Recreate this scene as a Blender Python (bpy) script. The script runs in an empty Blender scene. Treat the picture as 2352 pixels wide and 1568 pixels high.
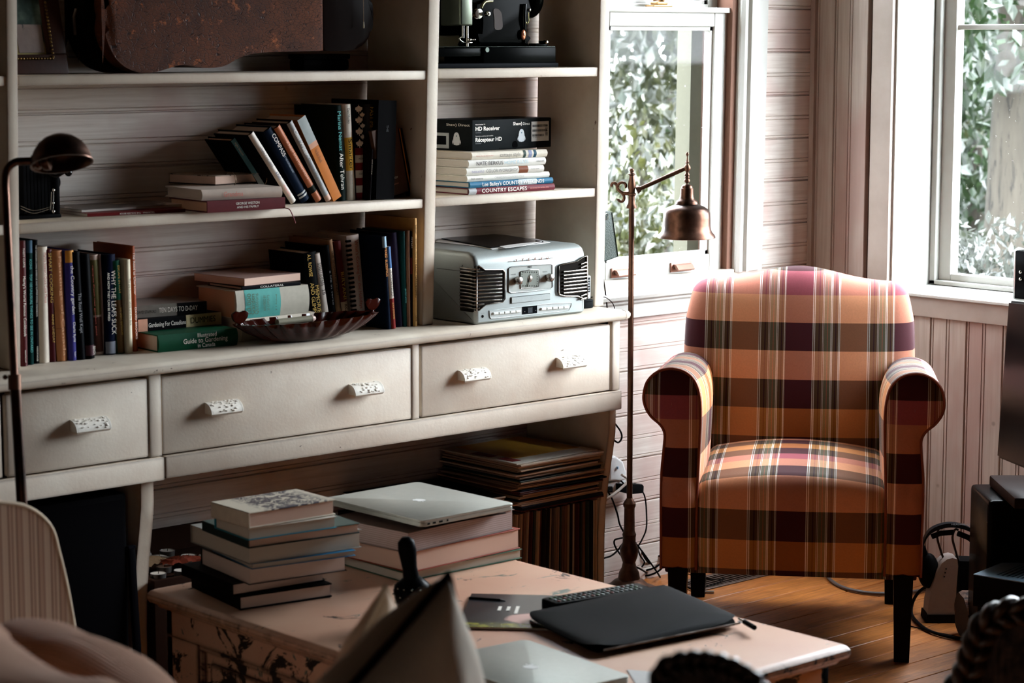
import bpy, bmesh, math, random
from mathutils import Vector, Matrix, Euler
rnd = random.Random(7)
S = bpy.context.scene
COL = S.collection
PI = math.pi

# ---------------------------------------------------------------- camera, sky, sun, portals, exposure
H = 1.65                                  # eye height of the photographer, metres
YAW, PITCH, FPX = math.radians(41.828), math.radians(7.674), 5162.4
cam = bpy.data.cameras.new('camera'); camo = bpy.data.objects.new('camera', cam); COL.objects.link(camo)
camo.location = (0, 0, H); camo.rotation_euler = (PI/2 - PITCH, 0, -YAW)
cam.sensor_width = 36; cam.lens = FPX/2352*36; cam.clip_end = 200
cam.dof.use_dof = True; cam.dof.focus_distance = 6.25; cam.dof.aperture_fstop = 5.6
S.camera = camo

w = bpy.data.worlds.new('sky'); S.world = w; w.use_nodes = True
wn = w.node_tree; wn.nodes.clear()
bg = wn.nodes.new('ShaderNodeBackground'); wo = wn.nodes.new('ShaderNodeOutputWorld')
bg.inputs[0].default_value = (0.88, 0.965, 1.04, 1); bg.inputs[1].default_value = 39.0
wn.links.new(bg.outputs[0], wo.inputs[0])

sl = bpy.data.lights.new('sun', 'SUN'); sl.energy = 3; sl.angle = math.radians(6); sl.color = (1, .95, .86)
so = bpy.data.objects.new('sun', sl); COL.objects.link(so)
so.rotation_euler = Vector((.55, .62, -.95)).to_track_quat('-Z', 'Y').to_euler()

def portal(loc, rot, sx, sy):
    l = bpy.data.lights.new('daylight_portal', 'AREA'); l.shape = 'RECTANGLE'; l.size = sx; l.size_y = sy
    l.cycles.is_portal = True
    o = bpy.data.objects.new('daylight_portal', l); COL.objects.link(o); o.location = loc; o.rotation_euler = rot
    return o
portal((4.9, 5.02, 1.68), (-PI/2, 0, 0), .62, 1.55)                 # back window, light travels -Y
portal((5.9, 3.57, 1.62), (0, PI/2, 0), 1.5, 1.75)                   # right-hand window, light travels -X
S.view_settings.view_transform = 'Standard'; S.view_settings.look = 'None'
S.view_settings.gamma = 1; S.view_settings.use_curve_mapping = False
S.view_settings.exposure = 0.0
S.cycles.max_bounces = 10; S.cycles.diffuse_bounces = 5; S.cycles.transparent_max_bounces = 12
S.cycles.caustics_reflective = False; S.cycles.caustics_refractive = False
S.cycles.sample_clamp_indirect = 6

# ---------------------------------------------------------------- helpers
FW = Vector((math.sin(YAW)*math.cos(PITCH), math.cos(YAW)*math.cos(PITCH), -math.sin(PITCH)))
RT = Vector((math.cos(YAW), -math.sin(YAW), 0)); UP = RT.cross(FW)
CAM = Vector((0, 0, H))
def ray(x, y): return RT*((x-1176)/FPX) - UP*((y-784)/FPX) + FW
def PZ(x, y, z): d = ray(x, y); return CAM + d*((z-H)/d.z)           # survey: sight line met with a height
def PY(x, y, Y): d = ray(x, y); return CAM + d*(Y/d.y)               # ... with a plane parallel to the back wall
def PX(x, y, X): d = ray(x, y); return CAM + d*(X/d.x)               # ... with a plane parallel to the right wall
def PD(x, y, D): return CAM + ray(x, y)*D
def lin(c): return tuple(((v/12.92) if v <= .04045 else ((v+.055)/1.055)**2.4) for v in c)
def hx(s):
    s = s.lstrip('#'); return lin([int(s[i:i+2], 16)/255 for i in (0, 2, 4)])

class NT:
    """small node-tree writer"""
    def __init__(s, name):
        s.m = bpy.data.materials.new(name); s.m.use_nodes = True; s.t = s.m.node_tree; s.t.nodes.clear()
        s.out = s.t.nodes.new('ShaderNodeOutputMaterial')
    def n(s, typ, **kw):
        nd = s.t.nodes.new('ShaderNode'+typ)
        for k, v in kw.items():
            if k.startswith('i_'):
                key = k[2:]; key = int(key) if key.isdigit() else key.replace('_', ' ')
                if isinstance(v, bpy.types.NodeSocket): s.t.links.new(v, nd.inputs[key])
                else: nd.inputs[key].default_value = v
            else: setattr(nd, k, v)
        return nd
    def ramp(s, fac, stops, interp='LINEAR'):
        r = s.n('ValToRGB', i_0=fac); cr = r.color_ramp; cr.interpolation = interp
        while len(cr.elements) > 1: cr.elements.remove(cr.elements[-1])
        cr.elements[0].position = stops[0][0]; cr.elements[0].color = (*stops[0][1], 1)
        for p, c in stops[1:]:
            e = cr.elements.new(p); e.color = (*c, 1)
        return r.outputs[0]
    def mix(s, fac, a, b, blend='MIX'):
        m = s.n('Mix', data_type='RGBA', blend_type=blend)
        for i, v in ((0, fac), (6, a), (7, b)):
            if isinstance(v, bpy.types.NodeSocket): s.t.links.new(v, m.inputs[i])
            else: m.inputs[i].default_value = v if i == 0 else (*v, 1) if len(v) == 3 else v
        return m.outputs[2]
    def math(s, op, a, b=0.0, c=0.0, clamp=False):
        m = s.n('Math', operation=op, use_clamp=clamp)
        for i, v in enumerate((a, b, c)):
            if isinstance(v, bpy.types.NodeSocket): s.t.links.new(v, m.inputs[i])
            else: m.inputs[i].default_value = v
        return m.outputs[0]
    def coord(s, kind='Object', scale=(1, 1, 1), loc=(0, 0, 0)):
        tc = s.n('TexCoord'); mp = s.n('Mapping', i_0=tc.outputs[kind]); mp.inputs['Scale'].default_value = scale; mp.inputs['Location'].default_value = loc
        return mp.outputs[0]
    def noise(s, vec, scale, detail=4, rough=.55, dist=0):
        return s.n('TexNoise', i_Vector=vec, i_Scale=scale, i_Detail=detail, i_Roughness=rough, i_Distortion=dist).outputs[0]
    def bump(s, h, strength=.3, dist=.01):
        return s.n('Bump', i_Height=h, i_Strength=strength, i_Distance=dist).outputs[0]
    def done(s, col, rough=.6, metal=0.0, normal=None, spec=.5, **kw):
        p = s.n('BsdfPrincipled')
        for k, v in (('Base Color', col), ('Roughness', rough), ('Metallic', metal), ('Specular IOR Level', spec), *[(k.replace('_', ' '), v) for k, v in kw.items()]):
            if isinstance(v, bpy.types.NodeSocket): s.t.links.new(v, p.inputs[k])
            else: p.inputs[k].default_value = (*v, 1) if isinstance(v, (tuple, list)) and len(v) == 3 else v
        if normal is not None: s.t.links.new(normal, p.inputs['Normal'])
        s.t.links.new(p.outputs[0], s.out.inputs[0]); return s.m

_plain = {}
def plain(c, rough=.5, metal=0.0, spec=.25, grain=.06):
    """one-colour stuff with a slight mottling; c is #hex"""
    b_ = hx(c)
    if sum(b_) < .06 and rough > .15: spec = .015
    k = (c, rough, metal, spec)
    if k in _plain: return _plain[k]
    t = NT('plain_'+c.strip('#')); b = hx(c)
    nz = t.noise(t.coord(), 60, 3)
    col = t.mix(nz, tuple(v*(1-grain*2) for v in b), tuple(min(1, v*(1+grain)) for v in b))
    _plain[k] = t.done(col, rough, metal, None, spec); return _plain[k]

def m_paint(name, base, shade, chip, chip_lo=.70, chip_scale=16, edge=False, rough=.55, streak=(1, 1, 1), bump=.25, fine=120, edge_lo=.5, spec=.4):
    t = NT(name); v = t.coord('Object', streak)
    big = t.noise(v, 5, 5, .6); col = t.mix(t.ramp(big, [(.35, (0, 0, 0)), (.7, (1, 1, 1))]), base, shade)
    ch = t.noise(v, chip_scale, 7, .68, .6)
    mask = t.ramp(ch, [(chip_lo, (0, 0, 0)), (chip_lo+.015, (1, 1, 1))])
    if edge:
        g = t.n('NewGeometry'); bv = t.n('Bevel', samples=3, i_Radius=.012)
        dp = t.n('VectorMath', operation='DOT_PRODUCT', i_0=bv.outputs[0], i_1=g.outputs['Normal'])
        e = t.math('SUBTRACT', 1.0, dp.outputs['Value'])
        e2 = t.math('ADD', t.math('MULTIPLY', e, 2.2), t.math('MULTIPLY', ch, .62))
        em = t.ramp(e2, [(edge_lo, (0, 0, 0)), (edge_lo+.03, (1, 1, 1))])
        mask = t.mix(1.0, mask, em, 'LIGHTEN')
    col = t.mix(mask, col, chip)
    h = t.math('SUBTRACT', t.math('ADD', t.math('MULTIPLY', t.noise(v, fine, 3), .3), t.math('MULTIPLY', big, .5)), t.math('MULTIPLY', mask, .5))
    return t.done(col, rough, 0, t.bump(h, bump, .004), spec)

def m_boards(name, a, b, c, vertical):
    """thin whitewash dragged along the grain of the board"""
    t = NT(name); g = (1.2, 6, 30) if not vertical else (30, 30, 1.2)
    oi = t.n('ObjectInfo'); off = t.n('VectorMath', operation='SCALE'); 
    tc = t.n('TexCoord'); cmb = t.n('CombineXYZ', i_X=oi.outputs['Random'], i_Y=oi.outputs['Random'], i_Z=oi.outputs['Random'])
    t.t.links.new(cmb.outputs[0], off.inputs[0]); off.inputs['Scale'].default_value = 9
    ad = t.n('VectorMath', operation='ADD', i_0=tc.outputs['Object'], i_1=off.outputs[0])
    mp = t.n('Mapping', i_0=ad.outputs[0]); mp.inputs['Scale'].default_value = g
    grain = t.noise(mp.outputs[0], 4, 6, .6, .3)
    mp2 = t.n('Mapping', i_0=ad.outputs[0]); mp2.inputs['Scale'].default_value = (3, 3, 3) if not vertical else (4, 4, 1.6)
    patch = t.noise(mp2.outputs[0], 1.3, 3)
    col = t.mix(t.ramp(grain, [(.30, (.35, .35, .35)), (.62, (1, 1, 1))]), b, a)
    col = t.mix(t.ramp(patch, [(.46, (0, 0, 0)), (.62, (.75, .75, .75))]), col, c)
    vk = t.n('TexVoronoi', i_Vector=ad.outputs[0], i_Scale=5.5); kn = t.ramp(vk.outputs['Distance'], [(.02, (1, 1, 1)), (.05, (0, 0, 0))])
    col = t.mix(t.math('MULTIPLY', kn, .5), col, tuple(v*.35 for v in b))
    return t.done(col, .6, 0, t.bump(grain, .08, .002))

def m_metal(name, a, b, rough=.35, scale=9, metal=1.0):
    t = NT(name); n = t.noise(t.coord(), scale, 6, .65)
    return t.done(t.mix(t.ramp(n, [(.35, (0, 0, 0)), (.68, (1, 1, 1))]), a, b), t.math('ADD', rough-.1, t.math('MULTIPLY', n, .25)), metal)

class MB:
    """collects shapes into one mesh"""
    def __init__(s): s.bm = bmesh.new(); s.mi = 0; s.M = Matrix.Identity(4); s.uvl = None
    def add(s, vs, fs, uvs=None):
        bv = [s.bm.verts.new(s.M @ Vector(v)) for v in vs]; out = []
        for k, f in enumerate(fs):
            try: fc = s.bm.faces.new([bv[i] for i in f])
            except ValueError: continue
            fc.material_index = s.mi; out.append(fc)
            if uvs is not None:
                if s.uvl is None: s.uvl = s.bm.loops.layers.uv.new('UVMap')
                for lp, i in zip(fc.loops, f): lp[s.uvl].uv = uvs[i]
        return bv, out
    def box(s, x0, x1, y0, y1, z0, z1, bev=0, seg=2):
        vs = [(x, y, z) for z in (z0, z1) for y in (y0, y1) for x in (x0, x1)]
        bv, fc = s.add(vs, [(0, 2, 3, 1), (4, 5, 7, 6), (0, 1, 5, 4), (2, 6, 7, 3), (0, 4, 6, 2), (1, 3, 7, 5)])
        if bev:
            ed = list({e for f in fc for e in f.edges})
            bmesh.ops.bevel(s.bm, geom=ed, offset=bev, segments=seg, affect='EDGES', profile=.6)
        return s
    def prism(s, pts, axis, a, b, bev=0, seg=2):
        n = len(pts)
        def P(p, t): return {'x': (t, p[0], p[1]), 'y': (p[0], t, p[1]), 'z': (p[0], p[1], t)}[axis]
        vs = [P(p, a) for p in pts] + [P(p, b) for p in pts]
        fs = [tuple(range(n)), tuple(range(2*n-1, n-1, -1))] + [(i, i+n, (i+1) % n+n, (i+1) % n) for i in range(n)]
        bv, fc = s.add(vs, fs)
        if bev:
            ed = [e for f in fc[:2] for e in f.edges]
            bmesh.ops.bevel(s.bm, geom=list(set(ed)), offset=bev, segments=seg, affect='EDGES', profile=.6)
        return s
    def lathe(s, prof, c=(0, 0, 0), n=24, sx=1, sy=1, cap=True, fl=None):
        vs = []; m = len(prof)
        for r, z in prof:
            for k in range(n):
                a = 2*PI*k/n; q = r*(1+(fl(k, n, z) if fl else 0))
                vs.append((c[0]+q*math.cos(a)*sx, c[1]+q*math.sin(a)*sy, c[2]+z))
        fs = [(i*n+k, i*n+(k+1) % n, (i+1)*n+(k+1) % n, (i+1)*n+k) for i in range(m-1) for k in range(n)]
        if cap:
            fs.append(tuple(range(n-1, -1, -1))); fs.append(tuple(range((m-1)*n, m*n)))
        s.add(vs, fs); return s
    def tube(s, pts, r, n=8, closed=False, cap=True):
        pts = [Vector(p) for p in pts]; N = len(pts)
        rs = r if isinstance(r, (list, tuple)) else [r]*N
        vs = []; u = None
        for i, p in enumerate(pts):
            a = pts[(i-1) % N] if (closed or i > 0) else p; b = pts[(i+1) % N] if (closed or i < N-1) else p
            t = (b-a).normalized() if (b-a).length > 1e-9 else Vector((0, 0, 1))
            if u is None: u = t.orthogonal().normalized()
            u = (u - t*u.dot(t)); u = u.normalized() if u.length > 1e-6 else t.orthogonal().normalized()
            v = t.cross(u)
            for k in range(n):
                an = 2*PI*k/n; vs.append(p + (u*math.cos(an)+v*math.sin(an))*rs[i])
        R = N if closed else N-1
        fs = [(i*n+k, i*n+(k+1) % n, ((i+1) % N)*n+(k+1) % n, ((i+1) % N)*n+k) for i in range(R) for k in range(n)]
        if cap and not closed: fs += [tuple(range(n-1, -1, -1)), tuple(range((N-1)*n, N*n))]
        s.add(vs, fs); return s
    def ball(s, c, r, n=12, m=8, sx=1, sy=1, sz=1):
        pr = [(r*math.sin(PI*i/m)+1e-5, -r*math.cos(PI*i/m)*sz) for i in range(m+1)]
        return s.lathe(pr, c, n, sx, sy)
    def grid(s, f, nu, nv, uv=None):
        vs = [f(i/nu, j/nv) for j in range(nv+1) for i in range(nu+1)]
        uvs = [uv(i/nu, j/nv) for j in range(nv+1) for i in range(nu+1)] if uv else None
        s.add(vs, [(j*(nu+1)+i, j*(nu+1)+i+1, (j+1)*(nu+1)+i+1, (j+1)*(nu+1)+i) for j in range(nv) for i in range(nu)], uvs); return s
    def mesh(s, name, smooth=35):
        bmesh.ops.recalc_face_normals(s.bm, faces=s.bm.faces[:])
        me = bpy.data.meshes.new(name); s.bm.to_mesh(me); s.bm.free()
        if smooth:
            me.polygons.foreach_set('use_smooth', [True]*len(me.polygons)); me.set_sharp_from_angle(angle=math.radians(smooth))
        return me
    def obj(s, name, mats, parent=None, smooth=35, loc=None, **props):
        return put(name, s.mesh(name, smooth), mats, parent, loc, **props)
def put(name, me, mats, parent=None, loc=None, **props):
    for m in (mats if isinstance(mats, (list, tuple)) else [mats]):
        if not me.materials or m.name not in [q.name for q in me.materials if q]: me.materials.append(m)
    o = bpy.data.objects.new(name, me); COL.objects.link(o); o.parent = parent
    if loc is not None: o.location = loc
    for k, v in props.items(): o[k] = v
    return o
def tag(o, label, cat, group=None):
    o['label'] = label; o['category'] = cat
    if group: o['group'] = group
    return o
def thing(name, label, cat, loc=(0, 0, 0), rot=(0, 0, 0), group=None):
    o = bpy.data.objects.new(name, None); o.empty_display_size = .05; COL.objects.link(o)
    o.location = loc; o.rotation_euler = rot; return tag(o, label, cat, group)
def struct(name):
    o = bpy.data.objects.new(name, None); o.empty_display_size = .05; COL.objects.link(o); o['kind'] = 'structure'; return o
def smooth_pts(p, k=6, closed=False):
    p = [Vector(q) for q in p]; n = len(p); out = []
    for i in range(n if closed else n-1):
        g = lambda j: p[j % n] if closed else p[max(0, min(n-1, j))]
        a, b, c, d = g(i-1), g(i), g(i+1), g(i+2)
        for q in range(k):
            t = q/k; out.append(.5*((2*b)+(c-a)*t+(2*a-5*b+4*c-d)*t*t+(3*b-a-3*c+d)*t**3))
    if not closed: out.append(p[-1])
    return out
FITS = []
DOWN = Matrix(((0, 1, 0), (0, 0, -1), (-1, 0, 0))).to_4x4()         # lettering read top to bottom on a face towards -Y
FRONT = Matrix(((1, 0, 0), (0, 0, -1), (0, 1, 0))).to_4x4()         # ... upright on a face towards -Y
TOP = Matrix.Identity(4)                                            # ... on a face towards +Z
LEFT = Matrix(((0, 0, -1), (-1, 0, 0), (0, 1, 0))).to_4x4()         # ... on a face towards -X
def text(parent, s, mat, rot, loc, length, height, name='lettering', bold=.0, align='CENTER', shear=0):
    cu = bpy.data.curves.new(name, 'FONT'); cu.body = s; cu.size = height*1.35; cu.align_x = align; cu.align_y = 'CENTER'
    cu.offset = bold; cu.shear = shear; cu.resolution_u = 3; cu.space_line = .85
    cu.materials.append(mat)
    o = bpy.data.objects.new(name, cu); COL.objects.link(o); o.parent = parent
    o.matrix_local = Matrix.Translation(loc) @ rot
    FITS.append((o, length)); return o
# ---------------------------------------------------------------- materials shared
CHIP = hx('#3a251b')
PAINT = m_paint('cream_cupboard_paint', hx('#d8cdbd'), hx('#c8b7a5'), CHIP, .70, 18, True, .5, edge_lo=.62)
PAINT2 = m_paint('cream_shelf_paint', hx('#d6cbb9'), hx('#c1b09d'), hx('#6d4c3c'), .69, 22, True, .55, edge_lo=.66)
WHITE = m_paint('white_window_paint', hx('#bebeb9'), hx('#b4b2ab'), hx('#7d6d5c'), .80, 18, False, .42, bump=.1)
CREAM = m_paint('cream_sill_paint', hx('#c4baac'), hx('#bab0a3'), hx('#8d7d6c'), .82, 18, False, .45, bump=.1)
TRIMP = m_paint('shaded_trim_paint', hx('#a3958b'), hx('#93847a'), hx('#6a4e42'), .80, 20, False, .5, bump=.12)  # brown-grey is the shade on the room-facing trim, put into its colour
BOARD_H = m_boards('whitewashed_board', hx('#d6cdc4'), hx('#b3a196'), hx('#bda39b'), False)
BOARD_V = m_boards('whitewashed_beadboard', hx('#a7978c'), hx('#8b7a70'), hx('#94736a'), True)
DARKGAP = plain('#1d1310', .9)
BLACK = plain('#0b0b0c', .45); BLACKM = plain('#101011', .7); GLOSSB = plain('#060607', .12)
PAGE = None
def m_page(name, a, b, sc=900):
    t = NT(name); tc = t.coord()
    wv = t.n('TexWave', wave_type='BANDS', bands_direction='X', i_Vector=tc, i_Scale=sc/6.28, i_Distortion=1.5, i_Detail=2.0)
    nz = t.noise(tc, 14, 3)
    c = t.mix(t.math('MULTIPLY', wv.outputs[0], .35), a, b); c = t.mix(t.math('MULTIPLY', nz, .35), c, b)
    return t.done(c, .85)
PAGE = m_page('book_pages', hx('#d8c8b8'), hx('#a98d7b')); PAGEW = m_page('white_book_pages', hx('#dcd6cc'), hx('#a9a097')); PAGEO = m_page('old_book_pages', hx('#d9a988'), hx('#a57253'))
INK_W, INK_K, INK_G, INK_R = plain('#ece6da', .6), plain('#191513', .6), plain('#c9a24a', .5), plain('#b04a38', .6)
INK_T, INK_P = plain('#5fb7b4', .6), plain('#e0887c', .6)

# ---------------------------------------------------------------- room shell
RX, WY, LX, BYY, CZ = 5.57, 4.775, -1.6, -1.6, 2.75
fl = struct('floor')
t = NT('oiled_floor_boards'); oi = t.n('ObjectInfo'); tc = t.n('TexCoord')
cmb = t.n('CombineXYZ', i_X=oi.outputs['Random'], i_Y=oi.outputs['Random']); sc_ = t.n('VectorMath', operation='SCALE', i_0=cmb.outputs[0]); sc_.inputs['Scale'].default_value = 13
ad = t.n('VectorMath', operation='ADD', i_0=tc.outputs['Object'], i_1=sc_.outputs[0]); mp = t.n('Mapping', i_0=ad.outputs[0]); mp.inputs['Scale'].default_value = (2.2, 26, 8)
gr = t.noise(mp.outputs[0], 3, 7, .62, 1.1); wear = t.noise(ad.outputs[0], 7, 5)
c = t.mix(t.ramp(gr, [(.34, (0, 0, 0)), (.66, (1, 1, 1))]), hx('#8a4e22'), hx('#c9803f'))
c = t.mix(t.math('MULTIPLY', oi.outputs['Random'], .45), c, hx('#7a4420')); c = t.mix(t.ramp(wear, [(.56, (0, 0, 0)), (.74, (.7, .7, .7))]), c, hx('#5a3318'))
FLOORM = t.done(c, t.math('ADD', .22, t.math('MULTIPLY', wear, .3)), 0, t.bump(gr, .2, .002), .5)
bw = .104; k = 0; y = WY
while y > BYY:
    segs = [(LX, 1.1+.9*rnd.random()), None, None]; a = LX; cuts = [1.0+1.2*rnd.random(), 3.2+1.4*rnd.random(), RX+.3]
    for cx in cuts:
        MB().box(a+.0008, cx-.0008, y-bw+.0014, y-.0014, -.02, rnd.uniform(-.0012, 0), .0015, 1).obj('plank', FLOORM, fl, 0)
        a = cx
    y -= bw
MB().box(LX-.1, RX+.3, BYY-.1, WY+.2, -.06, -.0205).obj('subfloor', DARKGAP, fl, 0)

def board_profile(pitch, d=.018):
    """section of one beaded tongue-and-groove board: (along the pitch, out of the wall)"""
    m = pitch/2
    return [(.0, 0), (.0, d-.006), (.0022, d-.006), (.005, d), (.0095, d), (.0112, d-.0035), (.0132, d), (m-.008, d), (m-.0062, d-.0035), (m-.0042, d), (m+.0025, d),
            (m+.0045, d-.0035), (m+.0062, d), (pitch-.0022, d), (pitch-.0006, d-.003), (pitch-.0006, 0)]
wb = struct('wall_back')
PIT = .1362; WX0, WX1, WZ0, WZ1 = 4.60, 5.20, .93, 2.46           # the opening of the back window
def hboard(x0, x1, z):
    pr = [(WY + .018 - dd, z+p) for p, dd in board_profile(PIT)]
    j = rnd.uniform(-.0015, .0008); MB().prism([(q[0]+j, q[1]) for q in pr], 'x', x0, x1).obj('board', BOARD_H, wb, 0)
z0 = .7885 - 6*PIT
for i in range(21):
    z = z0 + i*PIT
    if z > CZ: break
    if z+PIT <= WZ0+.01 or z >= WZ1: hboard(LX, RX+.02, z)
    else: hboard(LX, WX0-.02, z); hboard(WX1+.02, RX+.02, z)
SH = .03
bk = MB(); T = .16; y0 = WY+.019
for a in ((LX-.1, WX0, -.06, CZ), (WX1, RX+.4, -.06, CZ), (WX0, WX1, -.06, WZ0), (WX0, WX1, WZ1, CZ)): bk.box(a[0], a[1], y0, y0+T, a[2], a[3])
bk.obj('backing', plain('#4a3a32', .9), wb, 0)

wr = struct('wall_right')
OY = [(2.70, 4.445)]; OZ0, OZ1 = .872, 2.40                 # openings of the two right-hand windows
yj = 4.686; n0 = math.ceil((WY-yj)/.1352)
for i in range(-1, 48):
    ya = yj - i*.1352; yb = ya - .1352
    if ya < BYY: break
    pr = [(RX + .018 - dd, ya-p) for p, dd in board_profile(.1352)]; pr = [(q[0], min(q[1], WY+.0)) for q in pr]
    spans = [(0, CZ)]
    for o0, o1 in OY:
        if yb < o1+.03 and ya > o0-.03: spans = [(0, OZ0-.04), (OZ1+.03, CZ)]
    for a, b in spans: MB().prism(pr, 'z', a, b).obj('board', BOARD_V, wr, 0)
bk = MB()
x0 = RX+.019; T = .22
ycuts = [BYY-.1, OY[0][0], OY[0][1], WY+.2]
for i in (0, 2): bk.box(x0, x0+T, ycuts[i], ycuts[i+1], -.06, CZ)
for a, b in OY: bk.box(x0, x0+T, a, b, -.06, OZ0-.02); bk.box(x0, x0+T, a, b, OZ1, CZ)
bk.obj('backing', plain('#4a3a32', .9), wr, 0)
tc_ = struct('trim_1')                                                    # the slanting scribe strip in the corner
MB().prism([(5.556, 4.757), (5.572, 4.757), (5.572, 4.775), (5.556, 4.775)], 'z', 0, CZ).obj('corner_strip', BOARD_V, tc_, 0)
DULL = plain('#2c2019', .9); CEILM = plain('#4f4036', .9)
for nm, b in (('wall_left', (LX-.1, LX, BYY-.1, WY, -.06, CZ)), ('wall_front', (LX-.1, RX+.3, BYY-.1, BYY, -.06, CZ))):
    o = MB().box(*b).obj(nm, DULL, None, 0); o['kind'] = 'structure'
o = MB().box(LX-.1, RX+.35, BYY-.1, WY+.2, CZ, CZ+.1).obj('ceiling', CEILM, None, 0); o['kind'] = 'structure'

# glass: clear pane that also mirrors a little
t = NT('window_glass'); tr = t.n('BsdfTransparent'); gl = t.n('BsdfGlossy', i_Roughness=.02); fr = t.n('Fresnel', i_IOR=1.45)
sp = t.ramp(t.noise(t.coord('Object', (1, 1, 1)), 70, 2), [(.745, (0, 0, 0)), (.76, (1, 1, 1))])
df = t.n('BsdfDiffuse'); df.inputs[0].default_value = (.9, .9, .9, 1)
mx = t.n('MixShader', i_0=t.math('MULTIPLY', t.math('MULTIPLY', fr.outputs[0], .25), t.math('SUBTRACT', 1.0, t.n('NewGeometry').outputs['Backfacing'])), i_1=tr.outputs[0], i_2=gl.outputs[0])
mx2 = t.n('MixShader', i_0=t.math('MULTIPLY', sp, .6), i_1=mx.outputs[0], i_2=df.outputs[0]); t.t.links.new(mx2.outputs[0], t.out.inputs[0]); GLASS = t.m
BRONZE = m_metal('aged_bronze', hx('#3f2d25'), hx('#6f5040'), .42)
COPPER = m_metal('aged_copper', hx('#2f1f18'), hx('#6a4a3c'), .32)
OLIVE = plain('#4c4a3c', .6); PINKW = plain('#a58a80', .6)

w1 = struct('window_1')
def wbox(name, b, mat, par, bev=.003): return MB().box(*b, bev, 2).obj(name, mat, par)
Y = WY
# casing with its moulded inner edge: section in (x, y) run up z
prof = [(5.200, Y+.02), (5.200, Y-.016), (5.210, Y-.024), (5.222, Y-.024), (5.226, Y-.017), (5.232, Y-.017), (5.236, Y-.028), (5.246, Y-.030), (5.252, Y-.022), (5.258, Y-.022), (5.262, Y-.014), (5.325, Y-.014), (5.328, Y+.02)]
lean = .016
def leaned(mb, z0, k):
    for v in mb.bm.verts: v.co.x += (v.co.z-z0)*k
    return mb
leaned(MB().prism(prof, 'z', .925, 2.55), .95, lean).obj('casing', WHITE, w1, 20)
leaned(MB().prism([(9.8-a, b) for a, b in prof], 'z', .925, 2.55), .95, lean).obj('casing', WHITE, w1, 20)
wbox('head_casing', (4.46, 5.36, Y-.02, Y+.02, 2.46, 2.58), WHITE, w1)
leaned(MB().box(5.176, 5.204, Y+.0, Y+.16, .92, 2.46), .95, lean).obj('jamb', plain('#6e4d3e', .7), w1)
leaned(MB().box(4.596, 4.612, Y+.0, Y+.16, .92, 2.46), .95, lean).obj('jamb', WHITE, w1)
leaned(MB().box(5.10, 5.150, Y+.10, Y+.16, .92, 2.46), .95, lean).obj('outer_jamb', OLIVE, w1)
# lower sash
def sash(name, x0, x1, z0, z1, yf, st, rb, rt, mat=WHITE):
    """frame of four rails round a hole, face at yf"""
    m = MB(); d = .035
    for b in ((x0, x0+st, z0, z1), (x1-st, x1, z0, z1), (x0+st, x1-st, z0, z0+rb), (x0+st, x1-st, z1-rt, z1)): m.box(b[0], b[1], yf, yf+d, b[2], b[3], .002, 1)
    for b in ((x0+st, x0+st+.012, z0+rb, z1-rt), (x1-st-.012, x1-st, z0+rb, z1-rt), (x0+st, x1-st, z0+rb, z0+rb+.012), (x0+st, x1-st, z1-rt-.012, z1-rt)): m.box(b[0], b[1], yf+.008, yf+d-.004, b[2], b[3])
    leaned(m, .95, lean).obj(name, mat, w1, 20)
sash('lower_sash', 4.612, 5.176, .932, 1.742, Y+.022, .056, .052, .056)
wbox('meeting_rail', (4.612, 5.194, Y+.008, Y+.06, 1.728, 1.744), WHITE, w1)
sash('upper_sash', 4.625, 5.20, 1.715, 2.44, Y+.066, .062, .04, .05)
leaned(MB().box(4.66, 5.13, Y+.040, Y+.044, .97, 1.70), .95, lean).obj('pane', GLASS, w1, 0)
leaned(MB().box(4.68, 5.15, Y+.084, Y+.088, 1.74, 2.40), .95, lean).obj('pane', GLASS, w1, 0)
wbox('inner_stool', (4.50, 5.215, Y-.012, Y+.05, .905, .934), CREAM, w1, .005)
MB().prism([(Y-.03, .872), (Y-.042, .878), (Y-.046, .888), (Y-.040, .898), (Y-.02, .906), (Y+.03, .906), (Y+.03, .872)], 'x', 4.40, 5.34).obj('stool', WHITE, w1)
MB().prism([(Y+.015, .818), (Y-.018, .818), (Y-.018, .858), (Y-.026, .865), (Y-.026, .873), (Y+.015, .873)], 'x', 4.42, 5.33).obj('apron', WHITE, w1)
for cx in (4.735, 4.99):
    m = MB(); z = .953
    m.box(cx-.046, cx+.046, Y+.016, Y+.023, z-.015, z+.015, .003)
    m.prism([(Y+.017, z+.010), (Y+.004, z+.007), (Y-.006, z-.006), (Y-.004, z-.010), (Y+.010, z-.002), (Y+.017, z-.008)], 'x', cx-.036, cx+.036)
    lf = m.obj('sash_lift', plain('#8a6558', .35, .6), w1)
    for sx in (-1, 1): MB().ball((cx+sx*.040, Y+.014, z), .003, 8, 4).obj('screw', BRONZE, lf)
m = MB(); m.box(4.855, 4.935, Y+.012, Y+.05, 1.744, 1.750, .002).box(4.872, 4.918, Y+.015, Y+.045, 1.750, 1.760, .004).tube([(4.87, Y+.03, 1.765), (4.895, Y+.02, 1.771), (4.915, Y+.012, 1.772)], .005).ball((4.905, Y+.03, 1.765), .010)
m.obj('sash_lock', plain('#8b6b45', .35, .8), w1)

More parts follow.
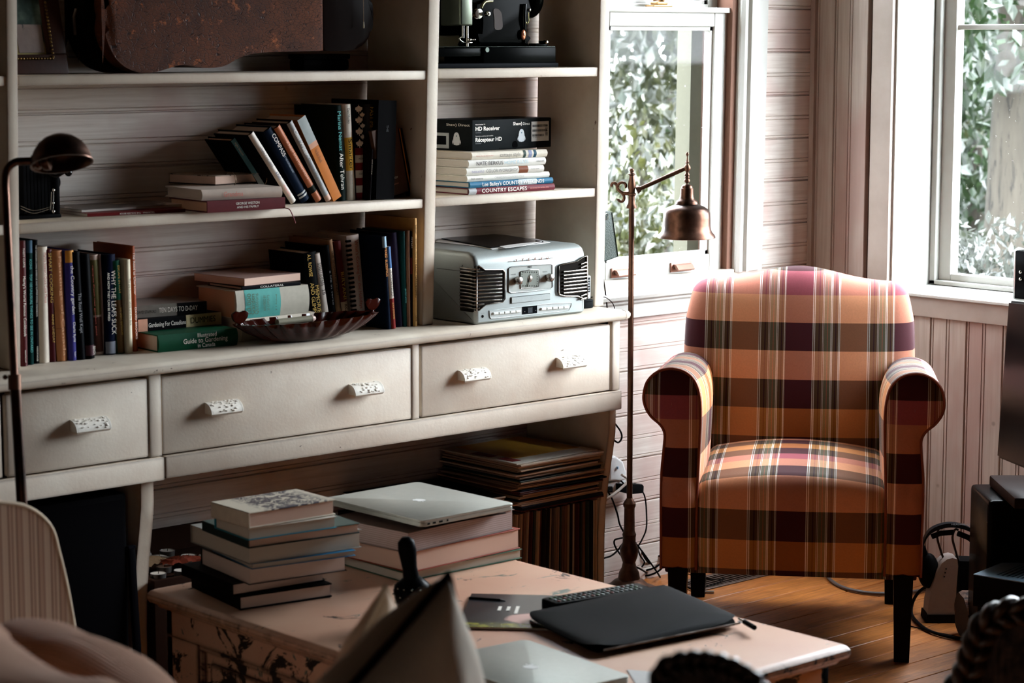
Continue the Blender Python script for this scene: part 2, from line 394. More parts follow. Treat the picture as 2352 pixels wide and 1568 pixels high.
def side_window(name, ya, yb, vis):
    W = struct(name); X = RX; XS = 5.772
    m = MB(); d = .045
    for b in ((ya, ya+.02, OZ0, OZ1), (yb-.012, yb, OZ0, OZ1)): MB().box(X-.002, XS+.10, b[0], b[1], b[2], b[3]).obj('reveal', WHITE, W, 0)
    MB().box(X-.002, XS+.10, ya, yb, OZ1-.012, OZ1).obj('reveal', WHITE, W, 0)
    MB().prism([(X-.030, .858), (X-.036, .861), (X-.036, .868), (X-.030, .872), (XS+.1, .872), (XS+.1, .858)], 'y', ya-.06, yb+.075).obj('stool', WHITE, W)
    wbox('apron', (X-.016, X+.02, ya-.05, yb+.065, .797, .858), TRIMP, W)
    for a, b in ((yb-.004, yb+.075), (ya-.075, ya+.004)): wbox('casing', (X-.018, X+.02, a, b, .872, OZ1+.08), TRIMP, W)
    wbox('head_casing', (X-.018, X+.02, ya-.075, yb+.075, OZ1, OZ1+.09), TRIMP, W)
    f0, f1, z0, z1 = ya+.022, yb-.014, .874, OZ1-.014
    m = MB()                                                              # outer frame and the sash inside it, stepped
    for b in ((f0, f0+.022, z0, z1), (f1-.022, f1, z0, z1), (f0, f1, z0, z0+.014), (f0, f1, z1-.02, z1)): m.box(XS-.02, XS+.06, b[0], b[1], b[2], b[3], .002, 1)
    m.obj('window_frame', WHITE, W)
    s0, s1, q0, q1 = f0+.022, f1-.022, z0+.014, z1-.02; mid = (s0+s1)/2
    m = MB()
    for b in ((s0, s0+.046, q0, q1), (s1-.046, s1, q0, q1), (s0+.046, s1-.046, q0, q0+.022), (s0+.046, s1-.046, q1-.05, q1), (mid-.03, mid+.03, q0+.022, q1-.05)): m.box(XS, XS+.04, b[0], b[1], b[2], b[3], .004, 2)
    m.obj('sash', WHITE, W)
    for b in ((s0+.046, mid-.03), (mid+.03, s1-.046)):
        MB().box(XS+.008, XS+.034, b[0]-.006, b[1]+.006, 1.677, 1.693, .004, 2).obj('glazing_bar', WHITE, W)
        MB().box(XS+.018, XS+.022, b[0]-.01, b[1]+.01, q0+.01, 1.679).obj('pane', GLASS, W, 0)
        MB().box(XS+.018, XS+.022, b[0]-.01, b[1]+.01, 1.691, q1-.04).obj('pane', GLASS, W, 0)
side_window('window_2', *OY[0], True)

# ---------------------------------------------------------------- base cabinet under the shelves
sb = thing('sideboard', 'long painted cream sideboard with a row of drawers under the open shelves', 'sideboard', (3.3, 4.55, 0))
o = sb.location
def sbx(name, b, mat=PAINT, bev=.003, par=sb): return MB().box(b[0]-o.x, b[1]-o.x, b[2]-o.y, b[3]-o.y, b[4], b[5], bev).obj(name, mat, par)
XE = 4.354
# worktop with a bull-nose edge
fy, tz = 4.388, .905
sec = [(4.775, tz), (fy+.022, tz), (fy+.009, tz-.003), (fy+.001, tz-.010), (fy, tz-.017), (fy+.004, tz-.025), (fy+.016, tz-.029), (4.775, tz-.029)]
m = MB(); m.prism([(a-o.y, b) for a, b in sec], 'x', 1.5-o.x, 4.355-o.x)
# rounded nosing on the free end too
m.prism([(4.355-o.x, tz), (4.372-o.x, tz-.003), (4.381-o.x, tz-.010), (4.382-o.x, tz-.017), (4.376-o.x, tz-.025), (4.362-o.x, tz-.029), (4.355-o.x, tz-.029)], 'y', fy+.010-o.y, 4.775-o.y, .006, 2)
m.obj('worktop', m_paint('worn_worktop_paint', hx('#d4c9b8'), hx('#bbaa98'), hx('#4c362b'), .655, 20, True, .45, edge_lo=.58), sb)
for a, b in ((1.5, 2.433), (2.446, 2.814), (2.853, 3.606), (3.640, 4.317)):
    d = sbx('drawer', (a, b, 4.416, 4.70, .682, .8665), bev=.004)
    hs = {2.446: (2.652,), 2.853: (3.018, 3.449), 3.640: (3.808, 4.158)}.get(a, (2.0,))
    for hx_ in hs:
        m = MB(); z = .779; R = .022; n = 10
        arc = [(4.416-.030*math.sin(PI*.5*i/n)-o.y, z-.012+.026*math.cos(PI*.5*i/n)) for i in range(n+1)]
        inn = [(q[0]+.006, q[1]-.005) for q in reversed(arc)]
        m.prism([(4.417-o.y, z+.014)]+arc[1:]+inn[:-1]+[(4.417-o.y, z+.008)], 'x', hx_-.043-o.x, hx_+.043-o.x)
        m.prism([(4.417-o.y, z+.014)]+arc[1:]+[(4.417-o.y, z-.012)], 'x', hx_-.046-o.x, hx_-.041-o.x)
        m.prism([(4.417-o.y, z+.014)]+arc[1:]+[(4.417-o.y, z-.012)], 'x', hx_+.041-o.x, hx_+.046-o.x)
        for _ in range(40):                                              # the cast relief on the cup
            u, a2 = rnd.uniform(-.038, .038), rnd.uniform(.15, 1.4)
            m.ball((hx_+u-o.x, 4.416-.0305*math.sin(a2)-o.y, z-.012+.0265*math.cos(a2)), rnd.uniform(.002, .0042), 7, 4, 1, .5, .6)
        m.obj('drawer_pull', m_paint('thick_pull_paint', hx('#e6e1d6'), hx('#d8cfc2'), hx('#b5a696'), .9, 40, False, .5, bump=.3), d)
for a, b in ((2.817, 2.850), (3.608, 3.631), (4.324, XE)): sbx('stile', (a, b, 4.414, 4.50, .68, .876))
sbx('rail', (1.5, 2.852, 4.408, 4.46, .623, .6775)); sbx('rail', (2.854, XE, 4.406, 4.46, .626, .6785))
sbx('drawer_case', (1.5, 4.33, 4.46, 4.77, .640, .672), DARKGAP, 0)
m = MB()
for x in (2.440, 2.835, 3.634, 4.320): m.box(x-.012-o.x, x+.012-o.x, 4.432-o.y, 4.77-o.y, .672, .874)
m.box(1.5-o.x, 4.33-o.x, 4.74-o.y, 4.772-o.y, .672, .874); m.obj('divider', DARKGAP, sb, 0)
def leg_panel(x0, x1, name='side_panel'):
    e = [(4.425, .628), (4.428, .56), (4.438, .50), (4.452, .43), (4.464, .35), (4.470, .26), (4.470, .0)]
    pts = [(a-o.y, b) for a, b in e]+[(4.772-o.y, 0), (4.772-o.y, .640)]
    MB().prism(pts, 'x', x0-o.x, x1-o.x, .002, 1).obj(name, PAINT2, sb)
leg_panel(2.797, 2.832); leg_panel(4.327, 4.352)
sbx('bottom_board', (2.832, 4.327, 4.47, 4.772, .030, .052), PAINT2)

# ---------------------------------------------------------------- open shelves standing on it
bc = thing('bookshelf', 'tall open cream-painted bookshelf unit built against the boarded wall', 'bookshelf', (3.4, 4.64, .906))
o2 = bc.location; YF = 4.505
def up(x0, x1, k, z0=.906, z1=2.30):
    m = MB().box(x0-o2.x, x1-o2.x, YF-o2.y, 4.757-o2.y, 0, z1-z0, .003)
    leaned(m, 0, k).obj('upright', PAINT2, bc)
up(2.5085, 2.5355, .022); up(3.717, 3.754, .033); up(4.342, 4.378, .021); up(1.46, 1.495, .0)
def shelf(x0, x1, z0, z1): MB().box(x0-o2.x, x1-o2.x, YF+.004-o2.y, 4.756-o2.y, z0-o2.z, z1-o2.z, .003).obj('shelf', PAINT2, bc)
for a, b in ((1.496, 2.524), (2.552, 3.738)): shelf(a, b, 1.5445, 1.568)
for a, b in ((1.496, 2.516), (2.544, 3.727)): shelf(a, b, 1.2125, 1.2365)
shelf(3.778, 4.355, 1.546, 1.5715); shelf(3.766, 4.348, 1.2135, 1.2375)
for a, b in ((1.496, 2.53), (2.56, 3.75), (3.786, 4.36)): shelf(a, b, 1.97, 1.994)
SZ1L, SZ2L, SZ1R, SZ2R, CT = 1.568, 1.2365, 1.5715, 1.2375, .905
# ---------------------------------------------------------------- plaid armchair
t = NT('plaid_wool'); tc = t.n('TexCoord'); sx = t.n('SeparateXYZ', i_0=tc.outputs['UV'])
MAR, OLV, GRN, ORG, WHT, DKM, SAL, BRN = hx('#6a1226'), hx('#7d5a36'), hx('#8f8a68'), hx('#dc9468'), (1.25, 1.18, 1.06), hx('#4a0f1c'), hx('#d98a68'), hx('#8d5a3a')
grp = [(0, WHT), (.007, BRN), (.014, WHT), (.021, OLV), (.052, DKM), (.064, OLV), (.086, WHT), (.092, BRN), (.098, WHT), (.104, GRN), (.130, SAL), (.140, GRN), (.162, WHT), (.168, BRN), (.174, WHT), (.180, OLV), (.204, DKM), (.216, OLV), (.234, WHT), (.240, BRN), (.246, WHT)]
g1 = [grp[i] for i in range(len(grp))]
half = [(0, MAR)] + [(.250+p, c) for p, c in g1[:21]]
def stripes(u):
    """maroon - stripes - orange - stripes; each group from its own ramp, chosen by where in the repeat we are"""
    f = t.math('FRACT', t.math('ADD', t.math('DIVIDE', u, .312), 100.0))
    ga = t.math('MULTIPLY', t.math('SUBTRACT', f, .250), 1.0); gb = t.math('SUBTRACT', f, .752)
    ra = t.ramp(t.math('MAXIMUM', ga, 0), g1+[(.252, ORG)], 'CONSTANT'); rb = t.ramp(t.math('MAXIMUM', gb, 0), g1+[(.246, WHT)], 'CONSTANT')
    c = t.mix(t.math('GREATER_THAN', f, .250), MAR, ra); return t.mix(t.math('GREATER_THAN', f, .752), c, rb)
warp = stripes(sx.outputs[0])
WP, WO, WK, WG = hx('#b0606a'), hx('#e09c78'), hx('#0d0508'), hx('#bd7c30')
fv = t.math('FRACT', t.math('ADD', t.math('DIVIDE', sx.outputs[1], .552), 100.0))
weft = t.ramp(fv, [(0, WK), (.152, WG), (.300, WK), (.448, WO), (.596, WK), (.742, WO), (.880, WP)], 'CONSTANT')
tw = t.n('TexWave', wave_type='BANDS', bands_direction='DIAGONAL', i_Vector=tc.outputs['UV'], i_Scale=260.0, i_Distortion=.4)
nz = t.noise(tc.outputs['Object'], 220, 3)
wfac = t.ramp(fv, [(0, (.72,)*3), (.152, (.48,)*3), (.300, (.72,)*3), (.448, (.48,)*3), (.596, (.72,)*3), (.742, (.48,)*3)], 'CONSTANT')
c = t.mix(wfac, warp, weft); c = t.mix(t.math('MULTIPLY', nz, .25), c, (.02, .012, .01))
PLAID = t.done(c, .85, 0, t.bump(t.math('ADD', t.math('MULTIPLY', tw.outputs[0], .5), nz), .12, .002), .2, Sheen_Weight=.04, Sheen_Roughness=.4)

A0 = PZ(2070, 1516, 0)
th = math.radians(8.5); FH = Vector((math.sin(YAW), math.cos(YAW), 0))
ax = RT*math.cos(th) - FH*math.sin(th); ay = FH*math.cos(th) + RT*math.sin(th)
org = A0 - ax*.300
ach = thing('armchair', 'plaid roll-arm armchair in maroon orange and brown standing in the corner', 'armchair', org, (0, 0, math.atan2(ax.y, ax.x)))
def plaid_uv(mb, fu):
    uvl = mb.bm.loops.layers.uv.new('UVMap') if mb.uvl is None else mb.uvl
    mb.bm.normal_update()
    for f in mb.bm.faces:
        n = f.normal
        for lp in f.loops: lp[uvl].uv = fu(lp.vert.co, n)
VB = .985 - .552*.96 - .030                                                # where the weft repeat starts on the back
UB = -.038                                                     # a maroon block in the middle
def se(a, p): return math.copysign(abs(a)**p, a)
# back: a pillowy camel-backed slab leaning slightly
def back_top(x):
    q = abs(x)/.335
    return .946 + .042*math.exp(-(x/.15)**2) - .014*max(0, q-.80)/.2
def backf(side):
    def f(u, v):
        s = math.sin((u-.5)*PI); s = s*.55 + (u-.5)*2*.45; q = math.sin((v-.5)*PI)*.5+(v-.5)*2*.5; tt = (q+1)/2
        hw = .330 + .008*math.sin(tt*PI) - .010*max(0, tt-.86)/.14
        x = s*hw; zt = back_top(x); z = .30 + tt*(zt-.30)
        e = max(0, 1-abs(s)**7)**.42 * max(0, 1-abs(q)**9)**.42
        yc = .585 + .16*(z-.3); T = .085
        crown = .03*math.cos(s*PI/2)*math.sin(tt*PI)
        y = yc - (T*e + crown) if side else yc + T*e
        rc = .05                                                       # rounded shoulders
        k = max(0, abs(s)-.86)/.14; z -= (.042*(1-math.sqrt(max(0, 1-k*k)))) * (1 if tt > .8 else 0)*min(1, (tt-.8)/.2)
        return (x, y, z)
    return f
m = MB(); m.grid(backf(True), 44, 40); m.grid(backf(False), 44, 40); bmesh.ops.remove_doubles(m.bm, verts=m.bm.verts[:], dist=.0006)
plaid_uv(m, lambda p, n: (p.x-.001-UB+.298*0, p.z - VB)); m.obj('back', PLAID, ach, 60)
# seat: crowned box, front running down to the rail
def seatf(u, v):
    # v: 0 bottom of front .. up over the nose .. back
    x = (u-.5)*2; hw = .252
    if v < .45:
        q = v/.45; z = .235 + q*.195; y = -.020 - .012*math.sin(q*PI*.8)
    elif v < .62:
        a = (v-.45)/.17*PI/2; z = .430+.042*math.sin(a); y = -.026+.045*(1-math.cos(a))
    else:
        q = (v-.62)/.38; z = .472+.012*math.sin(q*PI); y = .019+q*.52
    ed = max(0, abs(x)-.90)/.1
    z += (.030*(1-x*x) - .016*ed*ed)*(min(1, max(0, v-.40)/.2)); y += .014*ed*ed*(1 if v < .62 else 0) - .012*(1-x*x)*(1 if v < .6 else 0)
    return (x*hw, y, z)
m = MB(); seatuv = lambda u, v: ((u-.5)*.504-UB, (.235+v/.45*.195 if v < .45 else .43+(v-.45)/.17*.075 if v < .62 else .505+(v-.62)/.38*.52) - .158)
m.grid(seatf, 40, 60, seatuv)
m.obj('seat', PLAID, ach, 70)
# arms
prof = [(-.345, .235), (-.345, .33), (-.346, .42), (-.345, .50), (-.339, .57), (-.338, .605), (-.350, .628), (-.373, .648), (-.390, .675), (-.395, .705), (-.386, .742), (-.362, .768), (-.328, .780), (-.290, .774), (-.262, .752), (-.247, .715), (-.242, .66), (-.244, .58), (-.248, .48), (-.250, .38), (-.250, .235)]
ps = [(q.x, q.y) for q in smooth_pts([(a, b, 0) for a, b in prof], 4)]
arcl = [0]
for a, b in zip(ps, ps[1:]): arcl.append(arcl[-1]+math.dist(a, b))
def arm(sg):
    m = MB(); ys = [(-.028, .004), (-.022, .0005), (-.010, 0), (.1, 0), (.2, 0), (.3, 0), (.4, 0), (.5, 0), (.60, 0)]
    n = len(ps); vs = []; uvs = []
    cxm, czm = -.30, .5
    for y, ins in ys:
        for i, (x, z) in enumerate(ps):
            dz = -.045*max(0, y)/.6*max(0, (z-.4)/.4); bul = .012*math.sin(min(1, max(0, y/.5))*PI)*(1 if i > n*.62 else 0)
            a = ps[max(0, i-1)]; b = ps[min(n-1, i+1)]; tx, tz = b[0]-a[0], b[1]-a[1]; L = math.hypot(tx, tz) or 1
            xx = x + (tz/L)*ins*1 + bul; zz = z - (tx/L)*ins
            vs.append((sg*xx, y, zz+dz)); uvs.append((y*1.0 + .13, arcl[i]*.8+.09))
    fs = [(j*n+i, j*n+i+1, (j+1)*n+i+1, (j+1)*n+i) for j in range(len(ys)-1) for i in range(n-1)]
    m.add(vs, fs, uvs)
    a = m.obj('arm', PLAID, ach, 60)
    # upholstered front panel, padded, with a folded ledge across it
    f = MB(); R = 9; vs = []; uvs = []
    ctr = [(-.300, .24 + .52*j/20) for j in range(21)]
    for r in range(R+1):
        k = r/R
        for i, (x, z) in enumerate(ps):
            zc = min(max(z, .245), .715); xc = -.2975 if zc < .6 else -.2975-.022*min(1, (zc-.6)/.08)
            led = .010*math.exp(-((z-.44)/.03)**2)*(1-k**4)
            vs.append((sg*(xc+(x-xc)*k), -.026-.012*(1-k**3)-led, zc+(z-zc)*k)); uvs.append((sg*(xc+(x-xc)*k)-UB, zc+(z-zc)*k-.158))
    fs = [(j*n+i, j*n+i+1, (j+1)*n+i+1, (j+1)*n+i) for j in range(R) for i in range(n-1)]
    f.add(vs, fs, uvs); f.obj('arm_front', PLAID, ach, 60)
    MB().tube([(sg*x, -.028, z) for x, z in ps], .0038, 6).obj('piping', plain('#7a3c28', .8), a)
arm(1); arm(-1)
m = MB().box(-.335, .335, -.015, .62, .222, .30, .006); plaid_uv(m, lambda p, n: (p.x-UB, p.z-VB)); m.obj('seat_rail', PLAID, ach)
m = MB().box(-.29, .29, .60, .66, .24, .72, .02); plaid_uv(m, lambda p, n: (p.x-UB, p.z-VB)); m.obj('outside_back', PLAID, ach)
LEG = plain('#0e0a09', .35)
for x, y, d in ((.300, .0, 0), (-.300, .0, 0), (.285, .60, .03), (-.285, .60, .03)):
    MB().add([(x+a*s-0, y+b*s+(d if z == 0 else 0), z) for z, s in ((0, .020), (.235, .026)) for a, b in ((-1, -1), (1, -1), (1, 1), (-1, 1))], [(3, 2, 1, 0), (4, 5, 6, 7), (0, 1, 5, 4), (1, 2, 6, 5), (2, 3, 7, 6), (3, 0, 4, 7)]) if False else None
    m = MB(); m.add([(x+a*s, y+b*s+(d if z == 0 else 0), z) for z, s in ((0, .020), (.235, .026)) for a, b in ((-1, -1), (1, -1), (1, 1), (-1, 1))], [(3, 2, 1, 0), (4, 5, 6, 7), (0, 1, 5, 4), (1, 2, 6, 5), (2, 3, 7, 6), (3, 0, 4, 7)])
    m.obj('leg', LEG, ach, 0)

# ---------------------------------------------------------------- bronze floor lamp by the back window
lp = Vector((4.625, 4.645, 0)); DL = lp.dot(FH)
fl1 = thing('floor_lamp', 'tall bronze pharmacy floor lamp with bell shade beside the window', 'floor lamp', lp)
def lamp_z(x, y): d = ray(x, y); return H + d.z*(DL/Vector((d.x, d.y, 0)).dot(FH))
def lamp_s(x, y): d = ray(x, y); p = CAM + d*(DL/Vector((d.x, d.y, 0)).dot(FH)); return (Vector((p.x, p.y, 0))-lp).dot(RT)
k = 6.66/6.09
MB().lathe([(.112, 0), (.112, .006), (.106, .014), (.085, .026), (.06, .036), (.045, .05), (.034, .056)], n=36).obj('base', BRONZE, fl1, 30)
zr1, zr2, zt = lamp_z(1447, 1300), lamp_z(1447, 1262), lamp_z(1451, 458)
MB().lathe([(.034, .05), (.030, .075), (.022, .09), (.019, .105), (.026, .125), (.028, zr2*.0+.145), (.020, .165), (.019, .18), (.021, .19), (.0165, .2), (.0155, .27), (.0185, .275), (.0185, .284), (.015, .29), (.0085, .30)], n=24).obj('foot_turning', BRONZE, fl1, 30)
MB().lathe([(.0085, .29), (.0080, zt)], n=16).obj('pole', BRONZE, fl1)
hz = lamp_z(1452, 478)
hd = MB().lathe([(r*k, hz+z*k) for r, z in ((.008, 0), (.0145, 0), (.0135, .006), (.0098, .012), (.0085, .022), (.0085, .032), (.011, .035), (.0115, .039), (.0085, .042), (.009, .050), (.011, .055), (.0105, .065), (.0075, .078), (.0065, .087), (.0095, .089), (.0095, .091), (.005, .094), (.0042, .097))], n=20)
hd.ball((0, 0, hz+.101*k), .0068, 10, 8); hd.obj('head', BRONZE, fl1, 30)
V3 = lambda s, z: RT*s + Vector((0, 0, z))
def px(x, y): return V3(lamp_s(x, y), lamp_z(x, y))
zc = lambda zx, zy: px(1380+zx/15.68, 380+zy/15.68)
m = MB()
m.tube(smooth_pts([zc(1030, 1000), zc(900, 1005), zc(780, 985), zc(660, 900), zc(600, 800), zc(580, 700), zc(520, 640), zc(440, 635), zc(390, 690), zc(395, 760)]), [.0058]*10+[.005]*30+[.0045]*15, 8)
m.tube(smooth_pts([zc(620, 830), zc(625, 720), zc(680, 640), zc(770, 608), zc(860, 640), zc(905, 710), zc(890, 770), zc(860, 780)]), .0042, 8)
m.tube(smooth_pts([zc(700, 930), zc(790, 1030), zc(840, 1130), zc(830, 1230), zc(770, 1290), zc(690, 1285), zc(630, 1230), zc(625, 1195)]), .0042, 8)
m.obj('scroll', BRONZE, fl1, 60)
a0, a1 = px(1462, 437), px(1571, 388)
m = MB(); m.tube([a0, a0+(a1-a0)*.08], [.0115, .0085], 12).tube([a0+(a1-a0)*.05, a1], .0062, 12); m.obj('arm', BRONZE, fl1, 60)
sc = V3(lamp_s(1578, 420), 0); zz = lambda y: lamp_z(1578, y)
zy = lambda q: zz(340+q/7.13)
rr = lambda q: q/7.13/FPX*6.66
m = MB()
m.lathe([(.002, zy(68)), (rr(22), zy(80)), (rr(27), zy(98)), (rr(20), zy(118)), (rr(9), zy(135)), (rr(14), zy(180)), (rr(22), zy(225)), (rr(33), zy(234)), (rr(30), zy(244)), (rr(16), zy(252)), (rr(22), zy(265)), (rr(45), zy(290)), (rr(57), zy(322)), (rr(50), zy(355)), (rr(26), zy(385)), (rr(22), zy(400)), (rr(38), zy(425)), (rr(42), zy(445)), (rr(32), zy(462)), (rr(42), zy(480)), (rr(30), zy(500)), (rr(48), zy(520)), (rr(50), zy(545)), (rr(18), zy(575)), (rr(15), zy(600))], sc, 20)
m.obj('finial', BRONZE, fl1, 40)
m = MB(); m.lathe([(rr(15), zy(592)), (rr(60), zy(598)), (rr(88), zy(625)), (rr(92), zy(655)), (rr(104), zy(660)), (rr(106), zy(740)), (rr(112), zy(800)), (rr(130), zy(840)), (rr(165), zy(862)), (rr(175), zy(880)), (rr(185), zy(915)), (rr(170), zy(925))], sc, 30)
m.obj('shade_neck', COPPER, fl1, 40)
m = MB(); pr = [(rr(160), zy(915)), (rr(215), zy(930)), (rr(290), zy(960)), (rr(345), zy(1000)), (rr(375), zy(1060)), (rr(382), zy(1150)), (rr(386), zy(1260)), (rr(392), zy(1320)), (rr(410), zy(1370)), (rr(450), zy(1415)), (rr(462), zy(1440)), (rr(468), zy(1465)), (rr(455), zy(1472))]
m.lathe(pr+[(a-.003, b) for a, b in reversed(pr)], sc, 40, cap=False); m.obj('shade', COPPER, fl1, 40)
MB().ball((sc.x, sc.y, zy(1180)), .028, 14, 10).obj('bulb', plain('#e8e2d6', .3), fl1, 60)

# ---------------------------------------------------------------- the other lamp, in front of the shelves
D2 = 4.35; p0 = PD(15, 430, D2); foot = PD(62, 1420, D2)
fl2 = thing('floor_lamp', 'slim copper reading lamp with dome shade in front of the shelves', 'floor lamp', (foot.x, foot.y, 0))
q = lambda x, y: PD(x, y, D2) - Vector((foot.x, foot.y, 0))
b0 = q(62, 1420); up_ = q(38, 925)
base = Vector((b0.x*2-up_.x, b0.y*2-up_.y, 0))*0 + Vector((.02, .01, 0))
MB().lathe([(.12, 0), (.12, .008), (.10, .02), (.05, .03), (.02, .05)], base, 32).obj('base', COPPER, fl2)
MB().tube([base+Vector((0, 0, .03)), b0, q(50, 1150), q(34, 868)], .0105, 14).obj('lower_pole', m_metal('dark_bronze', hx('#140d0a'), hx('#3d2518'), .35), fl2, 60)
MB().tube(smooth_pts([q(33, 870), q(22, 640), q(14, 470), q(12, 420), q(16, 390), q(34, 373), q(60, 370), q(74, 370)], 8), .0078, 14).obj('upper_pole', COPPER, fl2, 60)
cl = MB().tube([q(34, 895), q(33, 860)], .0125, 16).obj('clamp', BRONZE, fl2)
m = MB(); m.tube([q(30, 868), q(20, 866)], .003, 8).ball(q(12, 866), .005, 10, 8); m.obj('thumb_screw', BRONZE, cl, 60)
ja, jb = q(72, 372), q(118, 366); dv = (jb-ja)
m = MB(); m.tube([ja+dv*k for k in (0, .05, .12, .2, .25, .4, .5, .55, .7, .9, 1)], [.009, .013, .014, .011, .015, .016, .013, .018, .021, .021, .012], 18); m.obj('swivel', COPPER, fl2, 40)
cc = q(142, 375); rim = (q(215, 378)-cc).length
axd = (UP*.97 - RT*.16 + FW*.18).normalized()
rot = axd.to_track_quat('Z', 'Y').to_matrix().to_4x4()
m = MB(); m.M = Matrix.Translation(cc) @ rot
pr = [(.002, 1.0), (.25, .965), (.5, .86), (.72, .68), (.88, .45), (.97, .2), (.99, .04), (1.03, .0), (1.03, -.03), (.985, -.03)]
R = rim*.96; m.lathe([(a*R, b*R) for a, b in pr]+[(a*R*.96, b*R*.96) for a, b in reversed(pr[:-3])], (0, 0, 0), 40, cap=False); m.obj('shade', COPPER, fl2, 40)

# ---------------------------------------------------------------- coffee table: painted chest with carved sides
t = NT('distressed_pink_paint'); v = t.coord(); n1 = t.noise(v, 9, 7, .7, 1.0); n2 = t.noise(v, 3, 5)
g = t.n('NewGeometry'); bv = t.n('Bevel', samples=3, i_Radius=.014); dp = t.n('VectorMath', operation='DOT_PRODUCT', i_0=bv.outputs[0], i_1=g.outputs['Normal'])
e = t.math('SUBTRACT', 1.0, dp.outputs['Value']); sz = t.n('SeparateXYZ', i_0=g.outputs['Normal'])
side = t.math('SUBTRACT', 1.0, t.math('ABSOLUTE', sz.outputs[2]))
st = t.coord('Object', (3, 14, 14)); n3 = t.noise(st, 2.2, 6, .65, .8)
sc_ = t.math('ADD', t.math('ADD', t.math('MULTIPLY', e, 1.3), t.math('MULTIPLY', n1, .72)), t.math('MULTIPLY', side, .075))
mk = t.ramp(sc_, [(.462, (0, 0, 0)), (.474, (1, 1, 1))])
mk2 = t.ramp(t.math('ADD', n3, t.math('MULTIPLY', e, .4)), [(.635, (0, 0, 0)), (.65, (1, 1, 1))])
c = t.mix(t.ramp(n2, [(.3, (0, 0, 0)), (.7, (1, 1, 1))]), hx('#c4937a'), hx('#d2ad92')); c = t.mix(mk2, c, hx('#5d6a60')); c = t.mix(mk, c, hx('#17100e'))
TABM = t.done(c, t.math('ADD', .4, t.math('MULTIPLY', mk, .2)), 0, t.bump(t.math('SUBTRACT', t.math('MULTIPLY', n2, .3), mk), .3, .003), .4)
TX0, TX1, TY0, TY1, TZ = 2.615, 3.422, 2.80, 4.135, .45
tb = thing('coffee_table', 'low chest-like coffee table in chipped pink paint with carved sides', 'coffee table', ((TX0+TX1)/2, (TY0+TY1)/2, 0))
hx_, hy = (TX1-TX0)/2, (TY1-TY0)/2
def edge_ring(mb, sec):
    """moulded slab edge: section (inset, z) carried round the rectangle"""
    vs = []; 
    for ins, z in sec:
        a, b = hx_-ins, hy-ins; r = .012
        for sx_, sy_, a0 in ((1, 1, 0), (-1, 1, 90), (-1, -1, 180), (1, -1, 270)):
            for q_ in range(4):
                an = math.radians(a0+30*q_); vs.append((sx_*(a-r)+r*math.cos(an), sy_*(b-r)+r*math.sin(an), z))
    n = 16; k = len(sec)
    mb.add(vs, [(i*n+j, i*n+(j+1) % n, (i+1)*n+(j+1) % n, (i+1)*n+j) for i in range(k-1) for j in range(n)]+[tuple(range((k-1)*n, k*n)), tuple(range(n-1, -1, -1))])
m = MB(); edge_ring(m, [(.028, TZ-.040), (.020, TZ-.038), (.014, TZ-.030), (.004, TZ-.026), (0, TZ-.018), (.001, TZ-.009), (.006, TZ-.003), (.012, TZ)]); m.obj('tabletop', TABM, tb, 25)
i = .034
def tside(name, ax, s):
    """framed side: rails and stiles proud of a sunk panel, with a raised moulding round it"""
    L = (hy if ax == 'x' else hx_)-i; off = (hx_ if ax == 'x' else hy)-i
    m = MB()
    def b(u0, u1, d0, d1, z0, z1, bev=.003):
        if ax == 'x': m.box(*sorted((s*(off-d0), s*(off-d1))), u0, u1, z0, z1, bev)
        else: m.box(u0, u1, *sorted((s*(off-d0), s*(off-d1))), z0, z1, bev)
    nP = 2 if ax == 'x' else 1
    b(-L, L, 0, .025, TZ-.10, TZ-.038); b(-L, L, 0, .025, .07, .125)
    xs = [-L, -L+.12, L-.12, L] if nP == 1 else [-L, -L+.12, -.05, .05, L-.12, L]
    for k in range(0, len(xs), 2): b(xs[k], xs[k+1], 0, .025, .125, TZ-.10)
    for k in range(1, len(xs)-1, 2):
        a0, a1 = xs[k], xs[k+1]; b(a0, a1, .014, .026, .125, TZ-.10, 0)
        for f0, f1, g0, g1 in ((a0, a1, .125, .137), (a0, a1, TZ-.112, TZ-.10), (a0, a0+.012, .137, TZ-.112), (a1-.012, a1, .137, TZ-.112)): b(f0, f1, .004, .016, g0, g1, .004)
        b(a0+.035, a1-.035, .008, .016, .16, TZ-.135, .006)
    m.obj(name, TABM, tb, 25)
for nm, ax_, s in (('side_panel', 'x', -1), ('side_panel', 'x', 1), ('end_panel', 'y', -1), ('end_panel', 'y', 1)): tside(nm, ax_, s)
for a in (-1, 1):
    for b in (-1, 1):
        MB().lathe([(.02, 0), (.035, .015), (.038, .035), (.028, .055), (.04, .07)], (a*(hx_-.08), b*(hy-.08), 0), 16).obj('foot', TABM, tb)

# ---------------------------------------------------------------- sofa the photographer looks over, with its cushions
t = NT('ticking_stripe'); tc = t.n('TexCoord'); s_ = t.n('SeparateXYZ', i_0=tc.outputs['Object'])
f = t.math('FRACT', t.math('ADD', t.math('DIVIDE', s_.outputs[0], .042), 50))
c = t.ramp(f, [(0, hx('#d9c3ae')), (.16, hx('#8f6a5c')), (.22, hx('#d0b6a2')), (.34, hx('#a07a6b')), (.40, hx('#d9c3ae')), (.55, hx('#7d5b50')), (.60, hx('#c7a995')), (.8, hx('#a98474')), (.86, hx('#dcc8b4'))], 'CONSTANT')
STRIPE = t.done(c, .85, 0, None, .2)
t = NT('tan_corduroy'); tc = t.n('TexCoord'); wv = t.n('TexWave', wave_type='BANDS', bands_direction='Z', i_Vector=tc.outputs['UV'], i_Scale=38.0, i_Distortion=.3)
vv = t.n('SeparateXYZ', i_0=tc.outputs['UV']); rib = t.math('SINE', t.math('MULTIPLY', vv.outputs[1], 2*PI/.0062))
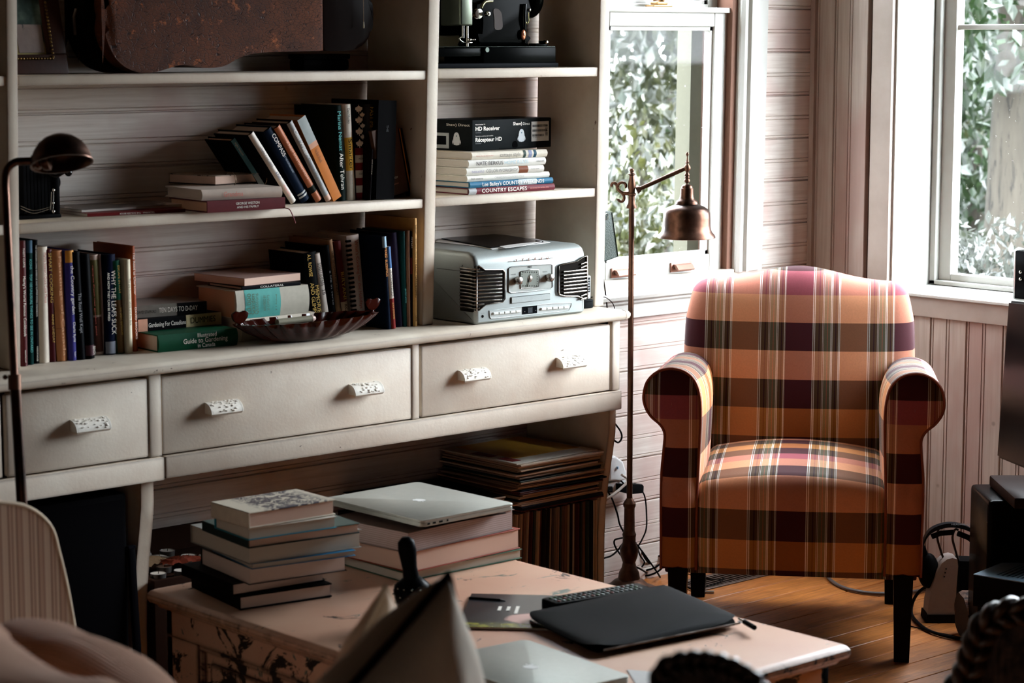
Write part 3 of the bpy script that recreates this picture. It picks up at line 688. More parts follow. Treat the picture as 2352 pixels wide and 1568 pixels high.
c = t.mix(t.math('MULTIPLY_ADD', rib, .5, .5), hx('#b98d74'), hx('#e6c2a8')); CORD = t.done(c, .9, 0, t.bump(rib, .5, .002), .2, Sheen_Weight=.3)
def m_cloth(name, a, b, sc=260):
    t = NT(name); v = t.coord(); n = t.noise(v, sc, 3); n2 = t.noise(v, 6, 4)
    return t.done(t.mix(t.math('MULTIPLY', n, .5), a, b), .9, 0, t.bump(t.math('ADD', n, t.math('MULTIPLY', n2, 2)), .15, .003), .15, Sheen_Weight=.2)
TAN = m_cloth('tan_cotton', hx('#e6cdb2'), hx('#d3b698')); BEIGE = m_cloth('beige_cotton', hx('#efe3d0'), hx('#e0cfb8'))
sf = thing('sofa', 'striped tan sofa with piped arm facing the painted coffee table', 'sofa', (1.55, 2.55, 0))
o_ = sf.location
def fbox(name, b, mat, r=.05): return MB().box(b[0]-o_.x, b[1]-o_.x, b[2]-o_.y, b[3]-o_.y, b[4], b[5], r, 4).obj(name, mat, sf, 40)
fbox('base', (1.02, 1.98, 1.45, 3.55, .10, .30), STRIPE, .03); fbox('back', (.98, 1.24, 1.45, 3.55, .25, .72), STRIPE, .07)
for a, b in ((1.52, 2.50), (2.51, 3.48)): fbox('seat_cushion', (1.22, 2.02, a, b, .28, .45), STRIPE, .05)
# far arm: tall front that sweeps down, edged with piping
far = [PY(-160, 1120, 3.68), PY(-60, 1128, 3.68), PY(0, 1170, 3.68), PY(22, 1235, 3.68), PY(40, 1310, 3.68), PY(54, 1385, 3.68), PY(62, 1440, 3.68), PY(66, 1520, 3.68)]
pts = [(p.x-o_.x, p.z) for p in smooth_pts(far, 5)]; bx = far[-1].x-o_.x
poly = pts + [(bx+.01, .12), (-.53, .12), (-.53, pts[0][1])]
MB().prism(poly, 'y', 3.50-o_.y, 3.68-o_.y, .012, 3).obj('arm', STRIPE, sf, 40)
MB().tube([(a, 3.50-o_.y+.004, b) for a, b in pts]+[(bx+.01, 3.50-o_.y+.004, .13)], .005, 8).obj('piping', plain('#cbb69d', .8), sf, 60)
fbox('arm', (1.0, 1.95, 1.28, 1.46, .12, .60), STRIPE, .06)
for x, y in ((1.06, 1.34), (1.9, 1.34), (1.06, 3.62), (1.9, 3.62)): MB().lathe([(.02, 0), (.028, .12)], (x-o_.x, y-o_.y, 0), 12).obj('foot', LEG, sf)

def pillow(name, label, corner, up_dir, across, size, thick, mat, pipe=None, flange=None, group=None, pw=.0055):
    """square cushion hung from one corner: 'corner' is that corner, the two edges leave along up_dir and across"""
    e1, e2 = Vector(up_dir).normalized(), Vector(across).normalized(); nrm = e1.cross(e2).normalized(); e2 = nrm.cross(e1)
    th_ = thing(name, label, 'cushion', corner, (0, 0, 0), group)
    def surf(sgn):
        def f(u, v):
            a = (math.sin((u-.5)*PI)*.5+(u-.5))*.5+.5; b = (math.sin((v-.5)*PI)*.5+(v-.5))*.5+.5
            a = min(1, max(0, (a-.0)/1.0)); b = min(1, max(0, b))
            pu, pv = (a-.5)*2, (b-.5)*2
            e = max(0, (1-pu*pu))**.5*max(0, (1-pv*pv))**.5
            ear = 1-.05*(1-pv*pv)*abs(pu)**3; ear2 = 1-.05*(1-pu*pu)*abs(pv)**3
            wr = .006*math.sin(9*pu+4*pv)*e + .004*math.sin(17*pv-6*pu)*e
            return e1*((pu*ear+1)/2*size) + e2*((pv*ear2+1)/2*size) + nrm*(sgn*thick*(e**.8)+wr)
        return f
    uvf = lambda u, v: (u*size, v*size)
    m = MB(); m.grid(surf(1), 30, 30, uvf); m.grid(surf(-1), 30, 30, uvf); bmesh.ops.remove_doubles(m.bm, verts=m.bm.verts[:], dist=.0004)
    m.obj('cover', mat, th_, 80)
    s1 = surf(0); edge = [s1(k/24, 0) for k in range(24)]+[s1(1, k/24) for k in range(24)]+[s1(1-k/24, 1) for k in range(24)]+[s1(0, 1-k/24) for k in range(24)]
    if pipe: MB().tube(edge, pw, 8, True).obj('piping', pipe, th_, 60)
    if flange:
        c0 = e1*size/2+e2*size/2; n = len(edge); vs = []
        for r_ in (0, 1, 2):
            for i_, p in enumerate(edge):
                d = (p-c0).normalized(); vs.append(p + d*(.020*r_) + nrm*(.006*math.sin(i_*1.9)*r_))
        mm = MB(); mm.add(vs, [(k*n+i_, k*n+(i_+1) % n, (k+1)*n+(i_+1) % n, (k+1)*n+i_) for k in range(2) for i_ in range(n)])
        bmesh.ops.solidify(mm.bm, geom=mm.bm.faces[:], thickness=.003); mm.obj('flange', flange, th_, 80)
    return th_
BPIPE = plain('#0b090b', .6)
def off(D, *pxs): return [PD(x, y, D) for x, y in pxs]
c1, l1, r1 = PD(1030, 1320, 2.75), PD(752, 1570, 2.64), PD(1112, 1570, 2.98)
pillow('cushion', 'beige cushion with black piping standing on its corner before the table', c1, r1-c1, l1-c1, .46, .095, BEIGE, BPIPE)
c2, l2, r2 = PD(886, 1346, 3.12), PD(690, 1570, 2.95), PD(975, 1500, 3.35)
pillow('cushion', 'plain tan cushion tucked behind the beige cushion with black piping', c2, r2-c2, l2-c2, .42, .055, TAN, plain('#cdb59b', .9), None, None, .004)
def hump(name, label, outline, D, lean_, depth, mat, edge=None):
    """soft loose cushion whose rounded upper outline was read off the photograph; it runs down and towards us"""
    top = smooth_pts([PD(x, y, D) for x, y in outline], 6); o0 = top[0].copy(); th_ = thing(name, label, 'cushion', o0); n_ = len(top); m = MB()
    dn = (Vector((0, 0, -.55)) - FW*lean_).normalized(); L_ = [0]
    for a, b in zip(top, top[1:]): L_.append(L_[-1]+(b-a).length)
    rows = 14; vs = []; uvs = []
    for j in range(-4, rows+1):
        t_ = j/rows
        for i, p in enumerate(top):
            if j < 0: q_ = p + FW*(.035*(-j)) + Vector((0, 0, -.028*j*j*.55))
            else: q_ = p + dn*(.34*t_) + Vector((0, 0, depth*math.sin(min(1, t_*1.4)*PI) + .004*math.sin(i*.35+j*.9)))
            vs.append(q_-o0); uvs.append((L_[i], t_*.34))
    R_ = rows+5
    m.add(vs, [(j*n_+i, j*n_+i+1, (j+1)*n_+i+1, (j+1)*n_+i) for j in range(R_-1) for i in range(n_-1)], uvs); bmesh.ops.solidify(m.bm, geom=m.bm.faces[:], thickness=.02); m.obj('cover', mat, th_, 80)
    if edge: MB().tube([p-o0 for p in top], [.010+.004*math.sin(i*1.3) for i in range(n_)], 8).obj('flange', edge, th_, 80)
    return th_
hump('cushion', 'fat ribbed corduroy cushion lying on the sofa beside its striped arm', [(-120, 1490), (-40, 1446), (20, 1433), (70, 1427), (140, 1433), (210, 1453), (290, 1490), (360, 1532), (420, 1580), (470, 1640)], 3.05, .8, .06, CORD)
hump('cushion', 'crumpled brown cushion with a soft flange lying before the corduroy cushion', [(-160, 1330), (-60, 1385), (0, 1428), (18, 1462), (60, 1500), (130, 1532), (200, 1556), (260, 1568), (330, 1610), (400, 1680)], 2.70, .8, .05, m_cloth('brown_cotton', hx('#d9b298'), hx('#c39a80')))
# ---------------------------------------------------------------- books
def cover_m(c, rough=.45): return plain(c, rough, 0, .1, .10)
def book(label, loc, rot, th, ht, dp, cover, titles=(), pages=None, board=.0025, group=None, rounded=True, cat='book', name='book', bands=(), rough=.45):
    """spine towards -Y, bound edge at y=0, standing on z=0, thickness along +x; titles: (words, ink, from-top, to, size, sideways)"""
    b = thing(name, label, cat, loc, rot, group)
    t_ = min(board, th*.18); m = MB(); cm = cover if not isinstance(cover, str) else cover_m(cover, rough)
    n = 6; bul = min(.25*th, .006) if rounded else .0006
    arc = [(th*i/n, -bul*math.sin(PI*i/n)) for i in range(n+1)]
    sec = arc + [(th, dp), (th-t_, dp), (th-t_, .0035)] + [(t_, .0035), (t_, dp), (0, dp)]
    m.prism(sec, 'z', 0, ht); m.obj('cover', cm, b, 30)
    mp_ = pages or PAGE
    MB().box(t_, th-t_, .0035, dp-.004, .003, ht-.004).obj('pages', mp_, b, 0)
    for z0, z1, c in bands:                                              # coloured bands printed on the spine
        arc2 = [(th*i/n, -bul*math.sin(PI*i/n)-.0004) for i in range(n+1)]
        MB().prism(arc2+[(th, .001), (0, .001)], 'z', ht*(1-z1), ht*(1-z0)).obj('spine_label', cover_m(c) if isinstance(c, str) else c, b, 30)
    for ti in titles:
        s, ink, a, e, sz = ti[:5]; xo = ti[5] if len(ti) > 5 else .5
        text(b, s, ink, DOWN, (th*xo, -bul-.0012, ht*(1-(a+e)/2)), ht*(e-a), th*sz, 'title')
    return b
def z3(x, y): return (x/3.734, 480+y/3.734)
def z4(x, y): return (440+x/4.2, 480+y/4.2)
def z2(x, y): return (400+x/3.92, 180+y/3.92)
def z5(x, y): return (960+x/3.137, y/3.137)
def upright(label, zf, top, bot, zs, cover, titles=(), dp=.165, group=None, Y=None, **kw):
    """top/bot: (x0, x1, y) read off the photograph for the spine"""
    xb = zf((bot[0]+bot[1])/2, bot[2]); Y_ = Y or PZ(xb[0], xb[1], zs).y
    a, b = zf(bot[0], bot[2]), zf(bot[1], bot[2]); Pa = PY(a[0], a[1], Y_); x0 = Pa.x; x1 = PY(b[0], b[1], Y_).x
    c = zf(top[0], top[2]); T = PY(c[0], c[1], Y_); ht = T.z - zs
    if Y: sh = (T.x-x0)/(T.z-Pa.z)*(Pa.z-zs); x0 -= sh; x1 -= sh       # foot hidden: carried down to the shelf
    ln = math.atan2(T.x-x0, ht)
    th = (x1-x0)*math.cos(ln)*.97; dp = min(dp, 4.752-Y_); ht = ht/math.cos(ln)
    lift = -th*math.sin(ln)*-1 if ln > 0 else 0
    return book(label, (x0, Y_, zs+max(0, th*math.sin(ln))+.0005), (0, ln, 0), th, ht, dp, cover, titles, group=group, **kw)
G1 = 'cookery and garden books standing on the sideboard'
B = upright
B('maroon cookbook with white spine lettering at the end of the sideboard row', z3, (165, 224, 275), (185, 239, 1348), CT, '#4a1a1c', [("MARTY CURTIS", INK_W, .06, .21, .32), ("Marty's World Famous Cookbook", INK_W, .28, .76, .42), ("WHITECAP", INK_W, .87, .97, .22)], group=G1)
B('dark green book with pale green lettering beside the maroon cookbook', z3, (225, 277, 272), (240, 291, 1335), CT, '#0c2c2a', [("ICONS", INK_T, .15, .23, .4), ("TOP 100 UNUSUAL THINGS TO SEE IN ONTARIO", INK_T, .27, .90, .42)], group=G1, bands=[(.0, .10, '#34566e')])
B('thin black barbecue cookbook between green and white spines', z3, (279, 312, 268), (293, 337, 1325), CT, '#0d0d10', [("THE CANADIAN LIVING BARBECUE AND SUMMER FOODS COOKBOOK", INK_W, .04, .62, .30), ("RANDOM HOUSE", INK_W, .86, .98, .32)], group=G1)
B('cream cookbook with orange lettering on a rounded spine', z3, (316, 382, 328), (340, 429, 1318), CT, '#d9cdbd', [("Martha Stewart's Quick Cook Menus", INK_R, .05, .48, .30, .62)], group=G1, pages=PAGE)
B('dark red cookbook with gold title next to the cream cookbook', z3, (386, 441, 352), (431, 490, 1310), CT, '#4b161c', [("SMART COOKING", INK_G, .03, .47, .5), ("ANNE LINDSAY", INK_G, .57, .83, .34)], group=G1)
B('broad tan cookbook with a worn spine among the standing row', z3, (443, 551, 362), (492, 581, 1304), CT, '#b3774d', [("Paintings of Canada", plain('#d9a57b', .6), .05, .95, .30, .6)], group=G1, bands=[(.70, .704, '#7d4f33')])
B('purple garden book with a sunflower at the head of its spine', z3, (556, 612, 358), (592, 666, 1298), CT, '#39357e', [("the Country garden", INK_W, .14, .58, .40, .6), ("Charlie Ryrie", INK_W, .65, .83, .3, .6), ("Reader's", INK_W, .92, .97, .2, .6)], group=G1, bands=[(.0, .11, '#c98a3c')])
B('black book with faint grey title behind the purple garden book', z3, (615, 690, 372), (668, 737, 1292), CT, '#0a0b0e', [("The Road Well Kept", plain('#8a8a8e', .6), .38, .75, .42)], group=G1)
B('black glossy book with a small red publisher label at its foot', z3, (692, 764, 392), (738, 815, 1284), CT, '#07080a', [("BENCH", INK_W, .88, .96, .28, .8)], group=G1, bands=[(.87, .97, '#40222a')])
B('pale pink book with an olive picture on its spine', z3, (768, 848, 398), (820, 894, 1250), CT, '#c8b3a6', [("recipes from the garden plot", INK_R, .1, .8, .16, .10)], group=G1, bands=[(.05, .60, '#6f6b45'), (.62, .97, '#5b3b33')])
B('mauve book squeezed beside the navy hockey book', z3, (850, 893, 393), (891, 906, 1248), CT, '#a38a86', [], group=G1)
B('navy hockey book with bold white capitals on its spine', z3, (895, 961, 393), (907, 1000, 1247), CT, '#10162a', [("WHY THE LEAFS SUCK", INK_W, .16, .80, .46, .66), ("AND HOW THEY CAN BE FIXED", INK_W, .18, .66, .22, .2)], group=G1, bands=[(.87, .99, '#8a8f9c')])
B('green and brown paperback with a small gold numeral', z3, (964, 1030, 447), (1010, 1073, 1240), CT, '#1c5a45', [("ESCAPE IN HAY", INK_G, .05, .35, .32, .6), ("THE GREAT OUTDOORS", INK_G, .5, .8, .28, .6)], group=G1, bands=[(.42, .99, '#5e4427')])
B('thin cream paperback with small brown lettering', z3, (1063, 1110, 435), (1086, 1140, 1238), CT, '#d4c9ae', [("The gap between white and the dark", INK_K, .2, .7, .32, .62)], group=G1)
B('tall rust-orange hardback with cream lettering ending the row', z3, (1112, 1152, 320), (1143, 1185, 1222), CT, '#8c3f1c', [("The Road to Character", INK_W, .06, .46, .5, .6), ("DAVID BROOKS", INK_W, .58, .88, .44, .6)], group=G1, dp=.235)
# flat pile on the worktop
def flat(label, zf, L, R, ytop, z, dp, cover, titles=(), group=None, Y=None, th=None, **kw):
    """L, R: bottom corners of the spine on the photograph; ytop: its upper edge above L"""
    l, r = zf(*L), zf(*R); P, Q = (PY(l[0], l[1], Y), PY(r[0], r[1], Y)) if Y else (PZ(l[0], l[1], z), PZ(r[0], r[1], z)); tp = zf(L[0], ytop)
    P.z = Q.z = z; th = th or PY(tp[0], tp[1], P.y).z - z; ln = (Q-P); ht = Vector((ln.x, ln.y, 0)).length; rz = math.atan2(ln.y, ln.x)
    b = book(label, (Q.x, Q.y, z+.0004), (0, -PI/2, rz), th, ht, dp, cover, titles, group=group, **kw)
    return z+th+.0006
G2 = 'books lying in piles on the worktop'
z = flat('thick green gardening guide with gold lettering at the bottom of its pile', z3, (1355, 1232), (2032, 1165), 1085, CT, .185, '#10462f', [("Illustrated", INK_W, .48, .72, .26, .80), ("Guide to Gardening", INK_W, .30, .86, .30, .50), ("in Canada", INK_W, .48, .70, .26, .20)], group=G2)
z = flat('black gardening paperback with yellow ends lying on the green guide', z3, (1185, 1056), (1900, 985), 950, z, .17, '#0e0e10', [("Gardening For Canadians", INK_W, .12, .56, .38, .45), ("DUMMIES", INK_K, .62, .92, .52, .5)], group=G2, rounded=False, bands=[(.0, .11, '#cf9a80'), (.57, .998, '#d8c79a')])
z = flat('silver and black war history paperback on top of the gardening pile', z3, (1172, 938), (1776, 893), 832, z, .15, '#77736c', [("DAVID STAFFORD", INK_K, .0, .27, .26, .45), ("TEN DAYS TO D-DAY", INK_W, .31, .86, .42, .5)], group=G2, rounded=False, bands=[(.57, .995, '#141416')], rough=.2)
# second pile, towards the middle of the worktop
YM = 4.56; zg = PY(*z4(425, 1062), YM).z
z = flat('cream volume lying flat beneath the thick turquoise-labelled garden book', z4, (470, 1062), (1190, 1010), 1082, CT, .16, '#d6cab8', [], group=G2, pages=PAGEW, Y=YM, th=zg-CT-.002)
z = flat('thick grey garden book with a turquoise spine label in the middle pile', z4, (425, 1062), (1126, 1018), 792, z, .17, '#b9b2a2', [], group=G2, pages=PAGEO, bands=[(.115, .60, '#5aa9a0')], Y=YM)
# its label is printed across the spine in the ordinary way
last = bpy.data.objects[[o_.name for o_ in COL.objects if o_.get('label', '').startswith('thick grey garden book')][0]]
for s, a, hgt, ln in (("10,000", .16, .19, .055), ("Garden", .21, .19, .055), ("Questions", .26, .19, .058), ("ANSWERED BY", .37, .12, .045), ("20 EXPERTS", .42, .12, .045), ("P. F. Rockwell", .53, .08, .035)):
    bh = Vector(last.location); 
    kids = [c for c in last.children if c.name.startswith('cover')][0].data
    th = max(v.co.x for v in kids.vertices); ht = max(v.co.z for v in kids.vertices)
    text(last, s, plain('#4a5a3c', .6), FRONT, (th*.5, -.0085, ht*(1-a)), th*.72 if s[0] in '1GQ' else th*.55, hgt*th*.9, 'title')
z = flat('thin black paperback thriller on the thick grey garden book', z4, (488, 775), (1052, 722), 752, z, .15, '#121216', [("COLLATERAL", INK_W, .3, .7, .6, .5)], group=G2, Y=YM, rounded=False)
def slab(label, N, R, L, z, th, cover, pages=None, spine='far', board=.0028, group=None, top=None, cat='book', over=.004, titles=(), paper=False):
    """book lying with its leaves towards us. N, R, L: nearest, right and left corner of its lower face on the photograph"""
    n, r, l = PZ(*N, z), PZ(*R, z), PZ(*L, z); a = Vector((r.x-n.x, r.y-n.y, 0)); b = Vector((l.x-n.x, l.y-n.y, 0))
    la, lb = a.length, b.length; ang = math.atan2(a.y, a.x)
    bk_ = thing('book', label, cat, (n.x, n.y, z+.0004), (0, 0, ang), group)
    cm = cover_m(cover) if isinstance(cover, str) else cover; tm = (cover_m(top) if isinstance(top, str) else top) or cm
    wob = MB(); bd = board if not paper else .0008; ov = over if not paper else .0005
    if spine == 'far': m = MB().box(0, la, 0, lb, 0, bd, bd*.4, 1).box(0, la, lb-bd, lb, 0, th, bd*.4, 1); pg = (ov, la-ov, ov, lb-bd, bd, th-bd)
    elif spine == 'left': m = MB().box(0, la, 0, lb, 0, bd, bd*.4, 1).box(0, bd, 0, lb, 0, th, bd*.4, 1); pg = (bd, la-ov, ov, lb-ov, bd, th-bd)
    m.obj('cover', cm, bk_, 20); MB().box(0, la, 0, lb, th-bd, th, bd*.4, 1).obj('front_cover', tm, bk_, 20)
    pm = m_pagesflat if pages is None else pages
    MB().box(pg[0], pg[1], pg[2], pg[3], pg[4], pg[5]).obj('pages', pm, bk_, 0)
    for s, ink, u, v, ln, hg in titles: text(bk_, s, ink, TOP, (la*u, lb*v, th+.0006), ln, hg, 'title')
    return bk_, z+th+.0008, la, lb
def m_layers(name, a, b, sc):
    t = NT(name); tc = t.coord(); 
    wv = t.n('TexWave', wave_type='BANDS', bands_direction='Z', i_Vector=tc, i_Scale=sc/6.28, i_Distortion=2.2, i_Detail=2.0)
    wv.inputs['Detail Scale'].default_value = .4
    return t.done(t.mix(t.math('MULTIPLY', wv.outputs[0], .55), a, b), .85)
m_pagesflat = m_layers('leaf_edges', hx('#d8c6ba'), hx('#a58e84'), 1100); PG_MAG = m_layers('magazine_leaf_edges', hx('#b5a09a'), hx('#6f5a56'), 420); PG_PINK = m_layers('pink_leaf_edges', hx('#e0c0ac'), hx('#b58a76'), 1100); PG_GREY = m_layers('grey_leaf_edges', hx('#c9c2b4'), hx('#958d82'), 900)
z_, la_ = 0, 0
b_, z, _, _ = slab('peach-edged paperback topping the middle pile of books', z4(512, 745), z4(1052, 688), z4(150, 680), z, .019, '#b99487', PG_PINK, group=G2, paper=True, top='#a98a80')
G3 = 'books standing at the far end of the worktop'
B('black memoir with gold title leaning beside the turquoise-labelled book', z4, (1075, 1163, 430), (1140, 1268, 1085), CT, '#0b0c0c', [("A.L. ROWSE", INK_G, .02, .30, .28, .30), ("AND GLIMPSES", INK_G, .38, .84, .30, .32), ("MEMORIES", INK_G, .42, .80, .30, .68)], Y=4.585, group=G3, dp=.15)
B('narrow white self-help book with a red foot and black capitals', z4, (1170, 1243, 440), (1268, 1336, 1082), CT, '#cbbfb4', [("EMOTIONAL", INK_K, .12, .42, .34, .62), ("INTELLIGENCE", INK_K, .12, .42, .34, .28), ("2.0", INK_K, .46, .53, .5, .5)], Y=4.585, group=G3, bands=[(.87, .94, '#7a2a2e')])
B('plain black book between the white self-help book and a tan spine', z4, (1268, 1326, 355), (1340, 1402, 1080), CT, '#0c0d0f', [("a life in verse", plain('#77777a', .6), .3, .7, .28)], Y=4.585, group=G3)
B('tan book with brown script standing next to a plain black one', z4, (1306, 1366, 303), (1404, 1455, 1078), CT, '#8c6a4e', [("THE SEVENTH OF HEAT", INK_K, .12, .62, .34)], Y=4.585, group=G3)
B('red-topped book with a cream lower spine', z4, (1374, 1436, 318), (1457, 1522, 1075), CT, '#52191b', [("BIRYANI", INK_G, .35, .66, .5), ("KOTHARE", INK_K, .72, .98, .5)], Y=4.585, group=G3, bands=[(.69, .999, '#a98d72')])
cb = B('white comb-bound holiday cookbook with red blackletter title', z4, (1492, 1606, 262), (1560, 1682, 1080), CT, '#bfb0a6', [("What's Cooking for the Holidays", INK_R, .06, .80, .26, .62)], Y=4.585, group=G3, bands=[])
kc = [c for c in cb.children if c.name.startswith('cover')][0].data; ht = max(v.co.z for v in kc.vertices)
m = MB()
for i in range(19): m.box(-.004, .012, -.006, .004, ht*(.03+.05*i), ht*(.03+.05*i)+ht*.026, .002, 1)
m.obj('comb_binding', plain('#0d0b0c', .4), cb)
B('dark blue book whose printed cover shows beside the holiday cookbook', z4, (1836, 1872, 268), (1886, 1926, 1160), CT, '#0d1626', [("MIXED BLESSINGS", plain('#e0913c', .5), .12, .43, .55)], group=G3, dp=.20, bands=[(.0, .12, '#8aa6b8')])
B('narrow white book with a blue picture and a red foot', z4, (1877, 1912, 368), (1930, 1971, 1156), CT, '#cfc4b8', [("HOODWINKED", INK_K, .28, .60, .55), ("JOEY STEVENS", INK_G, .68, .88, .4)], group=G3, bands=[(0, .26, '#3b5f8c'), (.63, .999, '#7c1f1c')])
B('tall dark violet book near the shelf upright', z4, (1906, 1990, 235), (1974, 2046, 1136), CT, '#191322', [], group=G3)
B('tall teal book near the shelf upright', z4, (2026, 2072, 218), (2048, 2086, 1134), CT, '#0d3a3a', [("garden plants", INK_T, .6, .75, .4)], group=G3)
B('thin brown spine beside the tall teal book', z4, (2077, 2104, 208), (2088, 2115, 1134), CT, '#7d5a45', [], group=G3)
B('thin dark apple-growing booklet with a red middle', z4, (2107, 2136, 213), (2116, 2142, 1132), CT, '#171014', [("APPLES", INK_W, .06, .18, .6)], group=G3, bands=[(.28, .45, '#5d1f1f')])
B('tall straw-coloured gardening book against the shelf upright', z4, (2138, 2178, 92), (2143, 2176, 1132), CT, '#b5894f', [("Sunset", INK_K, .06, .14, .6), ("Introduction to BASIC GARDENING", INK_K, .19, .73, .6), ("LANE", INK_K, .90, .95, .5)], group=G3, dp=.2)

# ---------------------------------------------------------------- middle shelf
G4 = 'books on the middle shelf'
def leaning(label, TL, BL, BR, cover, titles=(), dp=.15, **kw):
    bl, br, tl = z2(*BL), z2(*BR), z2(*TL); P = PZ(bl[0], bl[1], SZ2L); Y_ = P.y; Q = PY(*br, Y_); T = PY(*tl, Y_)
    ln = math.atan2(T.x-P.x, T.z-P.z); ht = math.hypot(T.x-P.x, T.z-P.z)
    th = abs((Q.x-P.x)*math.cos(ln)-(Q.z-P.z)*math.sin(ln)); 
    return book(label, (P.x, Y_, SZ2L+.0008), (0, ln, 0), th, ht, min(dp, 4.75-Y_), cover, titles, group=G4, **kw)
leaning('blue-spined book slumped lowest of the leaning row behind the ring notebook', (512, 568), (872, 1128), (905, 1098), '#0b0b0c', [("night beacon", INK_W, .05, .25, .5)], rounded=False, pages=PAGEO, bands=[(.001, .55, '#5f98a4'), (.55, .8, '#9fb5b8'), (.8, .999, '#5f98a4')])
leaning('white hardback leaning in the row on the middle shelf', (666, 518), (1052, 1136), (1098, 1100), '#0e0d0d', [("a kingdom of small THINGS", INK_K, .2, .48, .34), ("A MAN", plain('#24406e', .6), .56, .66, .5), ("biography", INK_P, .75, .9, .4)], bands=[(.001, .999, '#cfc6ba')])
leaning('navy hardback with silver capitals leaning between white and copper spines', (803, 488), (1148, 1128), (1220, 1076), '#172233', [("COMPASS", INK_W, .08, .38, .42, .62), ("OF THE NORTHERN HEART", plain('#93a0ad', .6), .38, .62, .2, .6)], bands=[(.88, .90, '#b9b9b4'), (.92, .94, '#b9b9b4')])
leaning('copper-brown hardback leaning with a dark seal near its foot', (898, 458), (1278, 1122), (1328, 1082), '#241510', [("A FIRST SON CHAMPION", plain('#e2b090', .5), .2, .7, .34)], bands=[(.001, .80, '#b06a48'), (.80, .88, '#20221c'), (.88, .999, '#b06a48')])
leaning('pale grey paperback leaning beside the orange-footed one', (1013, 413), (1368, 1118), (1412, 1081), '#1a1512', [("Cool Water", INK_W, .10, .42, .52), ("Dianne Warren", plain('#5b5b5c', .6), .46, .80, .4)], bands=[(.001, .93, '#9a9a98'), (.93, .999, '#c9a38f')])
leaning('orange paperback with a snowy photograph at the head of its spine', (1108, 383), (1437, 1112), (1507, 1063), '#cc7a38', [("The Bear Woods", plain('#7b4a2a', .6), .38, .54, .34)], rounded=False, bands=[(0, .30, '#aab2b0'), (.30, .36, '#d9a58a')])
def B2(*a, **k): return upright(a[0], z2, a[1], a[2], SZ2L, *a[3:], group=G4, **k)
B2('dark green hardback with turquoise and white title upright on the middle shelf', (1430, 1500, 248), (1475, 1548, 1105), '#101a18', [("Marina Nemat", INK_T, .06, .47, .46), ("After Tehran", INK_W, .50, .88, .52)], dp=.20)
B2('white hardback with a yellow block behind its title', (1514, 1610, 238), (1562, 1636, 1098), '#d8d0c2', [("Dan Hurley", INK_K, .04, .20, .32), ("Smarter", INK_K, .36, .68, .52), ("The New Science of Building Brain Power", INK_K, .73, .83, .10)], bands=[(.345, .69, '#d9a93c')])
fb = B2('black book with white maple leaves above red and white bands', (1618, 1730, 236), (1640, 1722, 1092), '#0e0e12', [], bands=[(.455, .53, '#6d1a20'), (.53, .61, '#cfc6ba'), (.61, .69, '#6d1a20'), (.69, .77, '#cfc6ba'), (.77, .85, '#6d1a20'), (.85, .925, '#cfc6ba'), (.925, .998, '#6d1a20')])
kc = [c for c in fb.children if c.name.startswith('cover')][0].data; ht = max(v.co.z for v in kc.vertices); th = max(v.co.x for v in kc.vertices)
leafp = [(0, 1), (.16, .62), (.34, .72), (.28, .34), (.55, .55), (.62, .42), (.92, .45), (.82, .2), (.95, .1), (.5, -.28), (.55, -.45), (.07, -.36), (.06, -.8)]
leafp = leafp + [(-a, b) for a, b in reversed(leafp) if a > 0]
for lx, lz, sz in ((.36, .945, .0125), (.72, .885, .0085), (.36, .83, .0125), (.74, .77, .0085), (.36, .71, .0125), (.74, .655, .0085), (.36, .585, .0125)):
    MB().prism([(th*lx+a*sz, ht*lz+b*sz) for a, b in leafp], 'y', -.0072, -.0062).obj('maple_leaf', INK_W, fb, 0)
for s, zf_ in (("MERCY", .57), ("CENTURY", .73)): text(fb, s, INK_K, FRONT, (th*.55, -.0078, ht*(1-zf_)), th*.72, th*.2, 'title')
B2('grey-spined paperback with yellow capitals behind small dark notebooks', (1736, 1800, 236), (1724, 1785, 1092), '#2c2a2c', [("FAST MEN", INK_G, .03, .30, .62)])
B2('thin white booklet between grey and black spines', (1806, 1838, 212), (1788, 1815, 1092), '#8c7f74', [])
B2('tall black album at the end of the middle shelf', (1842, 2028, 205), (1818, 1985, 1092), '#0a090b', [("THE", plain('#4a4a4e', .6), .25, .32, .12)], rounded=False, dp=.20)
def faced(label, quad, th, cover, zs, name='book', group=None):
    """book standing with its front board towards us; quad: BL, BR, TL read from the photograph"""
    bl, br, tl = [z2(*q_) for q_ in quad]; P = PZ(*bl, zs); Q = PY(*br, P.y); T = PY(*tl, P.y); ln = math.atan2(T.x-P.x, T.z-P.z)
    wd = math.hypot(Q.x-P.x, (Q.z-P.z)); ht = math.hypot(T.x-P.x, T.z-P.z)*.985
    b = thing(name, label, 'book', (P.x, P.y, zs+.0008+max(0, wd*math.sin(ln))), (0, ln, 0), group)
    cm = cover_m(cover); MB().box(0, wd, 0, .002, 0, ht, .001, 1).box(0, wd, th-.002, th, 0, ht, .001, 1).box(0, .002, 0, th, 0, ht, .001, 1).obj('cover', cm, b)
    MB().box(.002, wd-.003, .002, th-.002, .003, ht-.003).obj('pages', PAGEO, b, 0); return b, wd, ht
wk, wd, ht = faced('brown whisky guide facing outwards with a gold disc on its cover', ((1885, 1092), (2118, 1072), (1775, 468)), .014, '#4a352b', SZ2L, group=G4)
m = MB(); m.lathe([(.0085, 0), (.0085, .0006)], n=24); o_ = m.obj('gold_disc', plain('#c48a3c', .35, .5), wk); o_.matrix_local = Matrix.Translation((wd*.55, -.0002, ht*.80)) @ FRONT
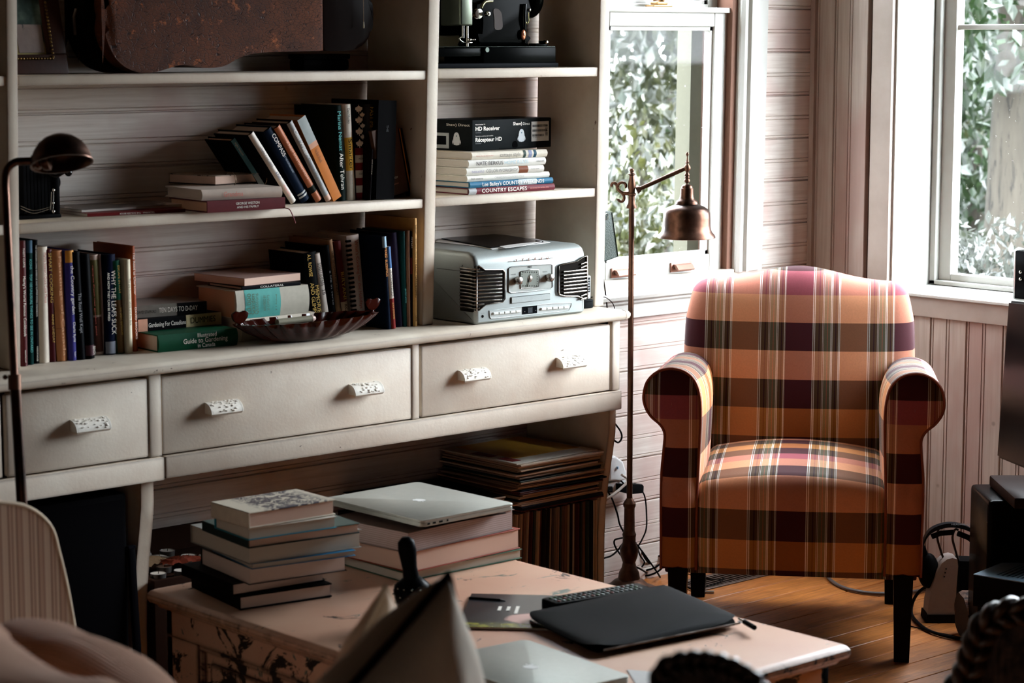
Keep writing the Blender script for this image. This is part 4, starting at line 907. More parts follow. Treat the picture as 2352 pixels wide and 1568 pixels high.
m = MB().tube([(wd*.46, -.001, ht*.50), (wd*.47, -.001, ht*.40), (wd*.5, -.001, ht*.375), (wd*.56, -.001, ht*.375), (wd*.59, -.001, ht*.40), (wd*.60, -.001, ht*.50)], .0009, 6); m.box(wd*.47, wd*.52, -.0012, -.0004, ht*.57, ht*.62); m.obj('glass_emblem', INK_W, wk, 0)
text(wk, "WHISKEY", INK_W, FRONT, (wd*.50, -.0008, ht*.25), wd*.36, .0052, 'title'); text(wk, "A GUIDE BOOK", INK_P, FRONT, (wd*.5, -.0008, ht*.16), wd*.34, .003, 'title')
jr, wd, ht = faced('black journal closed with an orange elastic strap', ((2125, 1074), (2168, 1068), (2012, 452)), .018, '#0d0b0c', SZ2L, 'journal', G4)
MB().box(wd*.25, wd*.42, -.0012, .019, -.0005, ht+.001).obj('elastic_strap', plain('#b8742c', .6), jr, 0)
for i, (a, b_, c_) in enumerate((((1748, 1772, 500), (1735, 1752, 1096), '#17100f'), ((1774, 1790, 640), (1754, 1772, 1098), '#120e10'))):
    upright(['narrow dark notebook with an orange dot in front of grey spine', 'slim black notebook with faint lettering beside the dotted one'][i], z2, a, b_, SZ2L, c_, [("WHISKEY", plain('#8a7a6a', .6), .2, .5, .5)] if i else [], dp=.05, group=G4)
# flat things on the same shelf
z = flat('maroon family history lying at the bottom of the pile on the middle shelf', z2, (300, 1212), (1000, 1172), 1108, SZ2L, .175, '#5a2226', [("GEORGE WESTON", INK_W, .36, .66, .22, .66), ("AND HIS FAMILY", INK_W, .37, .65, .20, .34)], group=G4, rounded=False, pages=PAGEO)
mr = [o_ for o_ in COL.objects if str(o_.get('label', '')).startswith('maroon family history')][0]
MB().tube(smooth_pts([(.003, .02, .004), (.001, -.01, .002), (-.004, -.016, -.004), (-.022, -.018, -.012), (-.036, -.017, -.018)], 5), .0013, 6).obj('ribbon_marker', plain('#6d1418', .6), mr, 60)
z = flat('cream linen album with pink script on the maroon family history', z2, (245, 1103), (965, 1070), 1005, z, .19, '#c9b8aa', [("Grandma", INK_P, .26, .50, .48, .5)], group=G4, pages=PAGE, board=.004)
lw = z2(375, 963); n_ = PZ(*lw, z); 
nb, z, la, lb = slab('ring-bound scrapbook with gilt page edges on the cream linen album', z2(372, 965), z2(800, 935), z2(-70, 905), z, .0235, '#2a211c', PG_PINK, group=G4, top=m_paint('marbled_cover', hx('#b3a290'), hx('#8d7a68'), hx('#2c221d'), .60, 30, False), board=.0022, over=.003)
for u in (.27, .93):
    m = MB(); m.tube([(la*u, -.006+.020*math.cos(a), .012+.020*math.sin(a)) for a in [2*PI*i/22 for i in range(22)]], .0011, 6, True); m.obj('binder_ring', plain('#8d7a68', .25, .9), nb, 60)
z1 = lambda x, y: (x/2.613, y/2.613)
mg, zz_, la, lb = slab('red-spined travel magazine lying under a white one on the middle shelf', z1(525, 1302), z1(1112, 1272), z1(300, 1262), SZ2L, .0075, '#6d1a1c', PAGEW, group='magazines on the middle shelf', paper=True, cat='magazine')
text(mg, "TAORMINA - THE GOLDEN BOOK", INK_W, Matrix(((-1, 0, 0), (0, 0, -1), (0, -1, 0))).to_4x4(), (la*.5, -.0008, .0036), la*.36, .0042, 'title')
MB().box(0, la, -.0006, .001, 0, .0075).obj('spine', cover_m('#6d1a1c'), mg, 0)
mg, zz_, la, lb = slab('white photography magazine on the red-spined travel magazine', z1(490, 1275), z1(1112, 1238), z1(235, 1225), zz_, .006, '#cfcac4', PAGEW, group='magazines on the middle shelf', paper=True, cat='magazine', top=m_paint('magazine_photo', hx('#3a3230'), hx('#8a7a70'), hx('#c9b8aa'), .55, 6))
# folding camera
Yc = 4.60; q1 = lambda x, y: PY(*z1(x, y), Yc)
fc = thing('folding_camera', 'old black folding camera with chrome struts behind the dome lamp', 'camera', (0, 0, 0)); P = q1(240, 1300); fc.location = (P.x, Yc, SZ2L+.0005)
def lc(x, y, d=0): v_ = q1(x, y) - Vector(fc.location); return Vector((v_.x, d, v_.z))
a, b = lc(112, 1290), lc(300, 1290); 
MB().box(a.x-.03, lc(150, 800).x, .05, .09, 0, lc(112, 815).z, .004).obj('body', BLACKM, fc)
m = MB(); x0, x1 = lc(150, 0+900).x, lc(335, 900).x
for i in range(9):
    f = i/8; xx = x0+(x1-x0)*f; h0 = .012+.004*f; h1 = lc(112, 980).z - (.02*f); yw = .045-.012*f; bl_ = .003*(i % 2)
    m.box(xx-.004, xx+.004, .05-yw+bl_*0, .05+yw, h0-bl_, h1+bl_, .001, 1)
m.obj('bellows', BLACK, fc)
MB().box(x1+.002, x1+.014, .01, .09, .004, lc(380, 1040).z, .003).obj('lens_standard', BLACK, fc)
m = MB(); m.M = Matrix.Translation((x1+.014, .05, lc(350, 1100).z)) @ Euler((0, PI/2, 0)).to_matrix().to_4x4(); m.lathe([(.016, 0), (.018, .004), (.018, .014), (.014, .018), (.010, .014)], n=24); m.obj('lens', GLOSSB, fc)
MB().box(a.x-.03, lc(370, 1290).x, .0, .10, 0, .008, .002).obj('bed', BLACK, fc)
m = MB()
for pts in ([lc(315, 1140), lc(312, 1270)], [lc(305, 1150), lc(300, 1260)]): m.tube([p+Vector((0, -.004, 0)) for p in pts], .0016, 6)
m.ball(lc(314, 1140, -.005), .004, 8, 6).ball(lc(313, 1268, -.005), .0045, 8, 6).ball(lc(312, 1218, -.005), .0035, 8, 6)
m.tube(smooth_pts([lc(120, 1235, -.003), lc(200, 1262, -.003), lc(300, 1240, -.003)]), .0011, 6).tube(smooth_pts([lc(120, 1250, -.003), lc(200, 1278, -.003), lc(300, 1250, -.003)]), .0011, 6)
m.obj('strut', plain('#b9b4ae', .2, 1.0), fc, 60)
m = MB().tube(smooth_pts([lc(290, 1040, .0), lc(330, 1055, -.004), lc(380, 1030, -.004), lc(412, 1022, 0)]), .005, 8).ball(lc(405, 1035, -.004), .009, 10, 8); m.obj('viewfinder', GLOSSB, fc, 60)

# ---------------------------------------------------------------- top shelf
fr_ = thing('picture_frame', 'dark carved picture frame leaning on the top shelf beside leather case', 'picture frame', (0, 0, 0)); Yp = 4.60
BRp = PY(160, 161, 4.60); fr_.location = (BRp.x, BRp.y, SZ1L+.001); fr_.rotation_euler = (math.radians(-13), 0, 0)
WDF, HTF = .30, .36
FRM = m_paint('dark_walnut', hx('#24130d'), hx('#3d2118'), hx('#0a0605'), .7, 9, False, .45, spec=.08)
for nm, b in (('rail', (-WDF, 0, 0, .026, 0, .047)), ('rail', (-WDF, 0, 0, .026, HTF-.047, HTF)), ('stile', (-.047, 0, 0, .026, .047, HTF-.047)), ('stile', (-WDF, -WDF+.047, 0, .026, .047, HTF-.047))): MB().box(*b, .005, 2).obj(nm, FRM, fr_)
bead = MB()
for i in range(30):
    for zb in (.036, HTF-.036): bead.ball((-.04-i*(WDF-.08)/29, -.001, zb), .0035, 6, 4)
for i in range(34):
    for xb in (-.038, -WDF+.038): bead.ball((xb, -.001, .04+i*(HTF-.08)/33), .0035, 6, 4)
bead.obj('beading', m_metal('dull_gilt', hx('#3a2a18'), hx('#8a6a3a'), .4), fr_, 60)
t = NT('old_photograph'); v = t.coord(); n1 = t.noise(v, 14, 5); n2 = t.noise(v, 34, 4); sz = t.n('SeparateXYZ', i_0=v)
c = t.ramp(n1, [(.32, hx('#0b1210')), (.5, hx('#31433f')), (.62, hx('#5f7068')), (.75, hx('#9a948a'))]); c = t.mix(t.ramp(sz.outputs[2], [(.068, (1, 1, 1)), (.08, (0, 0, 0))]), c, hx('#9c8e5c'))
MB().box(-WDF+.047, -.047, .012, .016, .047, HTF-.047).obj('photograph', t.done(c, .3), fr_, 0)
MB().box(-.118, -.052, .009, .0115, .052, .118).obj('snapshot', m_paint('faded_snapshot', hx('#6f5f5a'), hx('#9b8a80'), hx('#3a3532'), .6, 12), fr_, 0)
# leather instrument case on edge
ic = thing('instrument_case', 'worn brown crocodile-leather instrument case lying along the top shelf', 'instrument case', (0, 0, 0))
Yi = 4.575; qi = lambda x, y: PY(*z1(x, y), Yi); P = qi(870, 415); ic.location = (P.x, Yi, SZ1L+.001); li = lambda x, y: ((qi(x, y)-P).x, max(.0, (qi(x, y)-P).z))
t = NT('crocodile_leather'); v = t.coord(); vo = t.n('TexVoronoi', feature='DISTANCE_TO_EDGE', i_Vector=t.coord('Object', (60, 60, 120)), i_Scale=1.3); n1 = t.noise(v, 9, 6, .7, .5); n2 = t.noise(v, 22, 7, .7)
crk = t.ramp(vo.outputs[0], [(.0, (0, 0, 0)), (.06, (1, 1, 1))])
c = t.mix(t.ramp(n1, [(.3, (0, 0, 0)), (.7, (1, 1, 1))]), hx('#331608'), hx('#63341c')); c = t.mix(t.ramp(n2, [(.585, (0, 0, 0)), (.63, (1, 1, 1))]), c, hx('#8e4d27'))
CROC = t.done(t.mix(crk, hx('#1a0b07'), c), t.math('ADD', .42, t.math('MULTIPLY', n1, .3)), 0, t.bump(crk, .35, .004), .10)
low = [(640, 60), (628, 150), (650, 240), (690, 320), (745, 375), (810, 405), (870, 415), (940, 408), (1010, 388), (1080, 368), (1140, 372), (1210, 384), (1290, 384), (1350, 372), (1400, 345), (1450, 320), (1510, 302), (1600, 292), (1800, 286), (1950, 284)]
lowp = smooth_pts([(*li(a, b), 0) for a, b in low], 3); zmid = li(640, 20)[1]
topp = [Vector((p.x, 2*zmid*.86 - p.y, 0)) for p in reversed(lowp)]
poly = [(p.x, p.y) for p in lowp] + [(p.x, p.y) for p in topp]
MB().prism(poly, 'y', 0, .11, .014, 3).obj('lid', CROC, ic, 40)
MB().prism([(a-.022 if a < .1 else a, b) for a, b in poly], 'y', .045, .135, .01, 2).obj('side_wall', plain('#0c0605', .4), ic, 40)
hd_ = smooth_pts([(*li(1930, 284), 0), (*li(2060, 284), 0), (*li(2160, 270), 0), (*li(2225, 210), 0), (*li(2245, 120), 0), (*li(2245, 20), 0)], 3)
poly2 = [(p.x, p.y) for p in hd_] + [(p.x, 2*zmid*.9-p.y) for p in reversed(hd_)]
MB().prism(poly2, 'y', .004, .115, .012, 3).obj('head_end', plain('#120907', .35), ic, 40)
bx_ = li(578, 60)[0]
MB().tube([(bx_, .09, li(0, 20)[1]), (bx_-.006, .09, li(0, 70)[1]), (bx_-.004, .09, li(0, 185)[1])], .0035, 8).obj('handle', plain('#a39182', .35, .6), ic, 60)
m = MB().box(li(1960, 0)[0], li(2240, 0)[0], .10, .165, -.001, li(0, 345)[1], .01); 
bxo = thing('small_black_case', 'small black box standing behind the neck of the leather case', 'box', (P.x, Yi, SZ1L+.001)); m.obj('body', plain('#070506', .4), bxo)
MB().box(li(1958, 0)[0], li(2242, 0)[0], .098, .167, li(0, 345)[1]-.001, li(0, 345)[1]+.012, .004).obj('lid', plain('#0a0808', .3), bxo)
hgc = thing('pull_cord', 'thin pale cord hanging down in front of the leather case', 'cord', (qi(2165, 160).x, Yi-.012, qi(2165, 160).z))
MB().tube([(0, 0, 0), (-.0005, 0, .05), (.0, 0, .394)], .0009, 6).obj('string', plain('#b5a590', .6), hgc, 60); MB().lathe([(.0012, -.004), (.002, 0), (.0012, .012)], n=8).obj('bead', plain('#d8cdb8', .4), hgc, 60)

# sewing machine
Ys = 4.565; z6 = lambda x, y: (960+x/6.918, y/6.918); qs = lambda x, y: PY(*z6(x, y), Ys); P = qs(1200, 1075)
sm = thing('sewing_machine', 'antique black sewing machine with a copper medallion on the top shelf', 'sewing machine', (P.x, Ys, SZ1R+.0006)); ls = lambda x, y: ((qs(x, y)-P).x, (qs(x, y)-P).z)
zb0, zb1 = ls(0, 1000)[1]*0+.012, ls(1200, 748)[1]; xa, xb, xh = ls(300, 0)[0]-.03, ls(2192, 900)[0], ls(1046, 900)[0]
SEWB = plain('#060707', .2, 0, .35, .3)
MB().box(xh, xb, 0, .165, .012, zb1, .003).obj('base', SEWB, sm)
MB().box(xa, xh-.001, .006, .160, .030, zb1-.002, .003).obj('extension_leaf', SEWB, sm)
MB().box(xa, ls(2225, 0)[0], -.004, .168, 0, .0125, .004).obj('plinth', plain('#14161a', .5), sm)
MB().box(xa, xb, .002, .163, zb1, zb1+.0022, .0008, 1).obj('bed_plate', plain('#3a403c', .15, .7), sm)
m = MB(); c0 = ls(1092, 790); m.tube([(c0[0], -.003, c0[1]), (c0[0], .012, c0[1])], .0068, 16); m.obj('hinge_knob', plain('#5a625c', .2, .9), sm)
# pillar and arm as one cast body
body = [ls(1110, 742), ls(1110, 660), ls(1170, 610), ls(1200, 540), ls(1215, 380), ls(1210, 250), ls(1180, 130), ls(1120, 60), ls(1010, 20), (ls(735, 0)[0], ls(0, -20)[1]), (ls(735, 0)[0], ls(0, -300)[1]), (ls(900, 0)[0], ls(0, -420)[1]), (ls(1500, 0)[0], ls(0, -430)[1]), (ls(1900, 0)[0], ls(0, -330)[1]), ls(1990, -80), ls(1960, 150), ls(1905, 420), ls(1900, 600), ls(1930, 700), ls(1940, 742)]
body = [(p.x, p.y) for p in smooth_pts([(*b, 0) for b in body], 3)]
MB().prism(body, 'y', .045, .125, .014, 3).obj('arm', SEWB, sm, 40)
hole = smooth_pts([(*ls(1372, 150), 0), (*ls(1440, 140), 0), (*ls(1495, 200), 0), (*ls(1512, 320), 0), (*ls(1505, 455), 0), (*ls(1395, 458), 0), (*ls(1385, 300), 0)], 4, True)
MB().prism([(p.x, p.y) for p in hole], 'y', .0435, .046).obj('pillar_window', plain('#3a2a24', .6), sm, 20)
fx0, fx1 = ls(735, 0)[0], ls(935, 0)[0]
MB().box(fx0, fx1, .015, .10, ls(0, 405)[1], ls(0, -300)[1], .006, 3).obj('face_plate', plain('#5a5f54', .28, .85), sm)
m = MB(); m.tube([(ls(900, 0)[0], .03, zb1+.002), (ls(900, 0)[0], .03, ls(0, 410)[1])], .0032, 10).tube([(ls(850, 0)[0], .035, ls(0, 600)[1]), (ls(850, 0)[0], .035, ls(0, 400)[1])], .0038, 10).ball((ls(908, 0)[0], .024, ls(0, 632)[1]), .006, 10, 8)
m.tube([(ls(905, 0)[0], .026, ls(0, 632)[1]), (ls(1000, 0)[0], .026, ls(0, 630)[1])], .0018, 8).ball((ls(1000, 0)[0], .026, ls(0, 630)[1]), .003, 8, 6).box(ls(855, 0)[0], ls(945, 0)[0], .02, .045, ls(0, 690)[1], ls(0, 665)[1], .002)
m.tube(smooth_pts([(ls(800, 0)[0], .03, ls(0, 580)[1]), (ls(775, 0)[0], .03, ls(0, 620)[1]), (ls(820, 0)[0], .03, ls(0, 665)[1]), (ls(880, 0)[0], .03, ls(0, 680)[1])]), .0022, 8); m.obj('needle_bar', plain('#b5b2aa', .15, 1.0), sm, 50)
def fknob(nm, x, y, y0, prof_, mat):
    m = MB(); m.M = Matrix.Translation((ls(x, y)[0], y0, ls(x, y)[1])) @ FRONT; m.lathe(prof_, n=24); return m.obj(nm, mat, sm, 40)
CHR = plain('#c9c6be', .14, 1.0)
fknob('tension_disc', 1090, 215, .046, [(.013, 0), (.0135, .006), (.006, .008), (.006, .012), (.013, .013), (.013, .016), (.004, .017)], CHR)
fknob('tension_knob', 1175, 218, .026, [(.005, 0), (.0065, .002), (.0065, .012), (.0055, .014), (.0028, .0142), (.0026, .009)], CHR)
m = MB().tube(smooth_pts([(ls(1120, 120)[0], .03, ls(1120, 120)[1]), (ls(1150, 60)[0], .03, ls(1150, 60)[1]), (ls(1220, 20)[0], .036, ls(1220, 20)[1]), (ls(1340, 12)[0], .042, ls(1340, 12)[1])]), .0048, 8); m.obj('thread_guide', plain('#8a8668', .3, .8), sm, 60)
lv = MB().tube([(ls(1855, 60)[0], .04, ls(1855, 60)[1]), (ls(1835, 300)[0], .038, ls(1835, 300)[1]), (ls(1850, 450)[0], .040, ls(1850, 450)[1]), (ls(1858, 690)[0], .043, ls(1858, 690)[1])], [.006, .0055, .005, .0035], 12); lv.obj('stitch_lever', GLOSSB, sm, 60)
m = MB(); c0 = ls(1822, 552); m.M = Matrix.Translation((c0[0], .038, c0[1])) @ FRONT; m.lathe([(.0088, 0), (.0088, .0012), (.0072, .0028), (.003, .0034), (.0005, .0036)], n=28, sy=1.6); m.ball((.0, .001, .0034), .0032, 10, 8, .8, 1.6, .5); m.obj('medallion', m_metal('bright_copper', hx('#b8694a'), hx('#e09a78'), .3, 90), sm, 40)
m = MB().tube([(*ls(1862, 190)[:1], .040, ls(1862, 190)[1]), (ls(1868, 340)[0], .040, ls(1868, 340)[1]), (ls(1890, 385)[0], .040, ls(1890, 385)[1]), (ls(1915, 340)[0], .040, ls(1915, 340)[1]), (ls(1912, 190)[0], .040, ls(1912, 190)[1])], .0018, 8); m.obj('length_scale', plain('#9a9468', .3, .8), sm, 60)
fknob('set_screw', 1925, 152, .040, [(.0045, 0), (.0045, .003), (.003, .004)], CHR)
m = MB(); m.M = Matrix.Translation((ls(2010, -40)[0], .085, ls(2010, -40)[1])) @ Euler((0, PI/2, 0)).to_matrix().to_4x4(); R_ = abs(ls(2010, -40)[1]-ls(2010, 295)[1]); m.lathe([(R_*.3, -.004), (R_*.96, -.002), (R_, .006), (R_, .018), (R_*.95, .026), (R_*.4, .030), (R_*.3, .034)], n=40); m.obj('hand_wheel', SEWB, sm, 40)
fknob('bobbin_winder', 2090, 665, .02, [(.004, -.02), (.004, 0), (.0062, .001), (.0062, .010), (.004, .0115), (.0025, .0105), (.0022, .012)], CHR); MB().box(ls(1950, 0)[0], ls(2150, 0)[0], .02, .05, zb1+.002, zb1+.010, .003).obj('winder_bracket', SEWB, sm)
# dark print in a pale frame behind it
dp_ = thing('framed_print', 'dark print in a pale frame standing behind the sewing machine', 'picture', (3.94, 4.745, SZ1R+.001), (math.radians(-2), 0, 0))
X0, X1 = -.15, PY(960+1072/6.918, 60, 4.745).x-3.94; zf1 = PY(1010, 82, 4.745).z-SZ1R
MB().box(X0, X1, 0, .012, 0, zf1, .003).box(X1-.004, X1+.008, -.002, .012, 0, .36, .003).obj('frame', plain('#8f8a72', .5), dp_)
t = NT('scratchy_print'); v = t.coord(); n1 = t.noise(v, 60, 6, .7, 2); MB().box(X0, X1-.012, -.002, .010, zf1, .35).obj('print', t.done(t.ramp(n1, [(.58, hx('#040505')), (.70, hx('#1a1d1c')), (.78, hx('#5c6660'))]), .12), dp_, 0)

# ---------------------------------------------------------------- right bay: boxed receiver on decorating books
G5 = 'decorating books under the receiver box'
pc = [('maroon decorating book at the bottom of the pile under the receiver box', (362, 1405), (980, 1368), 1358, '#6d3038', [("COUNTRY ESCAPES", INK_W, .14, .66, .62), ("DECORATING WITH NATURAL STYLE", INK_P, .70, .92, .2)], [(0, .085, '#a9a9aa')]),
      ('blue lakeside decorating book second from the bottom of its pile', (370, 1357), (968, 1320), 1314, '#2c6684', [("Lee Bailey's COUNTRY WEEKENDS", INK_W, .14, .88, .66)], [(.58, .80, '#aeb9bc')]),
      ('thin white decorating book with pale grey capitals', (350, 1312), (942, 1277), 1270, '#d6d3c8', [("Style country", INK_K, .04, .18, .34), ("CANADIAN COUNTRY STYLE", plain('#8f9190', .6), .32, .68, .36)], []),
      ('white paint-colour workshop book with a brown photo patch', (345, 1266), (902, 1238), 1215, '#d8d4ca', [("beautiful", plain('#9a96b0', .6), .06, .21, .4), ("COLOR WORKSHOP", plain('#5d5a56', .6), .24, .65, .46), ("MORE HOME", INK_K, .82, .93, .14)], [(.67, .79, '#7d4a34')]),
      ('white designer book lettered in black and pale blue', (360, 1210), (915, 1184), 1157, '#dcd8d0', [("NATE BERKUS", INK_K, .09, .43, .54), ("HOME RULES", plain('#a9c6cf', .6), .45, .76, .5), ("PUBLISHER", INK_K, .87, .97, .2)], []),
      ('cream cottage decorating book topmost of the pile under the box', (383, 1153), (926, 1128), 1100, '#d8cfbe', [("Better Homes and Gardens", INK_R, .05, .27, .16), ("cottage style", plain('#6d6a62', .6), .36, .63, .56)], [(.675, .71, '#3a4a44'), (.745, .79, '#8a8fa8'), (.815, .85, '#2a4a5a')])]
z = SZ2R
for lab, L, R, yt, c, ti, bd in pc: z = flat(lab, z5, L, R, yt, z, .235, c, ti, group=G5, bands=bd, pages=PAGEW, rounded=True)
l, r = z5(392, 1090), z5(960, 1060); P, Q = PZ(*l, z), PZ(*r, z); wd = (Q-P).length; ang = math.atan2((Q-P).y, (Q-P).x); ht = PY(*z5(392, 868), P.y).z - z
rb = thing('receiver_box', 'black cardboard satellite receiver box on top of the decorating books', 'box', (P.x, P.y, z+.0006), (0, 0, ang))
KB = plain('#1b1e1f', .42); dpb = .245
MB().box(0, wd, 0, dpb, 0, ht, .003).obj('carton', KB, rb)
sq = ht
m = MB(); m.lathe([(.011, 0), (.011, .0007)], n=24); o_ = m.obj('thumb_hole', plain('#050506', .8), rb); o_.matrix_local = Matrix.Translation((wd*.53, -.0002, .011)) @ FRONT
MB().box(wd*.33, wd*.70, -.0012, .001, .002, .0042).obj('lid_flap', plain('#0c0d0e', .6), rb, 0)
text(rb, "HD Receiver", INK_W, FRONT, (wd*.035, -.0006, ht*.71), wd*.30, ht*.135, align='LEFT', bold=.0004); text(rb, "Récepteur HD", INK_W, FRONT, (wd*.035, -.0006, ht*.35), wd*.325, ht*.135, align='LEFT', bold=.0004)
text(rb, "Digital Satellite TV", INK_W, FRONT, (wd*.035, -.0006, ht*.85), wd*.12, ht*.035, align='LEFT'); text(rb, "Télévision numérique par satellite", INK_W, FRONT, (wd*.035, -.0006, ht*.475), wd*.22, ht*.032, align='LEFT'); text(rb, "HDDSR605", plain('#8d9192', .6), FRONT, (wd*.035, -.0006, ht*.585), wd*.07, ht*.028, align='LEFT'); text(rb, "HDDSR605", plain('#8d9192', .6), FRONT, (wd*.035, -.0006, ht*.235), wd*.07, ht*.028, align='LEFT')
text(rb, "Shaw)", INK_W, FRONT, (wd*.505, -.0006, ht*.83), wd*.115, ht*.105, align='LEFT', bold=.0004); text(rb, "Direct", INK_W, FRONT, (wd*.63, -.0006, ht*.82), wd*.085, ht*.09, align='LEFT')
m = MB().box(wd*.74, wd*.965, -.0009, .0005, ht*.22, ht*.88); m.obj('shipping_label', plain('#d9d8d2', .6), rb, 0)
bars = MB(); r2_ = random.Random(3)
for z0, n_, xe in ((.70, 26, .20), (.54, 26, .195), (.38, 18, .155)):
    x = wd*.752
    while x < wd*(.745+xe): wdt = r2_.choice((.0006, .001, .0016)); bars.box(x, x+wdt, -.0012, -.0008, ht*z0, ht*(z0+.075)); x += wdt+r2_.choice((.0007, .0012))
zq = .38
while zq < .74: hq = r2_.choice((.006, .012, .02)); bars.box(wd*.918, wd*.95, -.0012, -.0008, ht*zq, ht*(zq+hq)); zq += hq+.012
bars.obj('barcode', plain('#26282a', .7), rb, 0); text(rb, "01 2019 4711", INK_K, FRONT, (wd*.755, -.0012, ht*.345), wd*.09, ht*.03, align='LEFT')
def fig(M_):                                                             # the printed little white receiver-dish figure
    for nm, pf, c in (('printed_figure', [(.001, -.016), (.010, -.015), (.0125, -.006), (.0115, .004), (.009, .013), (.005, .018), (.0005, .019)], '#d7dcdf'),):
        m = MB(); m.prism([(a, b) for a, b in pf]+[(-a, b) for a, b in reversed(pf)], 'z', 0, .0005); m.prism([(.0135+.0, -.014), (.0165, -.008), (.0135, .0), (.0125, -.008)], 'z', 0, .0004); m.prism([(-.0135, -.014), (-.0165, -.008), (-.0135, .0), (-.0125, -.008)], 'z', 0, .0004)
        o_ = m.obj(nm, plain(c, .5), rb, 0); o_.matrix_local = M_
    m = MB().lathe([(.0022, 0), (.0022, .0009)], (0, .009, 0), 12); o_ = m.obj('printed_eye', plain('#6d8a96', .5), rb, 0); o_.matrix_local = M_
fig(Matrix.Translation((wd*.612, -.0006, ht*.42)) @ FRONT)
LM = Matrix.Translation((-.0006, dpb*.24, ht*.36)) @ LEFT; fig(LM)
MB().box(-.0008, .001, dpb*.36, dpb*.98, ht*.05, ht*.56).obj('printed_picture', plain('#b9c2c4', .5), rb, 0); MB().box(-.0012, .0, dpb*.40, dpb*.99, ht*.17, ht*.46).obj('printed_receiver', plain('#121416', .4), rb, 0)
text(rb, "Shaw) Direct", INK_W, LEFT, (-.0006, dpb*.22, ht*.83), dpb*.36, ht*.085)
# ---------------------------------------------------------------- retro stereo
YS = 4.421; zs1 = lambda x, y: (990+x/3.278, 520+y/3.278); Ps = PY(*zs1(331, 742), YS); Ps.z = CT
st = thing('stereo', 'silver retro tabletop stereo with chrome grilles standing on the worktop', 'stereo', (Ps.x, YS, CT+.0006))
lx = lambda x, y: ((PY(*zs1(x, y), YS)-Ps).x, (PY(*zs1(x, y), YS)-Ps).z)
t = NT('silver_plastic'); n = t.noise(t.coord(), 400, 2); SILV = t.done(t.mix(n, hx('#8d9391'), hx('#9ea4a1')), .36, .35, None, .4)
W_, HT_, DP_ = lx(1163, 650)[0], .190, .30
# body: section in (y, z) with a big front-top radius, run across, side edges rounded
sec = [(0, .006), (0, HT_-.034), (.003, HT_-.022), (.010, HT_-.010), (.022, HT_-.003), (.036, HT_), (DP_-.01, HT_), (DP_, HT_-.01), (DP_, .0), (.008, 0)]
MB().prism(sec, 'x', 0, W_, .014, 4).obj('housing', SILV, st, 50)
DKG = plain('#1b1714', .4); CHROME = m_metal('dark_chrome', hx('#6d6862'), hx('#b9b4ae'), .16, 30)
def poly(pts): return [lx(*p) for p in pts]
def bez(pl, y0, y1): return MB().prism(pl, 'y', y0, y1, .0012, 1)
def ring(pl, wdt, y0, y1):
    c = Vector((sum(p[0] for p in pl)/len(pl), 0, sum(p[1] for p in pl)/len(pl))); m = MB(); n_ = len(pl)
    pts = smooth_pts([(p[0], (y0+y1)/2, p[1]) for p in pl], 1, True)
    return m.tube(pts, wdt/2, 8, True)
gl_ = poly([(332, 300), (348, 296), (395, 328), (530, 325), (546, 345), (546, 545), (530, 568), (470, 575), (400, 590), (350, 632), (332, 636)])
bez(gl_, -.0035, .004).obj('grille_backing', DKG, st)
gr_ = poly([(952, 300), (965, 288), (1090, 262), (1140, 228), (1164, 222), (1164, 546), (1140, 546), (1095, 525), (1000, 524), (958, 514), (950, 495)])
bez(gr_, -.0035, .004).obj('grille_backing', DKG, st)
ga = ring(gl_, .0042, -.007, -.004).obj('grille_rim', CHROME, st, 60); gb = ring(gr_, .0042, -.007, -.004).obj('grille_rim', CHROME, st, 60)
def slat(x0, x1, zy0, zy1, wrap, par):
    a, b = lx(x0, zy0), lx(x1, zy1); pts = [(b[0], -.0062, b[1]), (a[0], -.0062, a[1])]
    if wrap < 0: pts += [(-.004, -.003, a[1]), (-.0075, .006, a[1]), (-.0075, .050, a[1]), (-.003, .056, a[1])]
    if wrap > 0: pts = [(W_+.002, .040, b[1]), (W_+.0065, .034, b[1]), (W_+.0065, .004, b[1]), (W_+.003, -.004, b[1])] + pts
    MB().tube(pts, .0028, 8).obj('slat', CHROME, par, 60)
for i in range(12):
    y = 315+i*27.2; x1 = 385 if i in (0, 1, 10, 11) else 520
    if i in (0, 11): x1 = 350
    slat(345, x1, y+(6 if i == 0 else 0), y-(x1-345)*.055, -1, ga)
for i in range(11):
    y = 268+i*26.6; x0 = 985 if 1 < i < 9 else 1115
    slat(x0, 1150, y+(1150-x0)*.03+16, y+4, 1, gb)
MB().box(-.0055, .002, .004, .056, .033, .139, .004).obj('grille_side', DKG, st)
# tuner panel
pan = poly([(583, 318), (600, 306), (740, 292), (895, 284), (909, 292), (911, 455), (898, 470), (740, 490), (600, 500), (582, 492)])
bez(pan, -.002, .004).obj('tuner_panel', plain('#a3a7a1', .4), st); ring(pan, .0035, -.003, -.001).obj('tuner_rim', SILV, st, 60)
dl = poly([(667, 340), (735, 327), (803, 326), (808, 390), (803, 452), (735, 462), (670, 466), (664, 400)])
dd = bez(dl, -.004, .0).obj('dial_glass', plain('#8b9088', .08, 0, .7), st); ring(dl, .0016, -.0045, -.0035).obj('dial_rim', CHROME, st, 60)
cx_, cz_ = lx(737, 394)
m = MB(); m.M = Matrix.Translation((cx_, -.004, cz_)) @ FRONT; m.lathe([(.0085, 0), (.0085, .0008), (.003, .0014)], n=28); m.obj('dial_hub', plain('#b9ada2', .2, .9), dd, 50)
MB().tube([(*lx(716, 455)[:1], -.0056, lx(716, 455)[1]), (lx(738, 360)[0], -.0056, lx(738, 360)[1])], .0009, 6).obj('needle', CHR, dd)
m = MB()
for i in range(7):
    for zy_ in (345, 447): a = lx(685+i*17, zy_); m.box(a[0]-.0012, a[0]+.0012, -.0046, -.0040, a[1]-.002, a[1]+.002)
